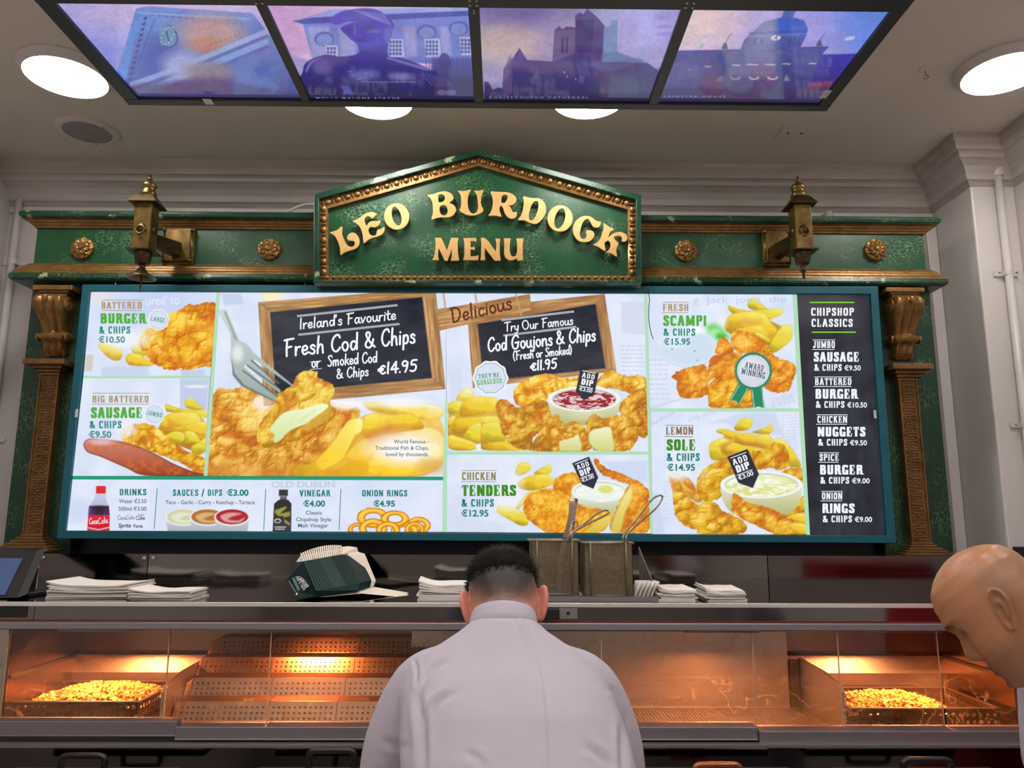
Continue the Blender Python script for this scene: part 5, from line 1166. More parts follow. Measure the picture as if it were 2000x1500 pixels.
def art_goujons(A):
    paper(A, 5); A.at(850, 520, 2.586)
    ghost_lines(A.at(0, 0, 1), 1213, 675, 1262, 14, 8, .4); A.at(850, 520, 2.586); A.fill([(940, 180), (1060, 180), (1060, 345), (945, 340)], (206, 214, 232), 1.5, .7); A.fill([(70, 540), (130, 500), (140, 640), (80, 680)], (206, 216, 236), 4, .6)
    board_wood(A, [(160, 215), (855, 140), (915, 530), (190, 615)], [(213, 292), (810, 190), (860, 515), (245, 580)], 13, -7)
    A.wood([(-10, 222), (478, 140), (486, 225), (-5, 330)], 5, -11, base=(206, 160, 104))
    for x0, y0, x1, y1 in [(40, 140, 45, 320), (198, 140, 206, 188), (403, 140, 432, 250)]: A.fill([(x0, y0), (x0+8, y0), (x1+8, y1), (x1, y1)], (196, 160, 104), .8)
    A.at(860, 700, 4.1667)
    A.chip([(62, 420), (160, 350), (440, 330), (520, 480), (540, 720), (62, 752)], seed=90, base=(206, 168, 44), lit=(224, 190, 80), dk=(176, 130, 28))
    for p, s, k in [([(120, 330), (200, 220), (290, 280), (260, 340), (140, 350)], 1, dict(lit=(250, 248, 220), base=(236, 220, 110), dk=(220, 190, 60))), ([(60, 360), (130, 340), (190, 350), (150, 440), (60, 460)], 2, CY), ([(150, 460), (180, 340), (300, 305), (470, 320), (490, 380), (420, 440), (180, 480)], 3, CH),
                    ([(75, 600), (130, 480), (250, 480), (470, 460), (500, 540), (330, 520), (200, 620)], 4, CH), ([(60, 480), (130, 460), (110, 520), (60, 580)], 5, CH), ([(170, 660), (240, 550), (340, 510), (330, 640), (330, 690), (200, 690)], 6, CY), ([(325, 570), (360, 520), (480, 510), (520, 640), (540, 700), (400, 680), (330, 620)], 7, CY),
                    ([(60, 610), (180, 650), (300, 690), (290, 750), (60, 750)], 8, CH), ([(330, 700), (500, 670), (760, 680), (760, 752), (330, 752)], 9, CH)]: A.chip(p, seed=s, **k)
    A.batter([(600, 250), (700, 170), (860, 125), (1000, 160), (1140, 150), (1150, 240), (900, 280), (860, 350), (700, 385), (620, 380), (595, 290)], 51, lo=(200, 120, 12), mid=(244, 186, 40), hi=(255, 232, 130), sc=7)
    A.batter([(1270, 180), (1380, 95), (1500, 140), (1660, 150), (1680, 300), (1560, 300), (1480, 260), (1300, 230)], 52, lo=(196, 128, 20), mid=(236, 184, 50), hi=(255, 232, 130), sc=7)
    A.batter([(1450, 390), (1560, 280), (1680, 270), (1685, 620), (1600, 620), (1500, 480)], 53, lo=(160, 90, 10), mid=(214, 146, 30), hi=(246, 206, 90), sc=8)
    A.batter([(450, 370), (520, 330), (640, 400), (840, 340), (910, 440), (1000, 520), (880, 560), (760, 640), (750, 740), (600, 720), (510, 620), (470, 480)], 54, lo=(160, 100, 10), mid=(208, 152, 34), hi=(246, 206, 92), sc=9)
    dipbowl(A, 1172, 330, 292, 104, 215, 55, (150, 24, 30), (240, 226, 232))
    A.batter([(760, 755), (770, 660), (830, 560), (910, 470), (960, 460), (1010, 540), (1080, 510), (1170, 560), (1200, 640), (1195, 755)], 56, lo=(156, 96, 8), mid=(206, 148, 30), hi=(246, 208, 96), sc=8)
    A.vgrad([(970, 755), (965, 670), (1050, 640), (1120, 610), (1150, 700), (1145, 755)], (244, 240, 196), (206, 210, 130), 2); A.batter([(930, 630), (1060, 600), (1140, 570), (1120, 620), (980, 670)], 60, lo=(190, 120, 20), mid=(226, 172, 50), hi=(250, 220, 110), sc=5)
    A.batter([(1185, 530), (1250, 450), (1330, 490), (1460, 460), (1580, 510), (1615, 620), (1560, 730), (1480, 755), (1280, 755), (1205, 680)], 57, lo=(160, 100, 10), mid=(214, 158, 34), hi=(250, 214, 100), sc=9)
    A.vgrad([(1215, 600), (1290, 570), (1380, 560), (1400, 640), (1410, 755), (1290, 755), (1215, 690)], (244, 242, 200), (204, 208, 120), 2, 3)
    A.fade(1180, 460, 180, 60, (240, 244, 214), .3); A.fill([(284, 700), (330, 690), (330, 752), (298, 752)], (232, 236, 248), 1)
    flag(A, [(1138, 92), (1290, 120), (1254, 290), (1168, 342), (1104, 264)])
def art_tenders(A):
    paper(A, 6); ghost_lines(A, 890, 1010, 990, 6, 5, .2, .15); A.at(860, 700, 4.1667); A.fill([(1320, 840), (1690, 830), (1690, 1000), (1500, 1000)], (196, 208, 236), 4, .6); A.fill([(110, 1100), (300, 1160), (260, 1400), (60, 1380)], (214, 222, 240), 3, .7)
    for p, s, k in [([(600, 940), (640, 840), (735, 850), (740, 910), (650, 960)], 1, CY), ([(750, 930), (890, 855), (910, 880), (900, 940), (790, 965)], 2, CY), ([(620, 1010), (700, 960), (860, 935), (940, 990), (900, 1040), (740, 1080), (640, 1060)], 3, CH), ([(700, 1090), (860, 1050), (760, 1100), (620, 1250), (600, 1230)], 4, CY),
                    ([(470, 1190), (600, 1210), (720, 1280), (715, 1360), (650, 1365), (540, 1300), (450, 1250)], 5, CY)]: A.chip(p, seed=s, **k)
    A.fade(560, 1130, 180, 160, (238, 240, 246), .8); A.fade(620, 980, 90, 110, (240, 242, 248), .55)
    kb = dict(lo=(196, 112, 10), mid=(240, 170, 34), hi=(255, 214, 92), sc=3.4, rough=.55)
    A.batter([(940, 980), (1020, 935), (1130, 940), (1180, 1060), (1060, 1120), (920, 1060)], 61, **kb)
    A.batter([(1245, 830), (1275, 820), (1330, 880), (1500, 950), (1620, 1010), (1700, 1080), (1690, 1140), (1560, 1040), (1400, 980), (1300, 930)], 62, lo=(170, 84, 6), mid=(222, 134, 24), hi=(248, 186, 70), sc=3.4, rough=.6)
    dipbowl(A, 1300, 1080, 232, 92, 240, 63, (236, 240, 236), (248, 250, 248), base=.5); A.ellipse(1345, 1066, 62, 32, (222, 222, 120), 0, 3)
    A.vgrad([(1070, 1090), (1100, 1130), (1300, 1172), (1450, 1160), (1530, 1090), (1500, 1150), (1440, 1200), (1300, 1215), (1120, 1180)], (238, 242, 230), (196, 204, 170), 2)
    A.batter([(675, 1200), (720, 1110), (860, 1060), (960, 1070), (1060, 1130), (1180, 1210), (1320, 1225), (1390, 1270), (1380, 1330), (1280, 1420), (900, 1420), (780, 1360), (700, 1290)], 64, **kb)
    A.vgrad([(1180, 1400), (1300, 1310), (1395, 1270), (1380, 1340), (1290, 1420), (1180, 1420)], (236, 214, 96), (214, 186, 70), 3)
    A.batter([(1380, 1380), (1420, 1260), (1470, 1140), (1560, 1010), (1640, 1020), (1690, 1120), (1705, 1390), (1600, 1420), (1450, 1420)], 65, lo=(184, 100, 8), mid=(228, 152, 30), hi=(250, 200, 84), sc=4, rough=.6)
    A.vgrad([(1385, 1390), (1425, 1260), (1480, 1140), (1550, 1040), (1560, 1120), (1510, 1240), (1470, 1400), (1420, 1420)], (244, 232, 150), (216, 190, 80), 4, 3)
    flag(A, [(1072, 853), (1210, 800), (1285, 968), (1246, 1062), (1152, 1024)])
def art_scampi(A):
    paper(A, 7); A.at(1260, 560, 5.882)
    for r in range(9): ghost_lines(A.at(0, 0, 1), 1269, 702+r*9.5-(0), 1306, 1, 8, .5)
    A.at(1260, 560, 5.882); A.fill([(60, 1390), (440, 1270), (450, 1282), (90, 1395)], (196, 202, 220), 1.2, .8); ghost_lines(A.at(0, 0, 1), 1508, 778, 1553, 5, 4, .4, -.25); A.at(1260, 560, 5.882)
    A.chip([(920, 500), (1000, 350), (1250, 300), (1450, 400), (1620, 470), (1600, 640), (1450, 740), (1300, 620), (1000, 560)], seed=90, base=(204, 158, 40), lit=(222, 182, 70), dk=(178, 118, 24))
    for p, s, k in [([(1170, 150), (1280, 110), (1340, 200), (1430, 270), (1300, 280), (1180, 250)], 1, CY), ([(930, 200), (1050, 250), (1200, 280), (1540, 240), (1600, 280), (1560, 330), (1400, 390), (1200, 320), (990, 320)], 2, CY),
                    ([(1560, 440), (1680, 430), (1700, 560), (1660, 640), (1470, 780), (1400, 700), (1440, 640), (1520, 520)], 3, CY), ([(900, 450), (960, 320), (1100, 290), (1250, 280), (1370, 310), (1430, 390), (1540, 510), (1420, 580), (1300, 450), (1000, 480), (940, 530)], 4, CH),
                    ([(960, 520), (1200, 440), (1340, 450), (1450, 580), (1300, 560), (1100, 510)], 5, CH), ([(1240, 530), (1340, 530), (1470, 630), (1440, 660), (1330, 600)], 6, CY)]: A.chip(p, seed=s, **k)
    A.fill([(1000, 460), (1140, 370), (1330, 400), (1280, 440)], (214, 150, 60), 7, .6); A.fill([(1430, 390), (1570, 470), (1530, 500)], (190, 130, 30), 3, .7); A.fade(880, 400, 90, 120, (240, 240, 240), .55)
    A.fill([(690, 480), (800, 430), (900, 500), (960, 590), (860, 600), (780, 560)], (96, 206, 80), 9, .95, 4); A.fade(800, 520, 90, 60, (190, 240, 190), .7); A.fill([(830, 540), (920, 560), (900, 600), (820, 600)], (40, 170, 40), 6, .8)
    A.ellipse(470, 690, 348, 240, (206, 218, 224), 8, 1); A.ellipse(470, 684, 338, 230, (216, 230, 244), 8, 1); A.ellipse(470, 684, 318, 212, (206, 222, 238), 8, 4); A.fade(560, 500, 200, 60, (248, 250, 255), .9); A.fade(330, 620, 240, 120, (228, 238, 250), .8)
    for x, y in [(310, 720), (570, 740), (597, 846)]: A.ellipse(x, y, 12, 8, (120, 160, 150), 20, 2, .8)
    ob = dict(lo=(190, 100, 6), mid=(232, 150, 24), hi=(255, 206, 92), dome=20)
    A.batter([(820, 770), (830, 640), (890, 570), (950, 620), (1000, 680), (1000, 770)], 71, sc=16, **ob); A.batter([(990, 540), (1080, 505), (1250, 550), (1350, 600), (1440, 720), (1460, 790), (1300, 790), (1100, 760), (1000, 680)], 72, sc=8, **ob)
    A.batter([(730, 880), (770, 800), (900, 780), (1080, 755), (1120, 830), (1130, 1000), (1000, 1070), (850, 1080), (740, 1000)], 73, sc=13, **ob)
    A.batter([(1300, 760), (1420, 760), (1560, 830), (1700, 880), (1730, 960), (1690, 1100), (1640, 1200), (1500, 1215), (1370, 1160), (1300, 1000)], 74, sc=8, **ob)
    A.batter([(305, 1045), (360, 980), (500, 930), (680, 900), (740, 1000), (790, 1050), (730, 1100), (720, 1230), (560, 1285), (420, 1270), (370, 1180), (360, 1080)], 75, sc=9, **ob)
    A.batter([(720, 1210), (740, 1110), (820, 1055), (880, 1080), (1060, 1060), (1200, 1150), (1230, 1260), (1220, 1392), (780, 1392), (725, 1330)], 76, sc=8, lo=(190, 110, 6), mid=(234, 164, 20), hi=(255, 212, 80), dome=20)
    # green award rosette
    A.fill([(1082, 1090), (1195, 1160), (1075, 1365), (1045, 1310), (968, 1305)], (24, 134, 96)); A.fill([(1215, 1165), (1345, 1140), (1375, 1398), (1300, 1375), (1240, 1398)], (24, 134, 96))
    for a, b in [((1092, 1110), (980, 1302)), ((1180, 1160), (1076, 1350)), ((1226, 1170), (1250, 1392)), ((1338, 1150), (1362, 1392))]: A.fill([a, (a[0]+7, a[1]), (b[0]+7, b[1]), b], (230, 240, 240), .6)
    n = 44; A.fill([(1243+(222 if k % 2 else 208)*math.cos(k*PI/n), 968+(222 if k % 2 else 208)*math.sin(k*PI/n)) for k in range(2*n)], (34, 132, 100), .6)
    A.ellipse(1243, 968, 186, 184, (232, 234, 242), 0, .7); A.ellipse(1243, 968, 172, 170, (150, 160, 180), 0, .6); A.ellipse(1243, 968, 168, 166, (214, 218, 232), 0, .7); A.fade(1200, 920, 150, 130, (226, 230, 240), .8)
def art_lemon(A):
    paper(A, 8); ghost_lines(A, 1296, 850, 1306, 24, 7, .25); ghost_lines(A, 1525, 812, 1556, 12, 6, .3, -.1); A.at(1270, 790, 5.555)
    A.fill([(620, 210), (1000, 90), (1360, 90), (1440, 330), (1100, 330), (800, 200)], (196, 208, 232), 4, .6); A.fill([(20, 950), (70, 960), (160, 1400), (40, 1400)], (196, 206, 228), 6, .6)
    A.chip([(650, 500), (760, 360), (900, 330), (1200, 330), (1380, 420), (1560, 560), (1500, 700), (900, 640), (680, 600)], seed=90, base=(210, 168, 46), lit=(226, 190, 76), dk=(184, 128, 28))
    for p, s, k in [([(900, 260), (960, 180), (1020, 135), (1110, 160), (1110, 220), (1060, 280), (940, 290)], 1, CY), ([(700, 290), (760, 260), (860, 270), (900, 300), (880, 330), (760, 320)], 2, CY), ([(760, 270), (900, 290), (1020, 290), (920, 330), (890, 385), (790, 340)], 3, CH), ([(1090, 300), (1200, 270), (1330, 205), (1338, 260), (1300, 330), (1180, 320)], 4, CY),
                    ([(640, 420), (780, 350), (880, 400), (760, 460), (780, 540), (860, 570), (660, 620), (635, 500)], 5, CY), ([(1330, 350), (1450, 380), (1560, 500), (1660, 690), (1500, 680), (1400, 560)], 6, CY), ([(790, 510), (870, 410), (960, 420), (1250, 480), (1200, 520), (1040, 500), (840, 550)], 7, CH),
                    ([(895, 400), (950, 320), (1080, 300), (1170, 350), (1250, 310), (1310, 350), (1350, 410), (1280, 440), (1260, 480), (1100, 450), (980, 440)], 8, CH)]: A.chip(p, seed=s, **k)
    A.fill([(1000, 440), (1150, 400), (1280, 450), (1220, 485)], (200, 130, 50), 7, .7); A.fill([(745, 450), (840, 400), (820, 450), (780, 505)], (200, 140, 40), 5, .7)
    yb = dict(lo=(180, 116, 8), mid=(226, 174, 30), hi=(250, 220, 104), dome=22)
    A.batter([(1080, 520), (1250, 490), (1350, 420), (1470, 460), (1510, 640), (1440, 710), (1300, 690), (1140, 700)], 81, sc=10, **yb)
    A.batter([(1420, 740), (1520, 690), (1660, 700), (1670, 800), (1600, 900), (1460, 800)], 82, sc=8, **yb); A.batter([(1600, 1050), (1680, 1000), (1690, 1200), (1450, 1220)], 83, sc=8, **yb)
    A.batter([(500, 860), (560, 720), (720, 620), (860, 580), (960, 700), (900, 800), (780, 880), (760, 1010), (600, 1050), (520, 980)], 84, sc=11, **yb)
    A.batter([(200, 780), (260, 740), (420, 800), (500, 920), (560, 1040), (500, 1060), (360, 980), (260, 960)], 85, sc=6, lo=(190, 110, 20), mid=(220, 160, 50), hi=(246, 210, 110), soft=3)
    A.fade(290, 750, 190, 110, (236, 238, 242), .95); A.fade(560, 740, 90, 110, (240, 238, 214), .45)
    dipbowl(A, 1205, 870, 445, 150, 330, 86, (222, 222, 140), (248, 250, 240), base=.55)
    A.fade(1300, 830, 260, 70, (250, 252, 250), .6); A.fill([(1180, 800), (1215, 750), (1260, 820), (1210, 850)], (226, 232, 190), 3, .8)
    A.batter([(250, 940), (380, 980), (520, 1090), (600, 1050), (720, 1080), (780, 1150), (900, 1200), (1030, 1290), (1000, 1400), (560, 1412), (500, 1360), (380, 1320), (280, 1220), (255, 1100)], 87, sc=12, **yb)
    A.batter([(900, 970), (960, 980), (1060, 1060), (1220, 1100), (1380, 1160), (1500, 1230), (1690, 1300), (1700, 1412), (1380, 1412), (1180, 1330), (1040, 1260), (900, 1180), (880, 1080)], 88, sc=10, lo=(184, 104, 10), mid=(230, 166, 34), hi=(252, 216, 100), dome=22)
    A.chip([(1470, 1210), (1680, 1160), (1695, 1330), (1600, 1280)], seed=9, **CH); A.chip([(1500, 1280), (1700, 1290), (1705, 1412), (1560, 1412)], seed=10, **CH)
    flag(A, [(835, 568), (1055, 482), (1180, 755), (1112, 908), (955, 850)])
def art_black(A):
    n = fbm(A.X/34, A.Y/34, 9, 5); m_ = fbm(A.X/9, A.Y/60, 4, 3); A.C[:] = np.array([.135, .15, .195])+((n-.5)*.16+(m_-.5)*.06)[:, None]
    A.fade(1590, 590, 110, 70, (.33, .31, .32), .6)

def panel(name, label, quad, fn):
    o = grid_print(name, [M3(*p) for p in quad], ink, fn, menu, step=1.3); o['label'] = label; return o
P_bur = panel('menu_panel', 'battered burger panel', [(178, 570.5), (423, 571), (411, 734), (163, 734)], art_burger)
P_sau = panel('menu_panel', 'battered sausage panel', [(162.5, 739), (410.5, 739), (398, 929.5), (142, 929.5)], art_sausage)
P_ext = panel('menu_panel', 'drinks, dips, vinegar and onion rings panel', [(141.5, 936.5), (872.3, 938), (872.9, 1039), (131, 1036)], art_extras)
P_cod = panel('menu_panel', 'large chalkboard and fork panel', [(430, 571), (870.6, 572.5), (872.2, 931), (405, 929.5)], art_cod)
P_gou = panel('menu_panel', 'goujons panel with small chalkboard', [(870.6, 572.5), (1258, 574), (1266, 882), (873, 882)], art_goujons)
P_ten = panel('menu_panel', 'chicken tenders panel', [(873, 888), (1266, 888), (1270, 1042), (873, 1039)], art_tenders)
P_sca = panel('menu_panel', 'scampi panel with green award rosette', [(1264.5, 574), (1547.5, 575.5), (1560, 797.5), (1270, 797.5)], art_scampi)
P_lem = panel('menu_panel', 'lemon sole panel', [(1270.5, 804), (1560.5, 804), (1574, 1044), (1276, 1043)], art_lemon)
P_blk = panel('menu_panel', 'black column listing chipshop classics', [(1556.5, 575.5), (1697.5, 576), (1729, 1046), (1582, 1045)], art_black)
dv = Pen(); LG = (176, 220, 184); BG = (10, 152, 116)
for q, c in [([(423, 570.6), (430, 570.6), (405, 929.5), (398, 929.5)], LG), ([(163, 734), (411, 734), (410.5, 739), (162.5, 739)], LG), ([(142, 929.5), (867, 931), (866.8, 938), (141.5, 936.5)], BG),
             ([(870, 780), (873.5, 780), (873, 1039.5), (864, 1038.5), (865, 931)], LG), ([(873, 882), (1266, 882), (1266, 888), (873, 888)], LG), ([(1258, 574), (1264.5, 574), (1276, 1043), (1270, 1042)], LG),
             ([(1270, 797.5), (1560, 797.5), (1560.5, 804), (1270.5, 804)], LG), ([(1547.5, 575.5), (1556.5, 575.5), (1582, 1045), (1574, 1044)], LG)]: dv.poly(q, c)
for x0, y0, x1, y1 in [(307, 954, 301, 1033), (519, 955, 515, 1035), (666, 955, 662, 1035)]: dv.line(x0, y0, x1, y1, 1.5, (40, 130, 120))
dv.build('divider_strips', lambda x, y, l: M3(x, y, l), ink, menu)

def lettering(parent, fn):
    pn = Pen(); fn(pn); o = pn.build('lettering', lambda x, y, l: M3(x, y, l+.0006), ink, parent); return o
def rules(pn, x0, y0, x1, y1, gap, col, w=1.4):
    pn.line(x0, y0, x1, y1, w, col); pn.line(x0-1, y0+gap, x1-1, y1+gap, w, col)
def badge(pn, cx, cy, r, rot, n=10):
    def ring(R, a): return [(cx+R*(1+a*math.cos(n*t))*math.cos(t), cy+R*(1+a*math.cos(n*t))*math.sin(t)) for t in np.linspace(0, 2*PI, 80, endpoint=False)]
    pn.z = .0; pn.poly(ring(r, .035), (238, 242, 250)); pn.z = .0004; pn.poly(ring(r*.88, .035), (120, 160, 170)); pn.z = .0008; pn.poly(ring(r*.845, .035), (214, 224, 240)); pn.z = .0013
def t_bur(pn):
    rules(pn, 198.6, 586, 280, 586.2, 20.3, TAN, 1.2)
    slab_text(pn, 'BATTERED', 197.5, 603.2, 277.5, 603, 13.6, TAN)
    slab_text(pn, 'BURGER', 195.5, 631.8, 285.5, 631.8, 19.8, GREEN, sw=.22)
    slab_text(pn, '& CHIPS', 193.3, 651.5, 255, 651.5, 14, TEAL); sans_text(pn, '€10.50', 192.3, 669, 244, 669, 11.6, (70, 140, 140), .028)
    badge(pn, 309.5, 624.5, 20.5, 0); slab_text(pn, 'LARGE', 294, 626, 321.5, 631, 9, TEAL, sw=.12)
def t_sau(pn):
    rules(pn, 180.5, 768, 292.3, 768, 21.3, TAN, 1.2); slab_text(pn, 'BIG BATTERED', 180, 786, 291, 786, 13.2, TAN)
    slab_text(pn, 'SAUSAGE', 177, 816.5, 278.5, 816.5, 21, GREEN, sw=.22); slab_text(pn, '& CHIPS', 174.5, 836.5, 238, 836.5, 14.3, TEAL); sans_text(pn, '€9.50', 173.3, 854.5, 217.5, 854.5, 12, (60, 134, 134), .028)
    badge(pn, 302, 809, 20, 0); slab_text(pn, 'JUMBO', 286.5, 810, 316, 815.5, 8.6, TEAL, sw=.12)
def t_ext(pn):
    slab_text(pn, 'DRINKS', 233, 967.5, 286.5, 967.5, 12.5, TEAL2); g = (56, 96, 108)
    sans_text(pn, 'Water €2.50', 232, 982.5, 286, 982.5, 7.6, g); sans_text(pn, '500ml €3.00', 231.5, 997.5, 286, 997.5, 7.6, g)
    brush_text(pn, 'Coca', 229, 1015, 246, 1015, 9, (40, 44, 60), .09); brush_text(pn, 'Cola', 246, 1015, 262, 1014, 9, (40, 44, 60), .09); sans_text(pn, 'Coke', 265, 1015.5, 283, 1015, 7.6, (50, 54, 66), .02); sans_text(pn, 'Diet', 270, 1008, 281, 1007, 3.6, (50, 54, 66))
    sans_text(pn, 'Sprite', 231, 1030, 256, 1030, 7.6, (20, 24, 30), .02, .25); sans_text(pn, 'Fanta', 261, 1030.5, 279, 1030.5, 6.6, (30, 34, 40), .02)
    brush_text(pn, 'Coca', 174, 1024, 191, 1023, 12, (246, 236, 240), .10); brush_text(pn, 'Cola', 192, 1024, 211, 1021, 12, (246, 236, 240), .10)
    slab_text(pn, 'SAUCES / DIPS', 337, 968.5, 434.5, 968.5, 12.5, TEAL2); sans_text(pn, '€3.00', 443, 968, 485.5, 968, 11.5, TEAL2, .035)
    sans_text(pn, 'Taco - Garlic - Curry - Ketchup - Tartare', 323, 984.5, 497.5, 984.8, 7.4, g)
    slab_text(pn, 'VINEGAR', 584.5, 969.5, 645.5, 969.5, 12.5, TEAL2); sans_text(pn, '€4.00', 592, 989, 635, 989, 11, TEAL2, .035)
    for t, x0, x1, y in [('Classic', 597, 629, 1005), ('Chipshop Style', 578.5, 647, 1018), ('Malt Vinegar', 582, 641, 1030)]: sans_text(pn, t, x0, y, x1, y, 7.4, g)
    slab_text(pn, 'ONION RINGS', 706.5, 969.5, 796, 969.5, 12.5, TEAL2); sans_text(pn, '€4.95', 729, 989, 771.5, 989, 11, TEAL2, .035)
    sans_text(pn, 'CHIPSHOP', 536.5, 1031, 559, 1031, 3, (220, 220, 220), .02, .2); sans_text(pn, 'VINEGAR', 537, 1035, 556, 1035, 2.6, (220, 220, 220), .02, .2)
def c4(x, y): return (400+x/2.586, 520+y/2.586)
def c5(x, y): return (850+x/2.586, 520+y/2.586)
def c6(x, y): return (1250+x/2.586, 520+y/2.586)
def hatch(pn, p, q, col, w=4.2):
    (x0, y0), (x1, y1) = p, q; L = math.hypot(x1-x0, y1-y0); n = int(L/2.1)
    for k in range(n):
        x = x0+(x1-x0)*k/n; y = y0+(y1-y0)*k/n; pn.line(x, y-w/2, x+1.8, y+w/2, .9, col)
def t_cod(pn):
    hatch(pn, c4(466, 252), c4(974, 196), WHT); hatch(pn, c4(472, 346), c4(984, 291), WHT)
    brush_text(pn, "Ireland's Favourite", *c4(476, 318), *c4(968, 268), 21, WHT, .13)
    brush_text(pn, 'Fresh Cod', *c4(398, 456), *c4(776, 420), 33, WHT, .12); brush_text(pn, '& Chips', *c4(806, 414), *c4(1066, 386), 33, WHT, .12)
    brush_text(pn, 'or', *c4(538, 512), *c4(582, 508), 22, WHT, .13); pn.line(*c4(530, 484), *c4(590, 478), 1, WHT); pn.line(*c4(532, 522), *c4(592, 516), 1, WHT)
    brush_text(pn, 'Smoked Cod', *c4(618, 506), *c4(872, 484), 21, WHT, .13); brush_text(pn, '& Chips', *c4(664, 568), *c4(828, 552), 20, WHT, .13); brush_text(pn, '€14.95', *c4(876, 546), *c4(1074, 528), 22, WHT, .17)
    g = (60, 104, 124)
    sans_text(pn, 'World Famous -', *c4(955, 895), *c4(1132, 895), 7.4, g); sans_text(pn, 'Traditional Fish & Chips,', *c4(860, 927), *c4(1132, 927), 7.4, g); sans_text(pn, 'loved by thousands.', *c4(914, 959), *c4(1131, 959), 7.4, g)
def cD(x, y): return (860+x/4.1667, 700+y/4.1667)
def add_dip(pn, f, a, b):
    """flag lettering: a, b are the two ends of its top rule"""
    ux, uy = (b[0]-a[0]), (b[1]-a[1]); L = math.hypot(ux, uy); ux /= L; uy /= L; vx, vy = -uy, ux
    P = lambda s, t: (a[0]+ux*s*L+vx*t*L, a[1]+uy*s*L+vy*t*L)
    pn.line(*P(0, 0), *P(1, 0), 1.5, WHT); slab_text(pn, 'ADD', *P(.02, .47), *P(.98, .47), L*.36, WHT, sw=.15); slab_text(pn, 'DIP', *P(.06, .98), *P(.94, .98), L*.44, WHT, sw=.21); pn.line(*P(.0, 1.1), *P(1, 1.1), 1.5, WHT)
    sans_text(pn, '€3.00', *P(.02, 1.42), *P(.98, 1.42), L*.26, WHT, .02)
def t_gou(pn):
    hatch(pn, c5(334, 272), c5(702, 228), WHT); hatch(pn, c5(344, 350), c5(714, 306), WHT)
    brush_text(pn, 'Delicious', *c5(80, 288), *c5(392, 214), 29, (104, 52, 40), .13)
    brush_text(pn, 'Try Our Famous', *c5(350, 330), *c5(698, 294), 18, WHT, .13)
    brush_text(pn, 'Cod Goujons', *c5(262, 432), *c5(594, 398), 27, WHT, .13); brush_text(pn, '& Chips', *c5(610, 394), *c5(812, 376), 27, WHT, .13)
    brush_text(pn, '(Fresh or Smoked)', *c5(394, 474), *c5(692, 442), 17, WHT, .14); brush_text(pn, '€11.95', *c5(482, 528), *c5(616, 514), 19, WHT, .18)
    cx, cy = c5(279, 565); badge(pn, cx, cy, 34, 0); slab_text(pn, "THEY'RE", *cD(310, 166), *cD(484, 152), 9, TEAL, sw=.13); slab_text(pn, 'GORGEOUS', *cD(300, 218), *cD(504, 200), 9.5, GREEN, sw=.13)
    add_dip(pn, None, cD(1156, 100), cD(1268, 122))
def t_ten(pn):
    rules(pn, 901.5, 919, 970, 918.8, 21.8, TAN, 1.2); slab_text(pn, 'CHICKEN', 901.5, 937.8, 969, 937.8, 15.5, (146, 130, 86)); slab_text(pn, 'TENDERS', 901.5, 969, 1008.5, 968.5, 21.5, DGREEN, sw=.22)
    slab_text(pn, '& CHIPS', 901, 989.5, 965, 989.5, 14.5, TEAL2); sans_text(pn, '€12.95', 901, 1008.5, 954, 1008.5, 12.3, TEAL2, .028)
    add_dip(pn, None, cD(1096, 862), cD(1200, 822))
def cE(x, y): return (1260+x/5.882, 560+y/5.882)
def cF(x, y): return (1270+x/5.555, 790+y/5.555)
def t_sca(pn):
    rules(pn, *cE(196, 180), *cE(500, 178), 20.3, TAN, 1.2); slab_text(pn, 'FRESH', *cE(200, 280), *cE(502, 280), 14, TAN); slab_text(pn, 'SCAMPI', *cE(204, 450), *cE(708, 450), 20.5, GREEN, sw=.21)
    slab_text(pn, '& CHIPS', *cE(208, 563), *cE(580, 563), 14, TEAL); sans_text(pn, '€15.95', *cE(212, 666), *cE(518, 664), 11.8, (32, 130, 124), .028)
    slab_text(pn, 'AWARD', *cE(1140, 930), *cE(1356, 976), 12, (60, 70, 84), sw=.12); slab_text(pn, 'WINNING', *cE(1096, 1000), *cE(1374, 1058), 12, (60, 70, 84), sw=.12)
    sans_text(pn, 'g  Jack  joins  the', *cE(550, 190), *cE(1620, 180), 13, (188, 200, 222), -.005)
def t_lem(pn):
    rules(pn, *cF(164, 226), *cF(470, 228), 22, (120, 96, 66), 1.2); slab_text(pn, 'LEMON', *cF(168, 330), *cF(470, 328), 15.5, (134, 108, 76)); slab_text(pn, 'SOLE', *cF(174, 500), *cF(496, 500), 22, (70, 140, 30), sw=.22)
    slab_text(pn, '& CHIPS', *cF(178, 614), *cF(540, 612), 15, TEAL2); sans_text(pn, '€14.95', *cF(184, 718), *cF(486, 716), 12.4, (14, 116, 110), .028)
    add_dip(pn, None, cF(870, 582), cF(1040, 520))
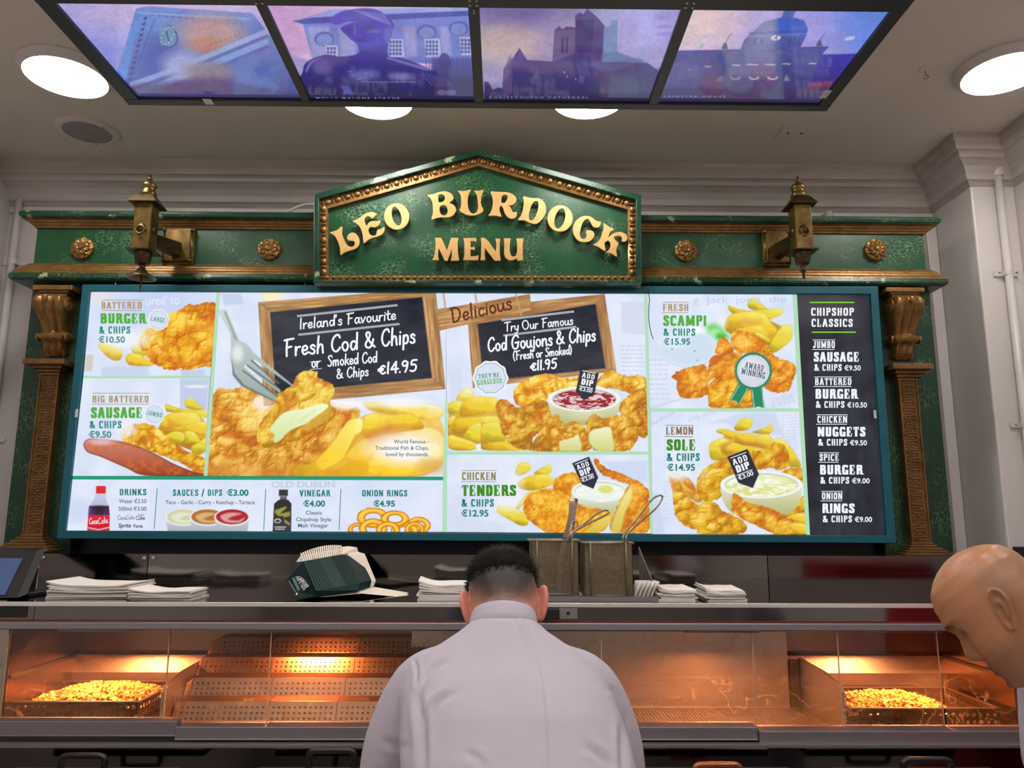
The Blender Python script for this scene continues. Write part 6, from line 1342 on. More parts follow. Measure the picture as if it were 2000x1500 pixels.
def t_blk(pn):
    G2 = (130, 214, 40)
    for y, x0, x1 in [(183, 858, 1082), (333, 868, 1090)]: pn.line(*c6(x0, y), *c6(x1, y), 2.4, G2)
    slab_text(pn, 'CHIPSHOP', *c6(862, 250), *c6(1082, 250), 15.5, WHT); slab_text(pn, 'CLASSICS', *c6(864, 306), *c6(1076, 306), 15.5, WHT)
    for t1, t2, pr, x, y, w1, w2, xp, e in [('JUMBO', 'SAUSAGE', '€9.50', 872, 372, 114, 232, 1032, 1115), ('BATTERED', 'BURGER', '€10.50', 880, 559, 190, 216, 1046, 1146), ('CHICKEN', 'NUGGETS', '€9.50', 892, 750, 156, 244, 1060, 1146), ('SPICE', 'BURGER', '€9.00', 903, 942, 102, 220, 1070, 1160), ('ONION', 'RINGS', '€9.00', 915, 1137, 108, 166, 1084, 1172)]:
        rules(pn, *c6(x, y), *c6(x+w1, y), 18.6, WHT, 1.2); slab_text(pn, t1, *c6(x+2, y+41), *c6(x+w1, y+41), 13.6, WHT)
        slab_text(pn, t2, *c6(x+4, y+110), *c6(x+4+w2, y+110), 18.8, WHT, sw=.21); slab_text(pn, '& CHIPS', *c6(x+7, y+156), *c6(xp-12, y+156), 13, WHT); sans_text(pn, pr, *c6(xp, y+154), *c6(e, y+154), 9.6, WHT, .02)
for p_, f_ in [(P_bur, t_bur), (P_sau, t_sau), (P_ext, t_ext), (P_cod, t_cod), (P_gou, t_gou), (P_ten, t_ten), (P_sca, t_sca), (P_lem, t_lem), (P_blk, t_blk)]: lettering(p_, f_)
gh = Pen()
sans_text(gh, "ured' to", *( (286, 596)), *((350, 594)), 17, (232, 236, 246), 0)
gh.build('lettering', lambda x, y, l: M3(x, y, .0008), ink, P_bur)
gh = Pen(); sans_text(gh, 'OLD DUBLIN', 530, 952, 654, 951, 11, (196, 204, 220), .03); gh.build('lettering', lambda x, y, l: M3(x, y, .0008), ink, P_ext)
gh = Pen(); sans_text(gh, 'Burdocks', 1272, 833, 1318, 808, 9, (190, 198, 216), 0); sans_text(gh, 'chip shop', 1346, 824, 1400, 806, 9, (196, 204, 222), 0); gh.build('lettering', lambda x, y, l: M3(x, y, .0008), ink, P_lem)
for x, y in [(150.5, 807), (1710, 809)]:
    c = M3(x, y, .016); tag(MB().box((c[0]-.008, c[1]-.001, c[2]-.018), (c[0]+.004, c[1]+.001, c[2]+.018)).build('tape', white_plastic, menu))
# ---------------------------------------------------------------- stainless frying range
def steel_mat(name, col, rough, streak=(2, 2, 120), smear=0.35, aniso=0.0):
    m = bpy.data.materials.new(name); m.use_nodes = True; nt = m.node_tree; b = nt.nodes['Principled BSDF']; N = nt.nodes.new; Lk = nt.links.new
    b.inputs['Metallic'].default_value = 1.0; b.inputs['Anisotropic'].default_value = aniso
    tc = N('ShaderNodeTexCoord'); mp = N('ShaderNodeMapping'); mp.inputs['Scale'].default_value = streak
    n1 = N('ShaderNodeTexNoise'); n1.inputs['Scale'].default_value = 1; n1.inputs['Detail'].default_value = 5
    Lk(tc.outputs['Object'], mp.inputs[0]); Lk(mp.outputs[0], n1.inputs['Vector'])
    n2 = N('ShaderNodeTexNoise'); n2.inputs['Scale'].default_value = 2.3; n2.inputs['Detail'].default_value = 4; Lk(tc.outputs['Object'], n2.inputs['Vector'])
    ad = N('ShaderNodeMath'); ad.operation = 'MULTIPLY_ADD'; ad.inputs[1].default_value = .5; Lk(n1.outputs['Fac'], ad.inputs[0])
    hf_ = N('ShaderNodeMath'); hf_.operation = 'MULTIPLY'; hf_.inputs[1].default_value = .5; Lk(n2.outputs['Fac'], hf_.inputs[0]); Lk(hf_.outputs[0], ad.inputs[2])
    r = N('ShaderNodeMapRange'); r.inputs[1].default_value = .35; r.inputs[2].default_value = .65; r.inputs[3].default_value = rough*(1-smear); r.inputs[4].default_value = rough*(1+smear); Lk(ad.outputs[0], r.inputs[0]); Lk(r.outputs[0], b.inputs['Roughness'])
    mx = N('ShaderNodeMix'); mx.data_type = 'RGBA'; c = np.array(rgba(col)); mx.inputs[6].default_value = tuple(c*[.9, .9, .9, 1]); mx.inputs[7].default_value = tuple(c); Lk(ad.outputs[0], mx.inputs[0]); Lk(mx.outputs[2], b.inputs['Base Color'])
    return m
steel = steel_mat('polished_steel', (124, 120, 120), 0.075)
steel_dk = steel_mat('dark_polished_steel', (104, 99, 99), 0.09)
steel_br = steel_mat('brushed_steel', (196, 186, 180), 0.30, streak=(3, 3, 90))
alu = mat('matte_aluminium', (150, 144, 148), 0.42, metal=0.75)
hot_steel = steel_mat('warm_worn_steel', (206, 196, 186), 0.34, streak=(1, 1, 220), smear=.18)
rubber = mat('black_rubber', (14, 12, 12), 0.35)
dark_gap = mat('dark_gap', (20, 18, 18), 0.6)
def glass_mat():
    m = bpy.data.materials.new('scratched_glass'); m.use_nodes = True; nt = m.node_tree; nt.nodes.clear(); N = nt.nodes.new; Lk = nt.links.new
    out = N('ShaderNodeOutputMaterial'); tr = N('ShaderNodeBsdfTransparent'); tr.inputs[0].default_value = (.965, .96, .955, 1)
    gl = N('ShaderNodeBsdfGlossy'); gl.inputs['Roughness'].default_value = .03; fr = N('ShaderNodeFresnel'); fr.inputs[0].default_value = 1.45
    hz = N('ShaderNodeBsdfTranslucent'); hz.inputs[0].default_value = (.9, .85, .8, 1)
    tc = N('ShaderNodeTexCoord'); mp = N('ShaderNodeMapping'); mp.inputs['Scale'].default_value = (3, 3, 5); n = N('ShaderNodeTexNoise'); n.inputs['Scale'].default_value = 1.5; n.inputs['Detail'].default_value = 6
    Lk(tc.outputs['Object'], mp.inputs[0]); Lk(mp.outputs[0], n.inputs['Vector'])
    r = N('ShaderNodeMapRange'); r.inputs[1].default_value = .4; r.inputs[2].default_value = .8; r.inputs[3].default_value = .004; r.inputs[4].default_value = .045; Lk(n.outputs['Fac'], r.inputs[0])
    # fine curved wipe scratches
    wv = N('ShaderNodeTexWave'); wv.wave_type = 'RINGS'; wv.inputs['Scale'].default_value = 9; wv.inputs['Distortion'].default_value = 14; wv.inputs['Detail'].default_value = 3; Lk(tc.outputs['Object'], wv.inputs['Vector'])
    r2 = N('ShaderNodeMapRange'); r2.inputs[1].default_value = .985; r2.inputs[2].default_value = 1; r2.inputs[3].default_value = 0; r2.inputs[4].default_value = .08; Lk(wv.outputs['Fac'], r2.inputs[0])
    a = N('ShaderNodeMath'); a.operation = 'ADD'; Lk(r.outputs[0], a.inputs[0]); Lk(r2.outputs[0], a.inputs[1])
    m1 = N('ShaderNodeMixShader'); Lk(a.outputs[0], m1.inputs[0]); Lk(tr.outputs[0], m1.inputs[1]); Lk(hz.outputs[0], m1.inputs[2])
    m2 = N('ShaderNodeMixShader'); Lk(fr.outputs[0], m2.inputs[0]); Lk(m1.outputs[0], m2.inputs[1]); Lk(gl.outputs[0], m2.inputs[2]); Lk(m2.outputs[0], out.inputs[0])
    return m
glass = glass_mat()
hot_dark = steel_mat('darkened_cabinet_steel', (150, 120, 98), 0.22, streak=(1, 1, 220), smear=.2)  # base colour darkened for the dark front the upper walls mirror
bright_edge = mat('bright_steel_edge', (226, 222, 218), 0.25, metal=.5)
glass_edge = mat('glass_edge', (214, 170, 130), 0.2, emit=None)
quartz = mat('heat_lamp_quartz', (255, 190, 110), 0.3, emit=(255, 152, 84), estr=HEAT_W*200)

GF, SH_Z, RB = 2.60, 1.326, 3.12          # front plane, shelf height, splash-back plane
RX0, RX1 = -2.3, XR-.01
FLZ = .895                                 # floor of the hot cabinet
HXL = float(at(156, 1270, Y=3.06)[0]); HXR = float(at(1834, 1270, Y=3.06)[0])
rng_ = thing('frying_range', (0, 2.85, 0), 'long stainless steel frying range with a glazed hot cabinet, behind the bending man', 'frying range')
def part(name, mb, m, **k): return mb.build(name, m, rng_, **k)
# splash-back in panels, top shelf, fascia
sx0 = float(at(80, 1085, Y=RB)[0]); sx1 = float(at(290, 1087, Y=RB)[0])
zs = float(at(900, 1085, Y=RB)[2])
for a, b, m_ in [(sx0, sx1-.002, steel_dk), (sx1+.002, 1.05, steel), (1.054, XR-.3, steel_dk)]:
    mb = MB().box((a, RB, SH_Z-.01), (b, RB+.012, zs)); mb.box((a, RB-.004, zs-.004), (b, RB+.012, zs+.003)); part('splash_panel', mb, m_)
mb = MB(); mb.hexa([(RX0, RB+.002, SH_Z-.01), (sx0-.003, RB+.002, SH_Z-.01), (sx0-.003, RB+.012, SH_Z-.01), (RX0, RB+.012, SH_Z-.01), (RX0, RB+.002, zs-.05), (sx0-.003, RB+.002, zs+.002), (sx0-.003, RB+.012, zs+.002), (RX0, RB+.012, zs-.05)]); part('splash_panel', mb, steel_br)
for x in (sx0+.012, sx1-.016, sx1+.018):
    part('splash_screw', MB().lathe([(.0095, 0), (.0085, -.004), (.003, -.006), (0, -.004)], (x, RB, zs-.014), (0, 1, 0), n=12), screw_m)
mb = MB().box((RX0, GF-.004, SH_Z-.012), (RX1, RB+.012, SH_Z)); part('top_shelf', mb, steel, bevel=.002); part('shelf_nosing', MB().box((RX0, GF-.012, SH_Z-.012), (RX1, GF-.0045, SH_Z+.002)), bright_edge, bevel=.0015)
zf = float(at(900, 1214, Y=GF)[2])
seam = float(at(67, 1195, Y=GF)[0]); seam2 = float(at(1093, 1197, Y=GF)[0])
for a, b in [(RX0, seam-.001), (seam+.001, seam2-.001), (seam2+.001, RX1)]: part('fascia', MB().box((a, GF, zf), (b, GF+.02, SH_Z-.0125)), steel)
part('vent_slot', MB().box((float(at(-20, 1190, Y=GF)[0]), GF-.002, float(at(20, 1206, Y=GF)[2])), (float(at(54, 1190, Y=GF)[0]), GF-.0005, float(at(20, 1183, Y=GF)[2]))), rubber)
k0, k1 = at(1062, 1208, Y=GF), at(1091, 1187, Y=GF)
part('control_box', MB().box((k0[0], GF-.03, k0[2]), (k1[0], GF-.0005, k1[2])), black_plastic, bevel=.003)
k2 = at(1127, 1187, Y=GF); part('control_plate', MB().box((k1[0]+.001, GF-.012, k0[2]), (k2[0], GF-.0005, k2[2])), alu, bevel=.001)
kc = at(1109, 1197, Y=GF); part('control_screw', MB().lathe([(.006, 0), (.005, -.003), (0, -.002)], (kc[0], GF-.012, kc[2]), (0, 1, 0), n=10), rubber)
copper_line = mat('copper_strip', (150, 70, 52), 0.35, metal=0.8)
zl0, zl1 = float(at(900, 1231, Y=GF-.02)[2]), float(at(900, 1216, Y=GF-.02)[2])
part('copper_trim', MB().box((RX0, GF-.012, zl1), (RX1, GF-.001, zf+.002)), copper_line)
part('hood_lip', MB().box((RX0, GF-.022, zl0), (RX1, GF+.02, zl1-.0005)), alu, bevel=.003)
# hot cabinet shell
hb = 3.06
part('cabinet_roof', MB().box((HXL-.012, GF+.021, zl1-.002), (HXR+.012, hb+.03, zl1+.01)), hot_steel)
zband = float(at(300, 1275, Y=hb)[2]); zb2 = float(at(300, 1311, Y=hb-.02)[2])
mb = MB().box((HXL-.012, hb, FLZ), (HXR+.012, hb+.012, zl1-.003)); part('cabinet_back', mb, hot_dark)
part('back_rail', MB().box((HXL+.001, hb-.006, zband), (HXR-.001, hb-.001, zband+.009)), dark_gap)
mb = MB(); mb.loft([[(HXL, hb-.001, zband), (HXR, hb-.001, zband)], [(HXL, hb-.02, zband-.004), (HXR, hb-.02, zband-.004)], [(HXL, hb-.04, zb2), (HXR, hb-.04, zb2)], [(HXL, hb-.04, FLZ), (HXR, hb-.04, FLZ)]], closed=False); part('back_ledge', mb, hot_steel)
for X, s in ((HXL, -1), (HXR, 1)):
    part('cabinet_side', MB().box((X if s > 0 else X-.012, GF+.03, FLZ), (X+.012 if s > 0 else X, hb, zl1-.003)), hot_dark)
    part('side_rail', MB().box((X-.012 if s > 0 else X, GF+.03, zband-.009), (X if s > 0 else X+.012, hb-.041, zband)), dark_gap)
    part('side_end', MB().box((X+.013 if s > 0 else RX0, GF+.03, .9), (RX1 if s > 0 else X-.013, GF+.06, zl1-.003)), hot_steel)
part('cabinet_floor', MB().box((HXL, GF+.03, FLZ-.02), (HXR, hb-.04, FLZ-.001)), hot_steel)
DXL = float(at(316, 1400, Y=2.65)[0]); DXR = float(at(1648, 1400, Y=2.65)[0])
for X in (DXL, DXR):      # sloping dividers between the bays
    za, zb_ = float(at(316 if X < 0 else 1645, 1338, Y=2.66)[2]), float(at(402 if X < 0 else 1556, 1286, Y=3.0)[2])
    mb = MB(); mb.extrude([(X, 2.645, FLZ), (X, 2.645, za-.02), (X, 2.665, za), (X, 2.80, za+.02), (X, 3.0, zb_), (X, hb-.045, zb_), (X, hb-.045, FLZ)], (-.006, 0, 0), (.006, 0, 0)); part('bay_divider', mb, hot_steel, bevel=.002)
# heat lamps under the roof, hidden behind the lip
for x in (-1.40, -.71, .76, 1.40):
    yl, hw_, zb0 = 2.80, .034, zl1-.056
    mb = MB().box((x-.13, yl-hw_, zl1-.010), (x+.13, yl+hw_, zl1-.003))
    mb.box((x-.13, yl-hw_-.002, zb0), (x+.13, yl-hw_, zl1-.003)); mb.box((x-.13, yl+hw_, zb0), (x+.13, yl+hw_+.002, zl1-.003)); mb.box((x-.132, yl-hw_, zb0), (x-.13, yl+hw_, zl1-.003)); mb.box((x+.13, yl-hw_, zb0), (x+.132, yl+hw_, zl1-.003))
    r_ = part('heat_lamp', mb, alu)
    MB().tube([(x-.06, yl, zl1-.026), (x+.06, yl, zl1-.026)], .008, 10).build('bulb', quartz, r_)
# glass panes
gx = [float(at(px, 1320, Y=GF+.01)[0]) for px in (-60, 12, 326, 528, 862, 1176, 1474, 1640, 1838, 2100)]
ztop, zbot = zl0+.01, float(at(900, 1422, Y=GF+.01)[2])
for k, (a, b) in enumerate([(gx[0], gx[1]), (gx[1], gx[2]), (gx[2], gx[3]), (gx[3], gx[4]), (gx[4], gx[5]), (gx[5], gx[6]), (gx[6], gx[7]), (gx[7], gx[8]), (gx[8], gx[9])]):
    off = .004 if k % 2 else -.004
    g_ = part('glass_pane', MB().box((a+.0035, GF+.008+off, zbot), (b-.0035, GF+.0125+off, ztop)), glass)
    MB().box((b-.0034, GF+.007+off, zbot), (b-.0006, GF+.0135+off, ztop)).build('edge_strip', glass_edge, g_)
# bottom ledges: aluminium channels in front of the glass
def ledge(x0, x1, yt, yb, fr, name='front_ledge'):
    t_, b_ = float(at(900, yt, Y=fr)[2]), float(at(900, yb, Y=fr)[2])
    mb = MB().box((x0, fr, b_), (x1, GF+.03, t_)); mb.box((x0, fr-.003, b_-.003), (x1, fr+.006, b_+.002)); return part(name, mb, alu, bevel=.002)
e1, e2 = float(at(342, 1425, Y=2.56)[0]), float(at(1481, 1440, Y=2.56)[0])
ledge(RX0, e1-.001, 1409, 1437, 2.575); ledge(e1, e2, 1420, 1444, 2.56); ledge(e2+.001, RX1, 1428, 1452, 2.55)
part('ledge_back', MB().box((RX0, GF+.001, .86), (RX1, GF+.029, zbot)), alu)
# lower body: dark mirror strip, then the fryer tops with lids
zt = .862
part('lower_front', MB().box((RX0, 2.53, zt), (RX1, 2.56, .905)), steel_dk)
part('lower_trim', MB().box((RX0, 2.525, .902), (RX1, 2.56, .910)), alu)
part('fryer_top', MB().box((RX0, 1.86, zt-.04), (RX1, 2.56, zt)), steel_dk)
part('body', MB().box((RX0, 1.9, .1), (RX1, 2.95, zt-.041)), steel_br)
part('plinth', MB().box((RX0, 1.95, 0), (RX1, 2.95, .1)), dark_gap)
part('chimney_box', MB().box((RX0, RB+.013, .1), (PIER_X-.01, WALL_Y-.005, 1.38)), dark_gap)
copper_h = mat('copper_handle', (158, 98, 66), 0.3, metal=.8)
lid_m = steel_mat('lid_steel', (120, 112, 108), 0.25)
for cx, hx0, hx1, px0, px1, py in [(-1.25, 0, 0, 115, 212, 1470), (-.55, 0, 0, 598, 699, 1460), (.62, 0, 0, 1350, 1452, 1488), (1.27, 0, 0, 1757, 1862, 1478)]:
    yh = 2.34; a = at(px0, py, Y=yh); b = at(px1, py, Y=yh); mid = (a[0]+b[0])/2
    lid = thing('fryer_lid', (mid, 2.2, zt), {115: 'dark fryer pan lid with a black bar handle at the far left', 598: 'fryer pan lid with a black bar handle left of the bending man', 1350: 'fryer pan lid with a coppery bar handle right of the bending man', 1757: 'fryer pan lid with a black bar handle below the right tray'}[px0], 'pan lid', 'fryer pan lids')
    MB().box((mid-.24, 1.93, zt+.0005), (mid+.24, 2.44, zt+.012)).build('lid_plate', lid_m, lid, bevel=.004)
    r_ = .009; top = max(a[2], zt+.04)
    pts = [(a[0]+r_, yh, zt+.012), (a[0]+r_, yh, top-r_*2.2)]+[(a[0]+r_+.02*(1-math.cos(t)), yh, top-r_*2.2+.0+.012*math.sin(t)) for t in np.linspace(.3, PI/2, 4)]
    pts = pts+[(2*mid-x, y, z) for x, y, z in reversed(pts)]
    MB().tube(pts, r_, 10).build('handle', copper_h if px0 == 1350 else rubber, lid, smooth='all')

# perforated sheet: a grid of cells with a round hole in each
def perf(mb, o, U, V, nu, nv, r, mu, mv):
    """o corner, U and V edge vectors, nu x nv holes of radius r, plain margins mu, mv"""
    o, U, V = np.array(o, float), np.array(U, float), np.array(V, float); LU, LV = np.linalg.norm(U), np.linalg.norm(V); u, v = U/LU, V/LV
    P = lambda a, b: tuple(o+u*a+v*b)
    us = [0, mu, LU-mu, LU]; vs = [0, mv, LV-mv, LV]
    for i in range(3):
        for j in range(3):
            if (i, j) != (1, 1): mb.quad(P(us[i], vs[j]), P(us[i+1], vs[j]), P(us[i+1], vs[j+1]), P(us[i], vs[j+1]))
    cu, cv = (LU-2*mu)/nu, (LV-2*mv)/nv
    for i in range(nu):
        for j in range(nv):
            a, b = mu+cu*i, mv+cv*j; ca, cb = a+cu/2, b+cv/2
            sq = [P(a+cu, cb), P(a+cu, b+cv), P(ca, b+cv), P(a, b+cv), P(a, cb), P(a, b), P(ca, b), P(a+cu, b)]
            ci = [P(ca+r*math.cos(k*PI/4), cb+r*math.sin(k*PI/4)) for k in range(8)]
            mb.add(sq+ci, [(k, (k+1) % 8, 8+(k+1) % 8, 8+k) for k in range(8)])
def thicken(o, t=.0012):
    md = o.modifiers.new('thickness', 'SOLIDIFY'); md.thickness = t; md.offset = 0; return o
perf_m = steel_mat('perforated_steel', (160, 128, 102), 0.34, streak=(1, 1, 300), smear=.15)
perf_shade = steel_mat('perforated_shaded_steel', (34, 22, 18), 0.3)  # for tray fronts: the unlit outer face is darkened in the colour
# stepped rack of perforated plates behind the left panes
rack = thing('perforated_rack', (-.65, 2.85, FLZ), 'stepped rack of perforated steel plates inside the hot cabinet, left of the man', 'rack')
xR = float(at(905, 1300, Y=2.8)[0])
for yb, yt, Y, px0, seams, tlt in [(1416, 1370, 2.69, 340, [520, 655, 790], .03), (1366, 1324, 2.79, 371, [527, 672, 815], .03), (1320.5, 1284, 2.89, 389, [528, 690, 850], .03), (1282, 1245, 2.99, 427, [530, 702, 860], .02)]:
    xs = [float(at(p, (yb+yt)/2, Y=Y)[0]) for p in [px0]+seams]+[xR+.05]
    z0_, z1_ = float(at(700, yb, Y=Y)[2]), float(at(700, yt, Y=Y+tlt)[2])
    for a, b in zip(xs[:-1], xs[1:]):
        mb = MB(); n = max(4, int((b-a)/.0185)); perf(mb, (a+.001, Y, z0_), (b-a-.002, 0, 0), (0, tlt, z1_-z0_), n, 3, .0034, .008, (z1_-z0_)*.16)
        mb.quad((a+.001, Y+tlt, z1_), (b-.001, Y+tlt, z1_), (b-.001, Y+.095, z1_+.004), (a+.001, Y+.095, z1_+.004))
        thicken(mb.build('perforated_plate', perf_m, rack))
    mb = MB(); mb.hexa([(DXL+.008, Y+.002, z0_), (xs[0]-.001, Y+.001, z0_), (xs[0]-.001, Y+.004, z0_), (DXL+.008, Y+.006, z0_), (DXL+.008+.0, Y+tlt, z0_+(z1_-z0_)*.75), (xs[0]-.001, Y+tlt, z1_), (xs[0]-.001, Y+tlt+.004, z1_), (DXL+.008, Y+tlt+.004, z0_+(z1_-z0_)*.75)]); mb.build('end_wing', perf_m, rack)
# wire grid floor of the right middle bay
gz = FLZ+.012; gr = thing('wire_floor_grid', (.75, 2.8, FLZ), 'empty fine wire grid on the hot cabinet floor right of the man', 'wire grid')
x0g, x1g = .16, DXR-.012; split_ = float(at(1302, 1400, Y=2.8)[0])
for a, b in ((x0g, split_-.004), (split_+.004, x1g)):
    mb = MB(); n = int((b-a)/.012)
    for k in range(n+1): mb.box((a+(b-a)*k/n-.0014, 2.66, gz-.0014), (a+(b-a)*k/n+.0014, 2.985, gz+.0014))
    for k in range(16): y = 2.662+.321*k/15; mb.box((a, y-.0012, gz-.004), (b, y+.0012, gz-.0015))
    for k in range(3): y = 2.68+.28*k/2; mb.box((a, y-.003, FLZ), (b, y+.003, gz-.004))
    mb.build('grid_half', hot_steel, gr)
part('bay_back', MB().box((x0g-.5, 3.0, FLZ), (DXR-.05, 3.008, zband+.09)), hot_steel)
part('bay_back_foot', MB().box((x0g-.5, 2.99, FLZ), (DXR-.05, 2.999, FLZ+.018)), hot_steel)
part('dark_seam', MB().box((DXR-.044, 2.99, FLZ+.02), (DXR-.014, 3.006, zband-.01)), dark_gap)

# trays of fried scraps
scrap_m = mat('fried_scraps', (222, 160, 72), 0.6, noise=((45, 45, 45), 0.9, (240, 196, 116)), bump=((120, 120, 120), 0.3))
def tray(pa, pb, yF_, yB_, label, heap, seed, heap_label):
    """pa, pb: front top left and front bottom right of the tray in the photo"""
    a, b = at(*pa, Y=yF_), at(*pb, Y=yF_); x0, x1, zt_, zb_ = a[0], b[0], a[2], b[2]
    t = thing('perforated_tray', ((x0+x1)/2, (yF_+yB_)/2, zb_), label, 'tray')
    H = zt_-zb_; nf = 21; nd = int((yB_-yF_)/.021)
    for nm, o, U, n in [('front_side', (x0, yF_, zb_), (x1-x0, 0, 0), nf), ('back_side', (x0, yB_, zb_), (x1-x0, 0, 0), nf), ('left_side', (x0, yF_, zb_), (0, yB_-yF_, 0), nd), ('right_side', (x1, yF_, zb_), (0, yB_-yF_, 0), nd)]:
        mb = MB(); perf(mb, o, U, (0, 0, H), n, 2, .0066, .006, H*.12); thicken(mb.build(nm, perf_shade if nm == 'front_side' else perf_m, t))
    MB().box((x0, yF_, zb_), (x1, yB_, zb_+.002)).build('base', perf_m, t)
    rim = MB()
    for q in [((x0-.003, yF_-.004, zt_), (x1+.003, yF_+.006, zt_+.003)), ((x0-.003, yB_-.006, zt_), (x1+.003, yB_+.004, zt_+.003)), ((x0-.004, yF_, zt_), (x0+.006, yB_, zt_+.003)), ((x1-.006, yF_, zt_), (x1+.004, yB_, zt_+.003))]: rim.box(*q)
    rim.build('rim', hot_steel, t)
    rs = np.random.RandomState(seed); mb = MB(); hx0, hx1, hy0, hy1, hh = heap(x0, x1, yF_, yB_)
    def hz(x, y):
        u = np.clip((x-hx0)/(hx1-hx0), 0, 1); v = np.clip((y-hy0)/(hy1-hy0), 0, 1)
        return zb_+.004+(H*.5+hh*(.6+.8*fbm(np.array([x*14]), np.array([y*14]), seed, 3)[0]))*(max(0, math.sin(PI*u))**.38)*(max(0, math.sin(PI*(.12+.8*v)))**.5)
    gxs, gys = np.linspace(hx0, hx1, 26), np.linspace(hy0, hy1, 18)
    mb.loft([[(x, y, hz(x, y)-.006) for x in gxs] for y in gys], closed=False)
    for k in range(1600):
        x, y = rs.uniform(hx0+.004, hx1-.004), rs.uniform(hy0+.004, hy1-.004); z = hz(x, y)+rs.uniform(-.004, .005)
        L = rs.uniform(.007, .018); w = rs.uniform(.0035, .007); d = rs.normal(size=3); d[2] *= .6; d /= np.linalg.norm(d); q = np.cross(d, rs.normal(size=3)); q /= np.linalg.norm(q); w2 = np.cross(d, q)
        c = np.array([x, y, z]); j = lambda: rs.uniform(.6, 1.3)
        p8 = [c+d*L*s*j()+(q*i*w+w2*l*w*.8)*j() for s in (-.5, .5) for i, l in ((-1, -1), (1, -1), (1, 1), (-1, 1))]
        mb.hexa([tuple(p) for p in p8])
    o = mb.build('fried_scraps', scrap_m, smooth=60); tag(o, heap_label, 'fried scraps', kind='stuff')
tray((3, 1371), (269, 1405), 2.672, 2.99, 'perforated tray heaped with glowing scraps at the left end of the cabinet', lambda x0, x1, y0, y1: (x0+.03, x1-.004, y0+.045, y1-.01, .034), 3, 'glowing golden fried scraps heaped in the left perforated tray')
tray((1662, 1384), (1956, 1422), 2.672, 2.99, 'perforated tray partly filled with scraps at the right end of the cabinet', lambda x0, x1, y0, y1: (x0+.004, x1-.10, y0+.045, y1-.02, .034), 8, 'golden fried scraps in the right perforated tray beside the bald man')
# ---------------------------------------------------------------- things on the shelf
paper_m = mat('white_paper', (226, 220, 214), 0.7, noise=((30, 30, 60), 0.25, (206, 198, 188)))
card_m = mat('white_card', (220, 208, 196), 0.65, noise=((20, 20, 20), 0.2, (198, 184, 170)))
box_green = mat('dark_green_card', (1, 34, 35), 0.5, spec=.15)
pink_ink = mat('pink_print', (206, 150, 150), 0.7)
SHZ = SH_Z+.0005
def paper_stack(px0, px1, yc, n, H, label, seed, D=.20, skew=0.0, text=False, z0=SHZ, curl=.012):
    a, b = at(px0, 1170, Y=yc-D/2), at(px1, 1170, Y=yc-D/2); rs = random.Random(seed); cx, w = (a[0]+b[0])/2, b[0]-a[0]
    t = thing('paper_bag_stack', (cx, yc, z0), label, 'paper bags', 'stacks of flat white paper bags')
    for k in range(n):
        dx, dy, rot = rs.uniform(-.006, .006), rs.uniform(-.006, .006), rs.uniform(-.03, .03)+skew; m = MB(); rows = []; th = H/n*.96
        nx = 9
        for lay in (0, 1):
            for i in range(nx+1):
                u = i/nx-.5
                for v in (-.5, .5):
                    x, y = u*w*(1-.03*(k % 2)), v*D; c, s = math.cos(rot), math.sin(rot)
                    lift = curl*(k/n)*(abs(u)*2)**2*(1 if u < 0 else .4)+.002*math.sin(u*9+k)*k/n
                    rows.append((cx+dx+x*c-y*s, yc+dy+x*s+y*c, z0+th*k/.96+th*lay+lift*(.3+.7*k/n)))
        fs = []; st = 2*(nx+1)
        for i in range(nx):
            p = 2*i
            fs += [(p, p+2, p+3, p+1), (st+p, st+p+1, st+p+3, st+p+2), (p, st+p, st+p+2, p+2), (p+1, p+3, st+p+3, st+p+1)]
        fs += [(0, 1, st+1, st), (2*nx, st+2*nx, st+2*nx+1, 2*nx+1)]
        m.add(rows, fs); o = m.build('paper_bag', paper_m, t)
        if text and k == n-1:
            pm = MB()
            for r in range(4):
                y = yc+.05-r*.022; x = cx-w*.34
                for q in range(7):
                    L = rs.uniform(.006, .014)
                    if x+L > cx+w*.3: break
                    zz = z0+H+.0012+curl*(abs((x-cx)/w)*2)**2*(1 if x < cx else .4)+.003; pm.quad((x, y, zz), (x+L, y, zz), (x+L, y+.004, zz), (x, y+.004, zz)); x += L+.004
            pm.build('print', pink_ink, o)
    return t
paper_stack(88, 246, 2.82, 9, .042, 'tall loose stack of flat white paper bags at the left end of the shelf', 1, D=.22, skew=.05, curl=.02)
paper_stack(249, 369, 2.74, 7, .028, 'lower stack of flat white paper bags overlapping right of the taller stack', 2, D=.16, skew=.03)
paper_stack(814, 930, 2.76, 8, .05, 'stack of flat white paper bags left of the bending man, behind his head', 3, D=.2, skew=.06, curl=.02)
paper_stack(1290, 1362, 2.75, 8, .038, 'stack of printed white paper bags touching the steel basket tray', 4, D=.22, skew=-.03, text=True)
paper_stack(1386, 1462, 2.76, 8, .036, 'rightmost stack of printed white paper bags on the shelf', 5, D=.22, skew=-.08, text=True)

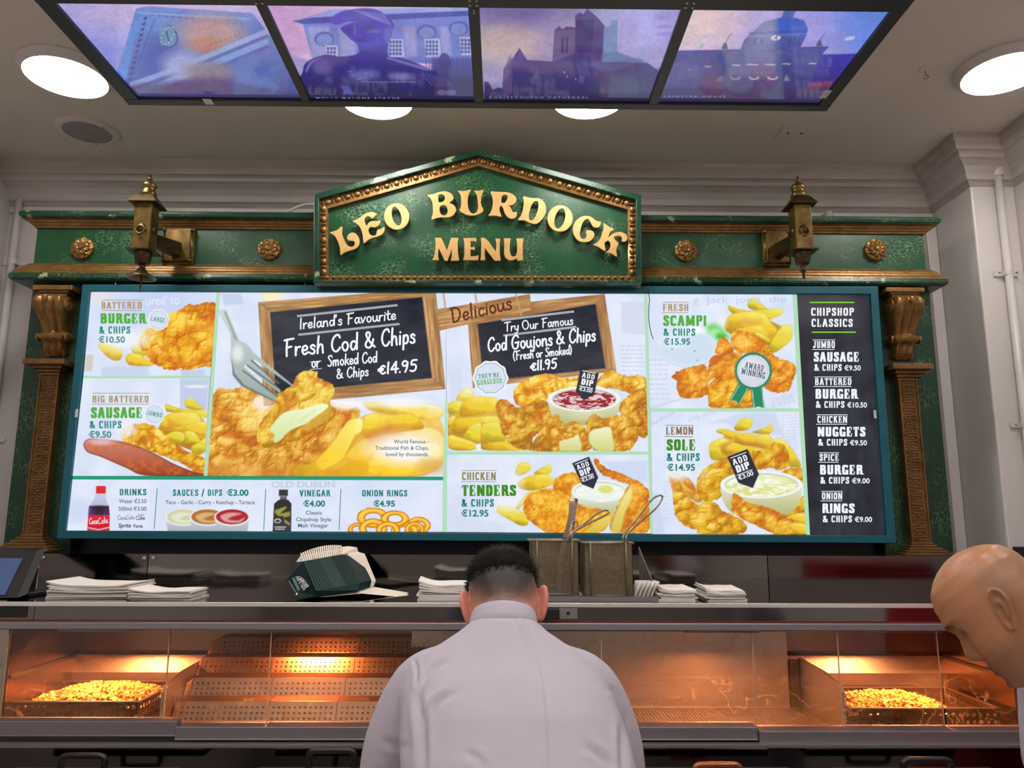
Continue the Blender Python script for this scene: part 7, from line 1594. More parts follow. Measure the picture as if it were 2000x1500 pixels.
# nested green takeaway boxes lying on their side
def cB(x, y, Y): return tuple(at(540+x/5, 1040+y/5, Y=Y))
bx = thing('takeaway_box_stack', cB(400, 640, 2.8), 'nested dark green takeaway boxes lying open on the shelf, white inside', 'takeaway boxes')
L0 = [cB(190, 288, 2.95), cB(97, 470, 2.90), cB(180, 627, 2.72)]            # far left edge of the label face
A = [cB(260, 283, 2.86), cB(385, 570, 2.70), cB(382, 627, 2.70)]
B = [cB(640, 214, 2.93), cB(685, 226, 2.92), cB(812, 495, 2.78), cB(795, 565, 2.76)]
mb = MB(); bk = lambda p, d: (p[0]+.02, p[1]+d, p[2])
mb.add([L0[0], L0[1], L0[2], A[2], A[1], A[0]]+[bk(p, .12) for p in (L0[0], L0[1], L0[2], A[2], A[1], A[0])], [(0, 1, 2, 3, 4, 5), (11, 10, 9, 8, 7, 6)]+[(i, (i+1) % 6, 6+(i+1) % 6, 6+i) for i in range(6)])
mb.build('label_face', box_green, bx)
mb = MB(); ns = 22
def lerp(p, q, t): return tuple(p[i]+(q[i]-p[i])*t for i in range(3))
for k in range(ns):        # nested layers with a white board edge showing between them
    t0, t1 = k/ns*.68, (k+.72)/ns*.68; t2 = (k+1)/ns*.68
    for (u, v, m_) in ((t0, t1, 0), (t1, t2, 1 if k % 2 == 0 or k > 12 else 0)):
        mb.m = m_; off = .0015 if m_ else 0
        q = [lerp(A[0], B[0], u), lerp(A[0], B[0], v), lerp(A[1], B[2], v), lerp(A[1], B[2], u)]; q = [(p[0], p[1]+off, p[2]) for p in q]
        lo = [lerp(q[3], q[0], .12), lerp(q[2], q[1], .12)] if m_ else None
        mb.quad(*q)
mb.m = 0; mb.quad(lerp(A[0], B[0], .68), B[0], B[1], lerp(A[1], B[2], .68)); mb.add([B[1], B[2], lerp(A[1], B[2], .68)], [(0, 1, 2)]); mb.quad(A[1], B[2], B[3], A[2])
bb_ = [bk(p, .13) for p in (A[0], B[0], B[1], B[2], B[3], A[2])]; mb.add([A[0], B[0], B[1], B[2], B[3], A[2]]+bb_, [(6, 7, 8, 9, 10, 11)]+[(i, (i+1) % 6, 6+(i+1) % 6, 6+i) for i in range(6)])
line_m = mat('pale_green_edge', (96, 140, 134), 0.6)
mb.build('nested_sides', [box_green, line_m], bx, recalc=False)
# row of white inner edges fanned along the top, and the open flaps
mb = MB(); fan0 = [cB(190, 286, 2.955), cB(230, 214, 3.0), cB(420, 165, 3.03), cB(640, 138, 3.05)]; n = 20
T0, T1 = (cB(262, 280, 2.865), cB(230, 214, 3.02)), (cB(645, 212, 2.935), cB(640, 138, 3.06))
for k in range(n):
    u, v = k/n, (k+.62)/n
    a, b, c, d = lerp(T0[0], T1[0], u), lerp(T0[0], T1[0], v), lerp(T0[1], T1[1], v), lerp(T0[1], T1[1], u); bow = .016*math.sin(PI*(u+.1)/1.2)
    mb.hexa([a, b, (b[0], b[1]+.01, b[2]-.004), (a[0], a[1]+.01, a[2]-.004), (d[0], d[1], d[2]+bow), (c[0], c[1], c[2]+bow), (c[0], c[1]+.004, c[2]+bow), (d[0], d[1]+.004, d[2]+bow)])
mb.quad(cB(192, 290, 2.96), cB(262, 284, 2.90), cB(640, 216, 2.96), cB(640, 160, 3.06), cB(420, 190, 3.05), cB(235, 225, 3.02))
mb.build('inner_edges', card_m, bx)
def flap(name, pts, th=.003):
    mb = MB(); mb.extrude(pts, (0, 0, 0), (0, th, -.0005)); return mb.build(name, card_m, bx)
flap('open_flap', [cB(690, 224, 2.93), cB(640, 212, 2.95), cB(640, 140, 3.065), cB(700, 134, 3.07), cB(785, 145, 3.07), cB(798, 190, 3.07), cB(860, 206, 3.07), cB(970, 470, 2.96), cB(945, 530, 2.92), cB(800, 560, 2.80), cB(815, 495, 2.81)])
flap('lower_flap', [cB(385, 626, 2.72), cB(795, 566, 2.79), cB(945, 530, 2.93), cB(1290, 588, 2.90), cB(1270, 600, 2.88), cB(1312, 618, 2.85), cB(1268, 634, 2.82), cB(830, 596, 2.77), cB(440, 632, 2.71)])
pn = Pen(); wt = (190, 198, 196)
def lab(t, a, b, h): slab_text(pn, t, *a, *b, h, wt, sw=.17)
q = lambda x, y: (540+x/5, 1040+y/5)
lab('FAMOUS', q(193, 448), q(276, 572), 9.5) if False else None
slab_text(pn, 'FAMOUS', *q(206, 436), *q(284, 548), 8.5, wt, sw=.2); slab_text(pn, 'FISH & CHIPS', *q(182, 436), *q(262, 572), 5.2, wt, sw=.16)
for k in range(2): pn.line(*q(170-k*14, 444), *q(228-k*14, 560+k*10), 1.6, (110, 140, 138))
pn.line(*q(120, 468), *q(186, 580), 1.2, (120, 150, 148)); pn.convex([q(190, 590), q(206, 588), q(206, 608), q(190, 610)], wt)
print_m = bpy.data.materials.new('box_print'); print_m.use_nodes = True
an = print_m.node_tree.nodes.new('ShaderNodeAttribute'); an.attribute_name = 'ink'; print_m.node_tree.links.new(an.outputs['Color'], print_m.node_tree.nodes['Principled BSDF'].inputs['Base Color'])
def onface(P0, P1, P2):
    P0, P1, P2 = [np.array(p) for p in (P0, P1, P2)]; nrm = np.cross(P1-P0, P2-P0); nrm /= np.linalg.norm(nrm)
    def f(x, y, l):
        r_ = ray(x, y); t = ((P0-CAM)@nrm)/(r_@nrm); p = CAM+r_*t; return p-(r_/np.linalg.norm(r_))*.0015
    return f
pn.build('printing', onface(L0[0], A[1], L0[2]), print_m, bx)

# tray with two wire fry baskets and tongs
TZ = SHZ; a, b = at(1066, 1184, Y=2.64), at(1286, 1165, Y=2.64)
ty0, ty1 = 2.64, 3.0
tr = thing('basket_tray', ((a[0]+b[0])/2, 2.8, SHZ), 'shallow steel tray holding two wire fry baskets on the shelf', 'tray')
zt0, zt1 = SHZ, float(at(1200, 1165, Y=2.64)[2])
mb = MB().box((a[0], ty0, zt0), (b[0], ty1, zt0+.002)); mb.box((a[0], ty0-.002, zt0), (b[0], ty0, zt1)); mb.box((a[0], ty1, zt0), (b[0], ty1+.002, zt1+.01))
mb.hexa([(a[0]-.002, ty0, zt0), (a[0], ty0, zt0), (a[0], ty1, zt0), (a[0]-.002, ty1, zt0), (a[0]-.002, ty0, zt1), (a[0], ty0, zt1), (a[0], ty1, zt1+.12), (a[0]-.002, ty1, zt1+.12)])
mb.hexa([(b[0], ty0, zt0), (b[0]+.002, ty0, zt0), (b[0]+.002, ty1, zt0), (b[0], ty1, zt0), (b[0], ty0, zt1), (b[0]+.002, ty0, zt1), (b[0]+.002, ty1, zt1+.15), (b[0], ty1, zt1+.15)])
mb.build('tray_body', alu, tr)
wire = mat('greasy_wire', (176, 160, 132), 0.4, metal=0.8, noise=((60, 60, 60), .6, (120, 100, 76)))
wire_lt = mat('bright_wire', (150, 138, 124), 0.35, metal=0.9)
def fry_basket(px0, px1, py0, py1, hpts, label):
    yf, yb = 2.70, 2.86; a, b = at(px0, py1, Y=yf), at(px1, py0, Y=yf); x0, x1, z0, z1 = a[0], b[0], max(a[2], SHZ+.004), b[2]
    t = thing('fry_basket', ((x0+x1)/2, (yf+yb)/2, z0), label, 'fry basket', 'wire fry baskets on the steel tray')
    mesh = MB(); st = .0052; r = .00078
    def wires(p0, u, v, lu, lv):
        p0, u, v = np.array(p0), np.array(u, float), np.array(v, float); w = np.cross(u, v)
        for n_, d, e, L, M_ in ((int(lu/st), u, v, lu, lv), (int(lv/st), v, u, lv, lu)):
            for k in range(n_+1):
                c = p0+d*(L*k/n_); q = [c+d*i*r+w*j*r for i, j in ((-1, -1), (1, -1), (1, 1), (-1, 1))]
                mesh.loft([[tuple(p) for p in q], [tuple(p+e*M_) for p in q]])
    h = z1-z0; m_ = .92
    wires((x0+.006, yf+.004, z0), (1, 0, 0), (0, 0, 1), x1-x0-.012, h*.995); wires((x0+.006, yb-.004, z0), (1, 0, 0), (0, 0, 1), x1-x0-.012, h*.995)
    wires((x0+.006, yf+.004, z0), (0, 1, 0), (0, 0, 1), yb-yf-.008, h*.995); wires((x1-.006, yf+.004, z0), (0, 1, 0), (0, 0, 1), yb-yf-.008, h*.995)
    wires((x0+.006, yf+.004, z0), (1, 0, 0), (0, 1, 0), x1-x0-.012, yb-yf-.008)
    mesh.build('wire_mesh', wire, t, recalc=False)
    MB().tube([(x0, yf, z1), (x1, yf, z1), (x1, yb, z1), (x0, yb, z1)], .0032, 8, closed=True).build('rim', wire_lt, t, smooth='all')
    MB().tube([(x0+.006, yf+.003, z0), (x1-.006, yf+.003, z0), (x1-.006, yb-.003, z0), (x0+.006, yb-.003, z0)], .0026, 8, closed=True).build('base_rim', wire_lt, t, smooth='all')
    for fx in (.15, .84):
        x = x0+(x1-x0)*fx
        MB().tube([(x, yf+.012, z1+.006), (x, yf-.003, z1+.004), (x, yf-.002, z0)], .0024, 8).build('upright_rod', wire_lt, t, smooth='all')
    H = [at(px, py, Y=Y) for px, py, Y in hpts]
    MB().tube(smoothpts(H, 4), .0034, 8).build('handle', wire_lt, t, smooth='all')
    return x0, x1, z0, z1
def cK(x, y): return (1000+x/5.714, 950+y/5.714)
h1 = [cK(640, 590)+(2.70,), cK(635, 545)+(2.70,), cK(790, 430)+(2.75,), cK(940, 310)+(2.80,), cK(1040, 265)+(2.83,), cK(1076, 285)+(2.83,), cK(1040, 322)+(2.82,), cK(860, 410)+(2.76,), cK(700, 500)+(2.71,), cK(660, 545)+(2.70,), cK(670, 600)+(2.70,)]
h2 = [cK(1260, 620)+(2.70,), cK(1243, 550)+(2.70,), cK(1400, 350)+(2.75,), cK(1540, 170)+(2.81,), cK(1610, 112)+(2.83,), cK(1668, 100)+(2.83,), cK(1672, 145)+(2.83,), cK(1590, 260)+(2.80,), cK(1400, 420)+(2.74,), cK(1275, 555)+(2.70,), cK(1300, 630)+(2.70,)]
B1 = fry_basket(1034, 1133, 1056, 1160, h1, 'left wire fry basket with tongs standing in it, behind the bending man')
B2 = fry_basket(1139, 1238, 1061, 1163, h2, 'right wire fry basket, empty, with its handle raised to the right')
tg = thing('tongs', (B1[0]+.13, 2.78, B1[2]), 'steel serving tongs standing upright in the left wire fry basket', 'tongs')
def strip(name, pts, w, th, m_):
    mb = MB(); P = [at(x, y, Y=Y) for x, y, Y in pts]; mb.loft([[(p[0]-w/2, p[1], p[2]), (p[0]+w/2, p[1]+.004, p[2]), (p[0]+w/2, p[1]+.004+th, p[2]), (p[0]-w/2, p[1]+th, p[2])] for p in smoothpts(P, 4)]); return mb.build(name, m_, tg, smooth=40)
strip('front_arm', [cK(520, 1180)+(2.78,), cK(545, 800)+(2.78,), cK(590, 590)+(2.78,), cK(650, 360)+(2.78,), cK(662, 230)+(2.78,), cK(665, 175)+(2.78,), cK(680, 140)+(2.785,), cK(705, 135)+(2.80,)], .017, .002, steel_br)
strip('back_arm', [cK(600, 1120)+(2.81,), cK(640, 700)+(2.81,), cK(668, 560)+(2.81,), cK(690, 420)+(2.81,), cK(692, 320)+(2.81,), cK(712, 200)+(2.81,), cK(718, 150)+(2.808,), cK(700, 133)+(2.80,)], .012, .002, steel_br)
c = at(*cK(690, 420), Y=2.80); MB().tube([(c[0]+.004+.009*math.cos(t), c[1], c[2]+.013*math.sin(t)) for t in np.linspace(0, 2*PI, 16, endpoint=False)], .0022, 8, closed=True).build('lock_ring', steel_br, tg, smooth='all')
# clear forks / paper cones in the tray
a, b = at(1236, 1164, Y=2.72), at(1282, 1138, Y=2.72)
pc = thing('paper_cone_stack', (a[0]+.03, 2.74, SHZ+.003), 'crumpled pale paper cones at the right end of the steel basket tray', 'paper cones')
for k in range(5):
    mb = MB(); x0 = a[0]+.006+k*.014; mb.loft([[(x0+.012*math.cos(t)*s+.010*s2, 2.74+.05*math.sin(t)*s, SHZ+.003+z) for t in np.linspace(0, 2*PI, 12, endpoint=False)] for s, s2, z in ((.6, 0, 0), (.8, 1, .03), (1.0, 2, .056))], cap1=False); thicken(mb.build('paper_cone', paper_m, pc, smooth=60), .0008)

# till screen at the left end
scr_m = mat('dim_blue_screen', (30, 40, 70), 0.25, emit=(64, 84, 128), estr=0.6)
tl = thing('till_screen', at(20, 1172, Y=2.74), 'black till screen with a dim blue display at the left edge of the shelf', 'screen')
def cS(px, py, Y): return np.array(at(px, py, Y=Y))
f = [cS(-90, 1169, 2.65), cS(34, 1168, 2.63), cS(72, 1076, 2.84), cS(-70, 1076, 2.86)]; nb = np.array([0.012, .035, .01])
MB().hexa([tuple(f[0]), tuple(f[1]), tuple(f[1]+nb), tuple(f[0]+nb), tuple(f[3]), tuple(f[2]), tuple(f[2]+nb), tuple(f[3]+nb)]).build('bezel', black_plastic, tl, bevel=.003)
g_ = [cS(-80, 1162, 2.652), cS(10, 1161, 2.647), cS(45, 1090, 2.805), cS(-62, 1090, 2.82)]; up = np.array([0, -.003, -.001])
MB().hexa([tuple(p+up*.2) for p in g_]+[tuple(p+up) for p in g_]).build('display', scr_m, tl)
foot = f[1]*.5+f[0]*.5
MB().box((foot[0]-.09, 2.76, SHZ), (foot[0]+.07, 2.95, SHZ+.012)).build('foot', black_plastic, tl, bevel=.003)
MB().hexa([(foot[0]-.03, 2.80, SHZ+.01), (foot[0]+.03, 2.80, SHZ+.01), (foot[0]+.03, 2.86, SHZ+.01), (foot[0]-.03, 2.86, SHZ+.01), (foot[0]-.03, 2.83, SHZ+.09), (foot[0]+.03, 2.83, SHZ+.09), (foot[0]+.03, 2.87, SHZ+.09), (foot[0]-.03, 2.87, SHZ+.09)]).build('stand', black_plastic, tl)
# dark fitting on the left wall
p = at(4, 968, Y=3.3)
tag(MB().sphere((XL+.035, 3.3, p[2]), (.034, .05, .052), 16, 10).build('wall_phone', black_plastic, smooth='all'), 'black rounded fitting on the left wall at the picture edge', 'wall fitting')
p = at(1992, 1077, Y=PIER_Y-.02)
tag(MB().box((p[0]-.02, PIER_Y-.03, p[2]-.03), (p[0]+.05, PIER_Y-.0005, p[2]+.02)).build('socket_box', black_plastic, bevel=.004), 'small dark box on the pier behind the bald man', 'socket')
# ---------------------------------------------------------------- people
def remeshed(mb, voxel, smooth_it=6, factor=0.5):
    me = bpy.data.meshes.new('t'); me.from_pydata(mb.v, [], mb.f)
    bm = bmesh.new(); bm.from_mesh(me); bmesh.ops.remove_doubles(bm, verts=bm.verts, dist=1e-5); bmesh.ops.recalc_face_normals(bm, faces=bm.faces); bm.to_mesh(me); bm.free()
    o = bpy.data.objects.new('t', me); COL.objects.link(o)
    r = o.modifiers.new('r', 'REMESH'); r.mode = 'VOXEL'; r.voxel_size = voxel
    if smooth_it: s = o.modifiers.new('s', 'SMOOTH'); s.iterations = smooth_it; s.factor = factor
    bpy.context.view_layer.update()
    out = bpy.data.meshes.new_from_object(o.evaluated_get(bpy.context.evaluated_depsgraph_get()))
    bpy.data.objects.remove(o); bpy.data.meshes.remove(me)
    return out
def chain(mb, pts, rad, n=20, flat=1.0, sub=5):
    """rounded limb through points with a radius at each (one closed surface)"""
    P = smoothpts(pts, sub); R_ = [p[0] for p in smoothpts([(r, 0, 0) for r in rad], sub)]
    d0 = P[0]-P[1]; d0 = d0/np.linalg.norm(d0); d1 = P[-1]-P[-2]; d1 = d1/np.linalg.norm(d1)
    pre = [(P[0]+d0*R_[0]*math.sin(a), R_[0]*math.cos(a)) for a in (1.5, 1.15, .75, .35)]; post = [(P[-1]+d1*R_[-1]*math.sin(a), R_[-1]*math.cos(a)) for a in (.35, .75, 1.15, 1.5)]
    Q = [p for p, _ in pre]+list(P)+[p for p, _ in post]; RR = [r for _, r in pre]+list(R_)+[r for _, r in post]
    mb.tube(Q, RR, n)
def head_rings(mb, T, nose=1.0):
    """head with face, local axes x right, y forward, z up; T maps local points to the world"""
    Z =  [-.128, -.124, -.116, -.105, -.085, -.06, -.03, 0, .03, .06, .085, .102, .112, .118]
    F =  [.030, .052, .074, .083, .084, .086, .084, .085, .095, .091, .078, .056, .034, .012]
    B =  [-.02, -.04, -.055, -.062, -.070, -.080, -.092, -.098, -.100, -.097, -.086, -.066, -.044, -.02]
    Wd = [.020, .030, .038, .044, .054, .063, .070, .074, .076, .073, .062, .046, .030, .012]
    zs = np.linspace(-.128, .118, 70); rings = []; n = 80
    g = lambda v, c, s: math.exp(-((v-c)/s)**2)
    for z in zs:
        f, b, w = [float(np.interp(z, Z, q)) for q in (F, B, Wd)]; ring = []
        for k in range(n):
            th = 2*PI*k/n; a = (th+PI) % (2*PI)-PI       # 0 = front
            x = w*math.copysign(abs(math.sin(th))**.92, math.sin(th)); y = (f+b)/2+(f-b)/2*math.cos(th)
            if abs(a) < 1.4:
                d = 0.0
                nz = float(np.interp(z, [-.052, -.046, -.036, -.026, -.005, .012, .028], [0, .013, .026, .024, .013, .005, 0]))*nose
                sg = float(np.interp(z, [-.05, -.035, -.01, .02], [.30, .26, .17, .13])); d += nz*math.exp(-(a/sg)**2)
                d += .007*g(z, .026, .010)*math.exp(-(a/.7)**2)                    # brow ridge
                d -= .014*g(z, .004, .013)*(g(a, .42, .20)+g(a, -.42, .20))          # eye sockets
                d += .006*g(z, .003, .007)*(g(a, .42, .13)+g(a, -.42, .13))          # eyelids
                d += .007*g(z, -.066, .006)*math.exp(-(a/.33)**2)+.007*g(z, -.079, .006)*math.exp(-(a/.28)**2)-.005*g(z, -.0725, .0025)*math.exp(-(a/.34)**2)
                d += .006*g(z, -.108, .011)*math.exp(-(a/.35)**2)-.004*g(z, -.092, .006)*math.exp(-(a/.3)**2)
                d += .004*g(z, -.028, .016)*(g(a, .75, .22)+g(a, -.75, .22))
                y += d*math.cos(a*.6); x += d*math.sin(a*.6)
            ring.append(T((x, y, z)))
        rings.append(ring)
    mb.loft(rings)
def ear(mb, T, s, out=.35):
    """shell with rolled rim, s = -1 left, 1 right"""
    c = np.array([s*.071, -.012, -.006]); ax = np.array([s*math.sin(out), -math.cos(out), 0.0]); up = np.array([0, -.16, .98]); nrm = np.cross(up, ax)*s
    P = lambda u, v, h: T(tuple(c+ax*u+up*v+nrm*h))
    rim = [(.002, -.006), (.004, .014), (.012, .029), (.024, .034), (.033, .026), (.035, .010), (.030, -.008), (.022, -.022), (.012, -.032), (.003, -.030), (.001, -.018)]
    mb.tube(smoothpts([P(u, v, .002) for u, v in rim], 4, True), .0042, 8, closed=True)
    mb.extrude([P(u, v, 0) for u, v in rim], tuple(np.array(P(0, 0, -.004))-np.array(P(0, 0, 0))), tuple(np.array(P(0, 0, .002))-np.array(P(0, 0, 0))))
    mb.tube(smoothpts([P(.008, .010, .004), (P(.018, .016, .004)), P(.022, .004, .004), P(.014, -.014, .003)], 4), .0035, 8)
def rot(yaw, pitch, roll):
    return np.array((Matrix.Rotation(yaw, 3, 'Z') @ Matrix.Rotation(pitch, 3, 'X') @ Matrix.Rotation(roll, 3, 'Y')))
def hand(mb, wrist, d, palm_n, s):
    """palm, thumb and four curled fingers; d points along the forearm, palm_n out of the palm"""
    w = np.array(wrist); d = np.array(d, float); d /= np.linalg.norm(d); pn_ = np.array(palm_n, float); pn_ -= d*(pn_@d); pn_ /= np.linalg.norm(pn_); x = np.cross(d, pn_)*s
    for k, off in enumerate((-.026, -.009, .009, .025)): chain(mb, [w+d*.012+x*off*.6, w+d*.05+x*off*.9, w+d*.092+x*off], [.014, .0135, .011], 10)
    for k, (off, L) in enumerate(((-.028, .062), (-.010, .074), (.009, .070), (.026, .054))):
        b = w+d*.094+x*off*1.05; chain(mb, [b, b+d*L*.42+pn_*.010, b+d*L*.68+pn_*.030, b+d*L*.74+pn_*.052], [.0095, .009, .008, .007], 10)
    b = w+d*.03-x*.03; chain(mb, [b, b+d*.03-x*.022+pn_*.012, b+d*.062-x*.024+pn_*.03], [.013, .011, .008], 10)
def skin_mat(name, tone_scale=1.0, rough=0.45):
    m = bpy.data.materials.new(name); m.use_nodes = True; nt = m.node_tree; b = nt.nodes['Principled BSDF']; N = nt.nodes.new; Lk = nt.links.new
    a = N('ShaderNodeAttribute'); a.attribute_name = 'tone'
    tc = N('ShaderNodeTexCoord'); n = N('ShaderNodeTexNoise'); n.inputs['Scale'].default_value = 60; n.inputs['Detail'].default_value = 4; Lk(tc.outputs['Object'], n.inputs['Vector'])
    r = N('ShaderNodeMapRange'); r.inputs[3].default_value = .86; r.inputs[4].default_value = 1.12; Lk(n.outputs['Fac'], r.inputs[0])
    mu = N('ShaderNodeVectorMath'); mu.operation = 'SCALE'; Lk(a.outputs['Color'], mu.inputs[0]); Lk(r.outputs[0], mu.inputs['Scale']); Lk(mu.outputs[0], b.inputs['Base Color'])
    b.inputs['Roughness'].default_value = rough; b.inputs['Subsurface Weight'].default_value = 0.12; b.inputs['Subsurface Radius'].default_value = (.01, .004, .002)
    bp = N('ShaderNodeBump'); bp.inputs['Strength'].default_value = .15; bp.inputs['Distance'].default_value = .002; n2 = N('ShaderNodeTexNoise'); n2.inputs['Scale'].default_value = 350; Lk(tc.outputs['Object'], n2.inputs['Vector']); Lk(n2.outputs['Fac'], bp.inputs['Height']); Lk(bp.outputs[0], b.inputs['Normal'])
    return m
def verts(me):
    v = np.empty(len(me.vertices)*3, np.float32); me.vertices.foreach_get('co', v); return v.reshape(-1, 3).astype(float)
def setverts(me, v): me.vertices.foreach_set('co', v.astype(np.float32).ravel()); me.update()
def settone(me, c):
    ca = me.color_attributes.new('tone', 'FLOAT_COLOR', 'POINT'); L = np.ones((len(c), 4), np.float32); L[:, :3] = s2l(np.clip(c, 0, 1)); ca.data.foreach_set('color', L.ravel())
def pxof(v):
    q = v-CAM; w = q@_f; return 1000+FPX*(q@_r)/w, 750+FPX*(q@_d)/w
shirt_m = mat('white_work_shirt', (174, 166, 178), 0.8, noise=((7, 7, 7), 0.2, (162, 155, 169)), bump=((500, 500, 500), 0.12))
trouser_m = mat('dark_trousers', (30, 30, 36), 0.8); shoe_m = mat('black_shoes', (16, 16, 16), 0.45)
hair_m = mat('dark_hair', (15, 11, 10), 0.75, spec=0.2, noise=((90, 90, 90), .5, (30, 22, 17)))
glasses_m = mat('glasses_frame', (24, 12, 10), 0.3)
skin1 = skin_mat('pinkish_skin'); skin2 = skin_mat('tanned_skin', rough=.36)

# --- the man bending over the range, seen from behind
m1 = thing('person', (0.02, 1.36, 0), 'man in a white work shirt bending over the range, seen from behind, short dark hair', 'person')
C1 = np.array(at(984, 1188, Y=1.735)); R1 = rot(math.radians(2), math.radians(-32), math.radians(-4))
T1 = lambda p: tuple(C1+R1@np.array(p))
neck1 = np.array(at(986, 1212, Y=1.655))
sh = {-1: (np.array([-.192, 1.625, 1.252])), 1: (np.array([.200, 1.625, 1.252]))}
el = {-1: np.array([-.226, 1.69, .99]), 1: np.array([.230, 1.72, .99])}
wr = {-1: np.array([-.20, 1.93, .97]), 1: np.array([.22, 1.95, .965])}
mb = MB(); head_rings(mb, T1)
for s in (-1, 1): ear(mb, T1, s, .62)
chain(mb, [C1+R1@np.array([0, -.035, -.05]), neck1*.5+(C1+R1@np.array([0, -.04, -.06]))*.5, neck1+np.array([0, .005, -.05])], [.062, .060, .062], 24)
for s in (-1, 1):
    chain(mb, [el[s], wr[s]], [.04, .028], 16); hand(mb, wr[s], wr[s]-el[s], (0, 0, -1), s)
chain(mb, [neck1+np.array([0, 0, -.05]), (0, 1.6, 1.2), (.03, 1.4, 1.0)], [.06, .07, .07], 16)
for s in (-1, 1): chain(mb, [(0, 1.62, 1.2), sh[s]+np.array([-s*.02, .012, -.005]), el[s]], [.04, .034, .034], 14)
me = remeshed(mb, .0032, 3)
v = verts(me); X, Y = pxof(v)
base = np.tile(np.array([202, 142, 122])/255, (len(v), 1)); zz = v[:, 2]
L1 = (v-C1)@R1                     # local head coordinates
isH = (np.abs(L1[:, 2]) < .2)&(np.linalg.norm(L1, axis=1) < .2)
nz = fbm(v[:, 0]*60+5, v[:, 2]*60, 3, 3)
hl = L1[:, 2]*.72-L1[:, 1]*.70       # how far up the back of the head
t = sstep(.018, .084, hl+(nz-.5)*.014)*isH*(L1[:, 1] < .06)
earm = isH & (np.abs(L1[:, 0]) > .079); t = np.where(earm, 0, t)
base = base*(1-t[:, None])+np.array([40, 30, 27])/255*t[:, None]
base = np.where(earm[:, None], np.array([212, 132, 118])/255, base)
settone(me, base); me.materials.append(skin1); link('body', me, m1, smooth='all')
# hair: cap of short tufts on the crown and upper back
hm = MB(); rs = np.random.RandomState(2); zs_ = np.linspace(0, 1, 24)
def skull(th, z):
    f, b, w = [float(np.interp(z, [-.06, -.03, 0, .03, .06, .085, .102, .112, .118], q)) for q in ([.086, .084, .085, .095, .091, .078, .056, .034, .012], [-.080, -.092, -.098, -.100, -.097, -.086, -.066, -.044, -.02], [.063, .070, .074, .076, .073, .062, .046, .030, .012])]
    return np.array([w*math.copysign(abs(math.sin(th))**.92, math.sin(th)), (f+b)/2+(f-b)/2*math.cos(th), z])
rings = []
for i in range(26):
    q = i/25; ring = []
    for k in range(64):
        th = 2*PI*k/64; z0_ = .050+.016*(1+math.cos(th))/2+.006*abs(math.sin(th)); z = z0_+(.1179-z0_)*math.sin(q*PI/2)
        p = skull(th, z); n_ = p-np.array([0, 0, .01]); n_ /= np.linalg.norm(n_); h = (.0005+.0115*min(1, q*2.6))*(.8+.4*float(vnoise(np.array([th*9]), np.array([z*200]), 3)[0]))
        ring.append(T1(tuple(p+n_*h)))
    rings.append(ring)
hm.loft(rings, cap0=False)
for k in range(5200):
    th = rs.uniform(0, 2*PI); z0_ = .036+.02*(1+math.cos(th))/2; z = z0_+(.117-z0_)*rs.uniform(0, 1)**.8; p = skull(th, z); n_ = p-np.array([0, 0, .0]); n_ /= np.linalg.norm(n_)
    q = (z-z0_)/(.117-z0_); L = .004+.012*min(1, q*2.2)*rs.uniform(.7, 1.25); d = n_*.8+np.array([rs.normal()*.3, .45, rs.normal()*.3]); d /= np.linalg.norm(d); side = np.cross(d, rs.normal(size=3)); side /= np.linalg.norm(side); b0 = p+n_*.002
    w_ = .0007
    hm.add([T1(tuple(b0+side*w_)), T1(tuple(b0-side*w_)), T1(tuple(b0+n_*.001+np.cross(side, d)*w_)), T1(tuple(b0+d*(L+.006)))], [(0, 1, 3), (1, 2, 3), (2, 0, 3)])
hm.build('hair', hair_m, m1, smooth='all', recalc=False)
gm = MB()
for s in (-1, 1): gm.tube([T1((s*.081, -.026, .004)), T1((s*.083, -.018, .016)), T1((s*.081, .0, .020)), T1((s*.078, .09, .018))], .0028, 8)
for s in (-1, 1): gm.tube([T1((s*.032+.025*math.cos(t_), .106, .004+.019*math.sin(t_))) for t_ in np.linspace(0, 2*PI, 18, endpoint=False)], .0022, 6, closed=True)
gm.tube([T1((-.008, .108, .008)), T1((.008, .108, .008))], .002, 6)
for s in (-1, 1): gm.tube([T1((s*.057, .105, .010)), T1((s*.078, .09, .018))], .0024, 6)
gm.build('glasses', glasses_m, m1)
# shirt
mb = MB()
def oring(c, w, d, tilt=0.0, n=40, p=2.3):
    out = []
    for k in range(n):
        a = 2*PI*k/n; ca, sa = math.cos(a), math.sin(a); x = w*math.copysign(abs(ca)**(2/p), ca); y = d*math.copysign(abs(sa)**(2/p), sa)
        out.append((c[0]+x, c[1]+y*math.cos(tilt), c[2]+y*math.sin(tilt)))
    return out
TI = -.50
mb.loft([oring((.045, 1.30, .84), .185, .125, -.1), oring((.045, 1.31, .92), .195, .13, -.15), oring((.04, 1.37, 1.02), .205, .135, TI*.6), oring((.035, 1.45, 1.12), .212, .135, TI*.8), oring((.02, 1.525, 1.205), .212, .13, TI), oring((.008, 1.57, 1.258), .206, .115, TI), oring((.004, 1.60, 1.295), .188, .098, TI*.9), oring((.002, 1.618, 1.325), .156, .086, TI*.8), oring((.001, 1.632, 1.35), .120, .078, TI*.7), oring((.002, 1.645, 1.372), .084, .070, TI*.7), oring((.002, 1.655, 1.385), .072, .066, TI*.7)])
for s in (-1, 1):
    chain(mb, [np.array([s*.10, 1.60, 1.285]), sh[s]+np.array([-s*.03, 0, .005]), sh[s]*.55+el[s]*.45+np.array([s*.012, -.012, 0]), el[s]+np.array([0, -.01, 0]), el[s]*.45+wr[s]*.55, wr[s]-(wr[s]-el[s])*.03], [.068, .068, .062, .056, .050, .040], 22)
me = remeshed(mb, .008, 10)
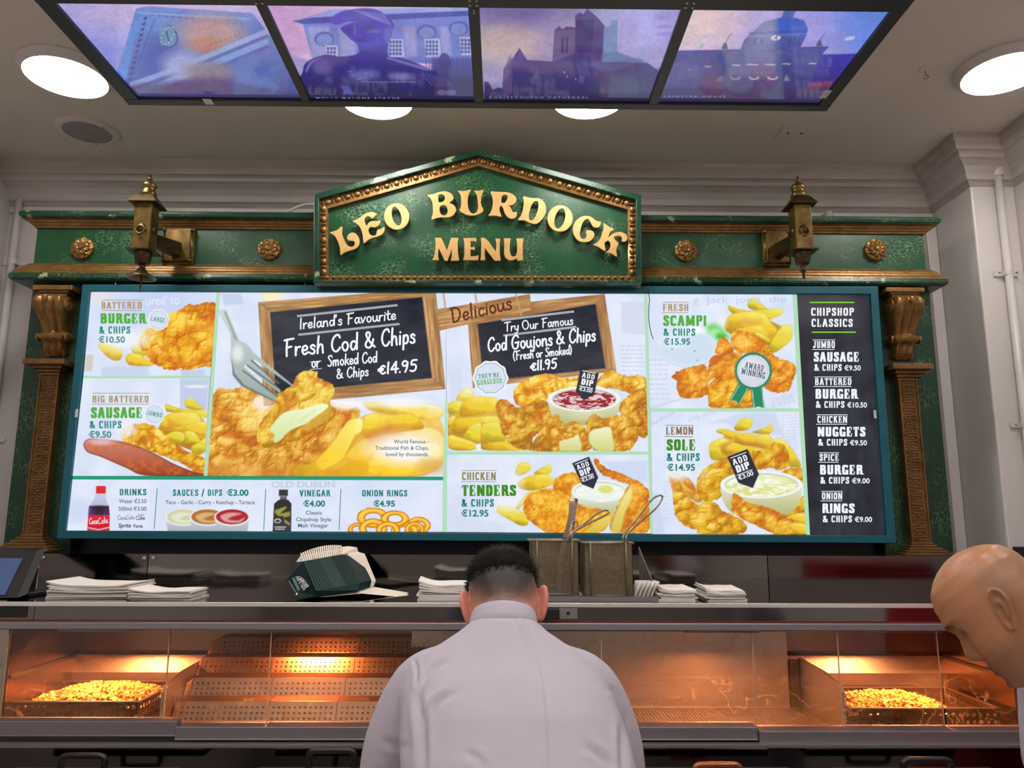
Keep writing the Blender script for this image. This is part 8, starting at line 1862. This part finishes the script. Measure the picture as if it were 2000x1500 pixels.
md_o = bpy.data.objects.new('t', me); COL.objects.link(md_o); sd_ = md_o.modifiers.new('s', 'SUBSURF'); sd_.levels = 1
bpy.context.view_layer.update(); me2 = bpy.data.meshes.new_from_object(md_o.evaluated_get(bpy.context.evaluated_depsgraph_get())); bpy.data.objects.remove(md_o); me = me2
v = verts(me); nr = np.empty(len(v)*3, np.float32); me.vertices.foreach_get('normal', nr); nr = nr.reshape(-1, 3)
X, Y = pxof(v); back = np.clip(-(nr[:, 1]*.8+nr[:, 2]*-.2), 0, 1)*(v[:, 1] < 1.75)
def along(pts, w0, w1=None):
    """bell-shaped ridge that follows a polyline on the back"""
    out = np.zeros(len(v)); P = np.array(smoothpts(pts, 6))
    d2 = np.full(len(v), 1e9); par = np.zeros(len(v)); sg = np.zeros(len(v))
    for i in range(len(P)-1):
        a, b = P[i], P[i+1]; e = b-a; L = e@e; t_ = np.clip(((X-a[0])*e[0]+(Y-a[1])*e[1])/L, 0, 1); dx, dy = X-a[0]-t_*e[0], Y-a[1]-t_*e[1]; q = dx*dx+dy*dy; m_ = q < d2
        d2 = np.where(m_, q, d2); par = np.where(m_, (i+t_)/(len(P)-1), par); sg = np.where(m_, np.sign(e[0]*dy-e[1]*dx), sg)
    return np.sqrt(d2), par, sg
disp = np.zeros(len(v))
d, par, sg = along([(1003, 1180), (1025, 1235), (1048, 1300), (1060, 1370), (1064, 1440), (1066, 1540)], 5)
disp += .0022*np.exp(-(d/5)**2)*(.7+.5*vnoise(Y/9, X/50, 2))-.0015*np.exp(-((d-9)/5)**2)
for pts, amp, w in [([(872, 1290), (846, 1305), (826, 1330), (818, 1352)], -.006, 6), ([(888, 1352), (858, 1368), (838, 1394), (828, 1420)], -.0065, 7), ([(815, 1352), (822, 1400), (826, 1450), (826, 1510)], -.008, 8), ([(808, 1285), (815, 1315), (812, 1345)], -.004, 4),
                    ([(1040, 1205), (1066, 1215), (1092, 1228)], -.003, 4), ([(1042, 1220), (1070, 1236), (1090, 1240)], -.0025, 4), ([(1150, 1325), (1180, 1345), (1200, 1352)], -.003, 6), ([(1140, 1455), (1170, 1475), (1195, 1500)], -.005, 8), ([(905, 1468), (930, 1480), (945, 1500)], -.003, 8), ([(745, 1445), (770, 1455), (800, 1462)], -.003, 8), ([(1200, 1280), (1218, 1320), (1228, 1360)], -.003, 6), ([(1216, 1400), (1216, 1450), (1218, 1510)], -.006, 7)]:
    d, par, sg = along(pts, w); disp += amp*np.sin(PI*np.clip(par*.9+.05, 0, 1))*np.exp(-(d/w)**2)-amp*.55*np.exp(-((d-2.0*w)/w)**2)*np.sin(PI*np.clip(par, 0, 1))
disp += .0035*(fbm(X/60, Y/45, 9, 3)-.5)*back
v = v+nr*(disp*np.clip(back*1.6, 0, 1))[:, None]
setverts(me, v); me.materials.append(shirt_m); shirt = link('shirt', me, m1, smooth='all')
cb = MB(); rg = []
for h, w, d_, in [(-.036, .078, .068), (-.020, .076, .070), (-.006, .074, .070), (.008, .071, .066), (.026, .067, .062), (.030, .0655, .0605), (.027, .064, .059), (.006, .066, .061)]:
    rg.append([(p[0], p[1], p[2]+.030*((1.655-p[1])/.066) if False else p[2]) for p in oring((.0015, 1.657+h*.5+(.012 if h < -.01 else 0), 1.374+h*.95), w, d_, -.55, 48, 2.0)])
cb.loft(rg, cap0=False, cap1=False)
thicken(cb.build('collar', shirt_m, shirt, smooth='all'), .0018)
# trousers and shoes
tm = MB(); tm.loft([oring((.045, 1.30, .80), .175, .12), oring((.045, 1.29, .92), .182, .125), oring((.045, 1.30, .98), .17, .11)])
for s in (-1, 1): chain(tm, [(.045+s*.085, 1.30, .86), (.045+s*.095, 1.33, .50), (.045+s*.10, 1.30, .10)], [.098, .070, .056], 20)
me = remeshed(tm, .012, 6); me.materials.append(trouser_m); link('trousers', me, m1, smooth='all')
for s in (-1, 1):
    sm = MB(); chain(sm, [(.045+s*.10, 1.26, .045), (.045+s*.102, 1.36, .045), (.045+s*.105, 1.47, .038)], [.044, .046, .036], 16); sm.build('shoe', shoe_m, m1, smooth='all')

# --- the bald man leaning in at the right edge
m2 = thing('person', (1.25, 1.46, 0), 'bald tanned man in a white shirt leaning in from the right edge, face down', 'person')
R2 = rot(math.radians(44), math.radians(-40), math.radians(-3))*.96
C2 = np.array(at(1949, 1199, Y=1.36))-R2@np.array([-.076, -.012, -.006])
T2 = lambda p: tuple(C2+R2@np.array(p))
neck2 = C2+np.array([.115, -.02, -.130])
mb = MB(); head_rings(mb, T2, 1.0)
for s in (-1, 1): ear(mb, T2, s, .42)
chain(mb, [C2+R2@np.array([0, -.035, -.045]), neck2*.5+(C2+R2@np.array([0, -.045, -.07]))*.5, neck2+np.array([.02, 0, -.05])], [.060, .060, .066], 24)
sh2 = {-1: np.array([1.125, 1.27, 1.265]), 1: np.array([1.115, 1.60, 1.27])}; el2 = {-1: np.array([1.12, 1.24, 1.0]), 1: np.array([1.105, 1.64, 1.0])}; wr2 = {-1: np.array([.90, 1.34, .91]), 1: np.array([.97, 1.62, .90])}
for s in (-1, 1):
    chain(mb, [el2[s], wr2[s]], [.04, .028], 16); hand(mb, wr2[s], wr2[s]-el2[s], (0, 0, -1), s); chain(mb, [neck2+np.array([.02, 0, -.06]), sh2[s]+np.array([.012, -s*.02, -.005]), el2[s]], [.04, .034, .034], 14)
chain(mb, [neck2+np.array([.02, 0, -.05]), (1.16, 1.46, 1.15), (1.21, 1.46, .95)], [.06, .07, .07], 16)
me = remeshed(mb, .003, 2)
v = verts(me); L2 = (v-C2)@R2/.96**2; hd = sstep(.19, .145, np.linalg.norm(L2, axis=1))
base = np.tile(np.array([170, 116, 82])/255, (len(v), 1))
nz = fbm(L2[:, 1]*40+3, L2[:, 2]*40, 5, 3)
jaw = sstep(-.035, -.075, L2[:, 2]+(nz-.5)*.02-.25*np.clip(-L2[:, 1]-.01, 0, 1)*0)*hd*(L2[:, 1] > -.03)
shav = sstep(.0, -.05, L2[:, 1]+(nz-.5)*.02)*sstep(.085, .05, L2[:, 2])*hd*(L2[:, 2] > -.05)
base = base*(1-.42*jaw[:, None])+np.array([96, 70, 54])/255*.42*jaw[:, None]
base = base*(1-.34*shav[:, None])+np.array([104, 78, 62])/255*.34*shav[:, None]
lips = np.exp(-((L2[:, 2]+.072)/.010)**2)*(np.abs(L2[:, 0]) < .024)*(L2[:, 1] > .07)
base = base*(1-.5*lips[:, None])+np.array([130, 62, 54])/255*.5*lips[:, None]
brow = np.exp(-((L2[:, 2]-.024)/.0045)**2)*np.exp(-((np.abs(L2[:, 0])-.034)/.020)**2)*(L2[:, 1] > .06)
base = base*(1-.8*brow[:, None])+np.array([36, 24, 20])/255*.8*brow[:, None]
eye = np.exp(-((L2[:, 2]-.003)/.004)**2)*np.exp(-((np.abs(L2[:, 0])-.034)/.012)**2)*(L2[:, 1] > .06)
base = base*(1-.7*eye[:, None])+np.array([40, 26, 22])/255*.7*eye[:, None]
settone(me, base); me.materials.append(skin2); link('body', me, m2, smooth='all')
mb = MB()
def yring(c, wy, dx, tilt, n=36): 
    return [(c[0]+dx*math.cos(2*PI*k/n)*math.cos(tilt), c[1]+wy*math.sin(2*PI*k/n), c[2]+dx*math.cos(2*PI*k/n)*math.sin(tilt)) for k in range(n)]
mb.loft([yring((1.250, 1.46, 0.840), .18, .12, 0), yring((1.250, 1.46, 0.950), .19, .125, .1), yring((1.215, 1.46, 1.040), .20, .13, .3), yring((1.170, 1.46, 1.160), .205, .125, .4), yring((1.130, 1.46, 1.250), .19, .11, .45), yring((1.115, 1.46, 1.305), .13, .085, .45), yring((1.10, 1.455, 1.335), .095, .075, .5), yring((1.075, 1.45, 1.352), .080, .066, .6), yring((neck2[0]+.035, neck2[1]+.005, neck2[2]+.028), .072, .064, .7)])
for s in (-1, 1): chain(mb, [np.array([1.10, 1.46+s*.09, 1.27]), sh2[s], sh2[s]*.5+el2[s]*.5, el2[s], el2[s]*.4+wr2[s]*.6, wr2[s]], [.075, .076, .066, .058, .05, .04], 22)
me = remeshed(mb, .010, 8); v = verts(me); nr = np.empty(len(v)*3, np.float32); me.vertices.foreach_get('normal', nr); nr = nr.reshape(-1, 3)
v = v+nr*((fbm(v[:, 0]*16+v[:, 1]*9, v[:, 2]*20, 4, 3)-.5)*.012)[:, None]; setverts(me, v); me.materials.append(shirt_m); link('shirt', me, m2, smooth='all')
tm = MB(); tm.loft([yring((1.250, 1.46, 0.800), .175, .12, 0), yring((1.250, 1.46, 0.960), .18, .12, 0)])
for s in (-1, 1): chain(tm, [(1.25, 1.46+s*.085, .86), (1.23, 1.46+s*.095, .50), (1.26, 1.46+s*.10, .10)], [.098, .070, .056], 20)
me = remeshed(tm, .012, 6); me.materials.append(trouser_m); link('trousers', me, m2, smooth='all')
for s in (-1, 1):
    sm = MB(); chain(sm, [(1.30, 1.46+s*.10, .045), (1.20, 1.46+s*.102, .045), (1.09, 1.46+s*.105, .038)], [.044, .046, .036], 16); sm.build('shoe', shoe_m, m2, smooth='all')
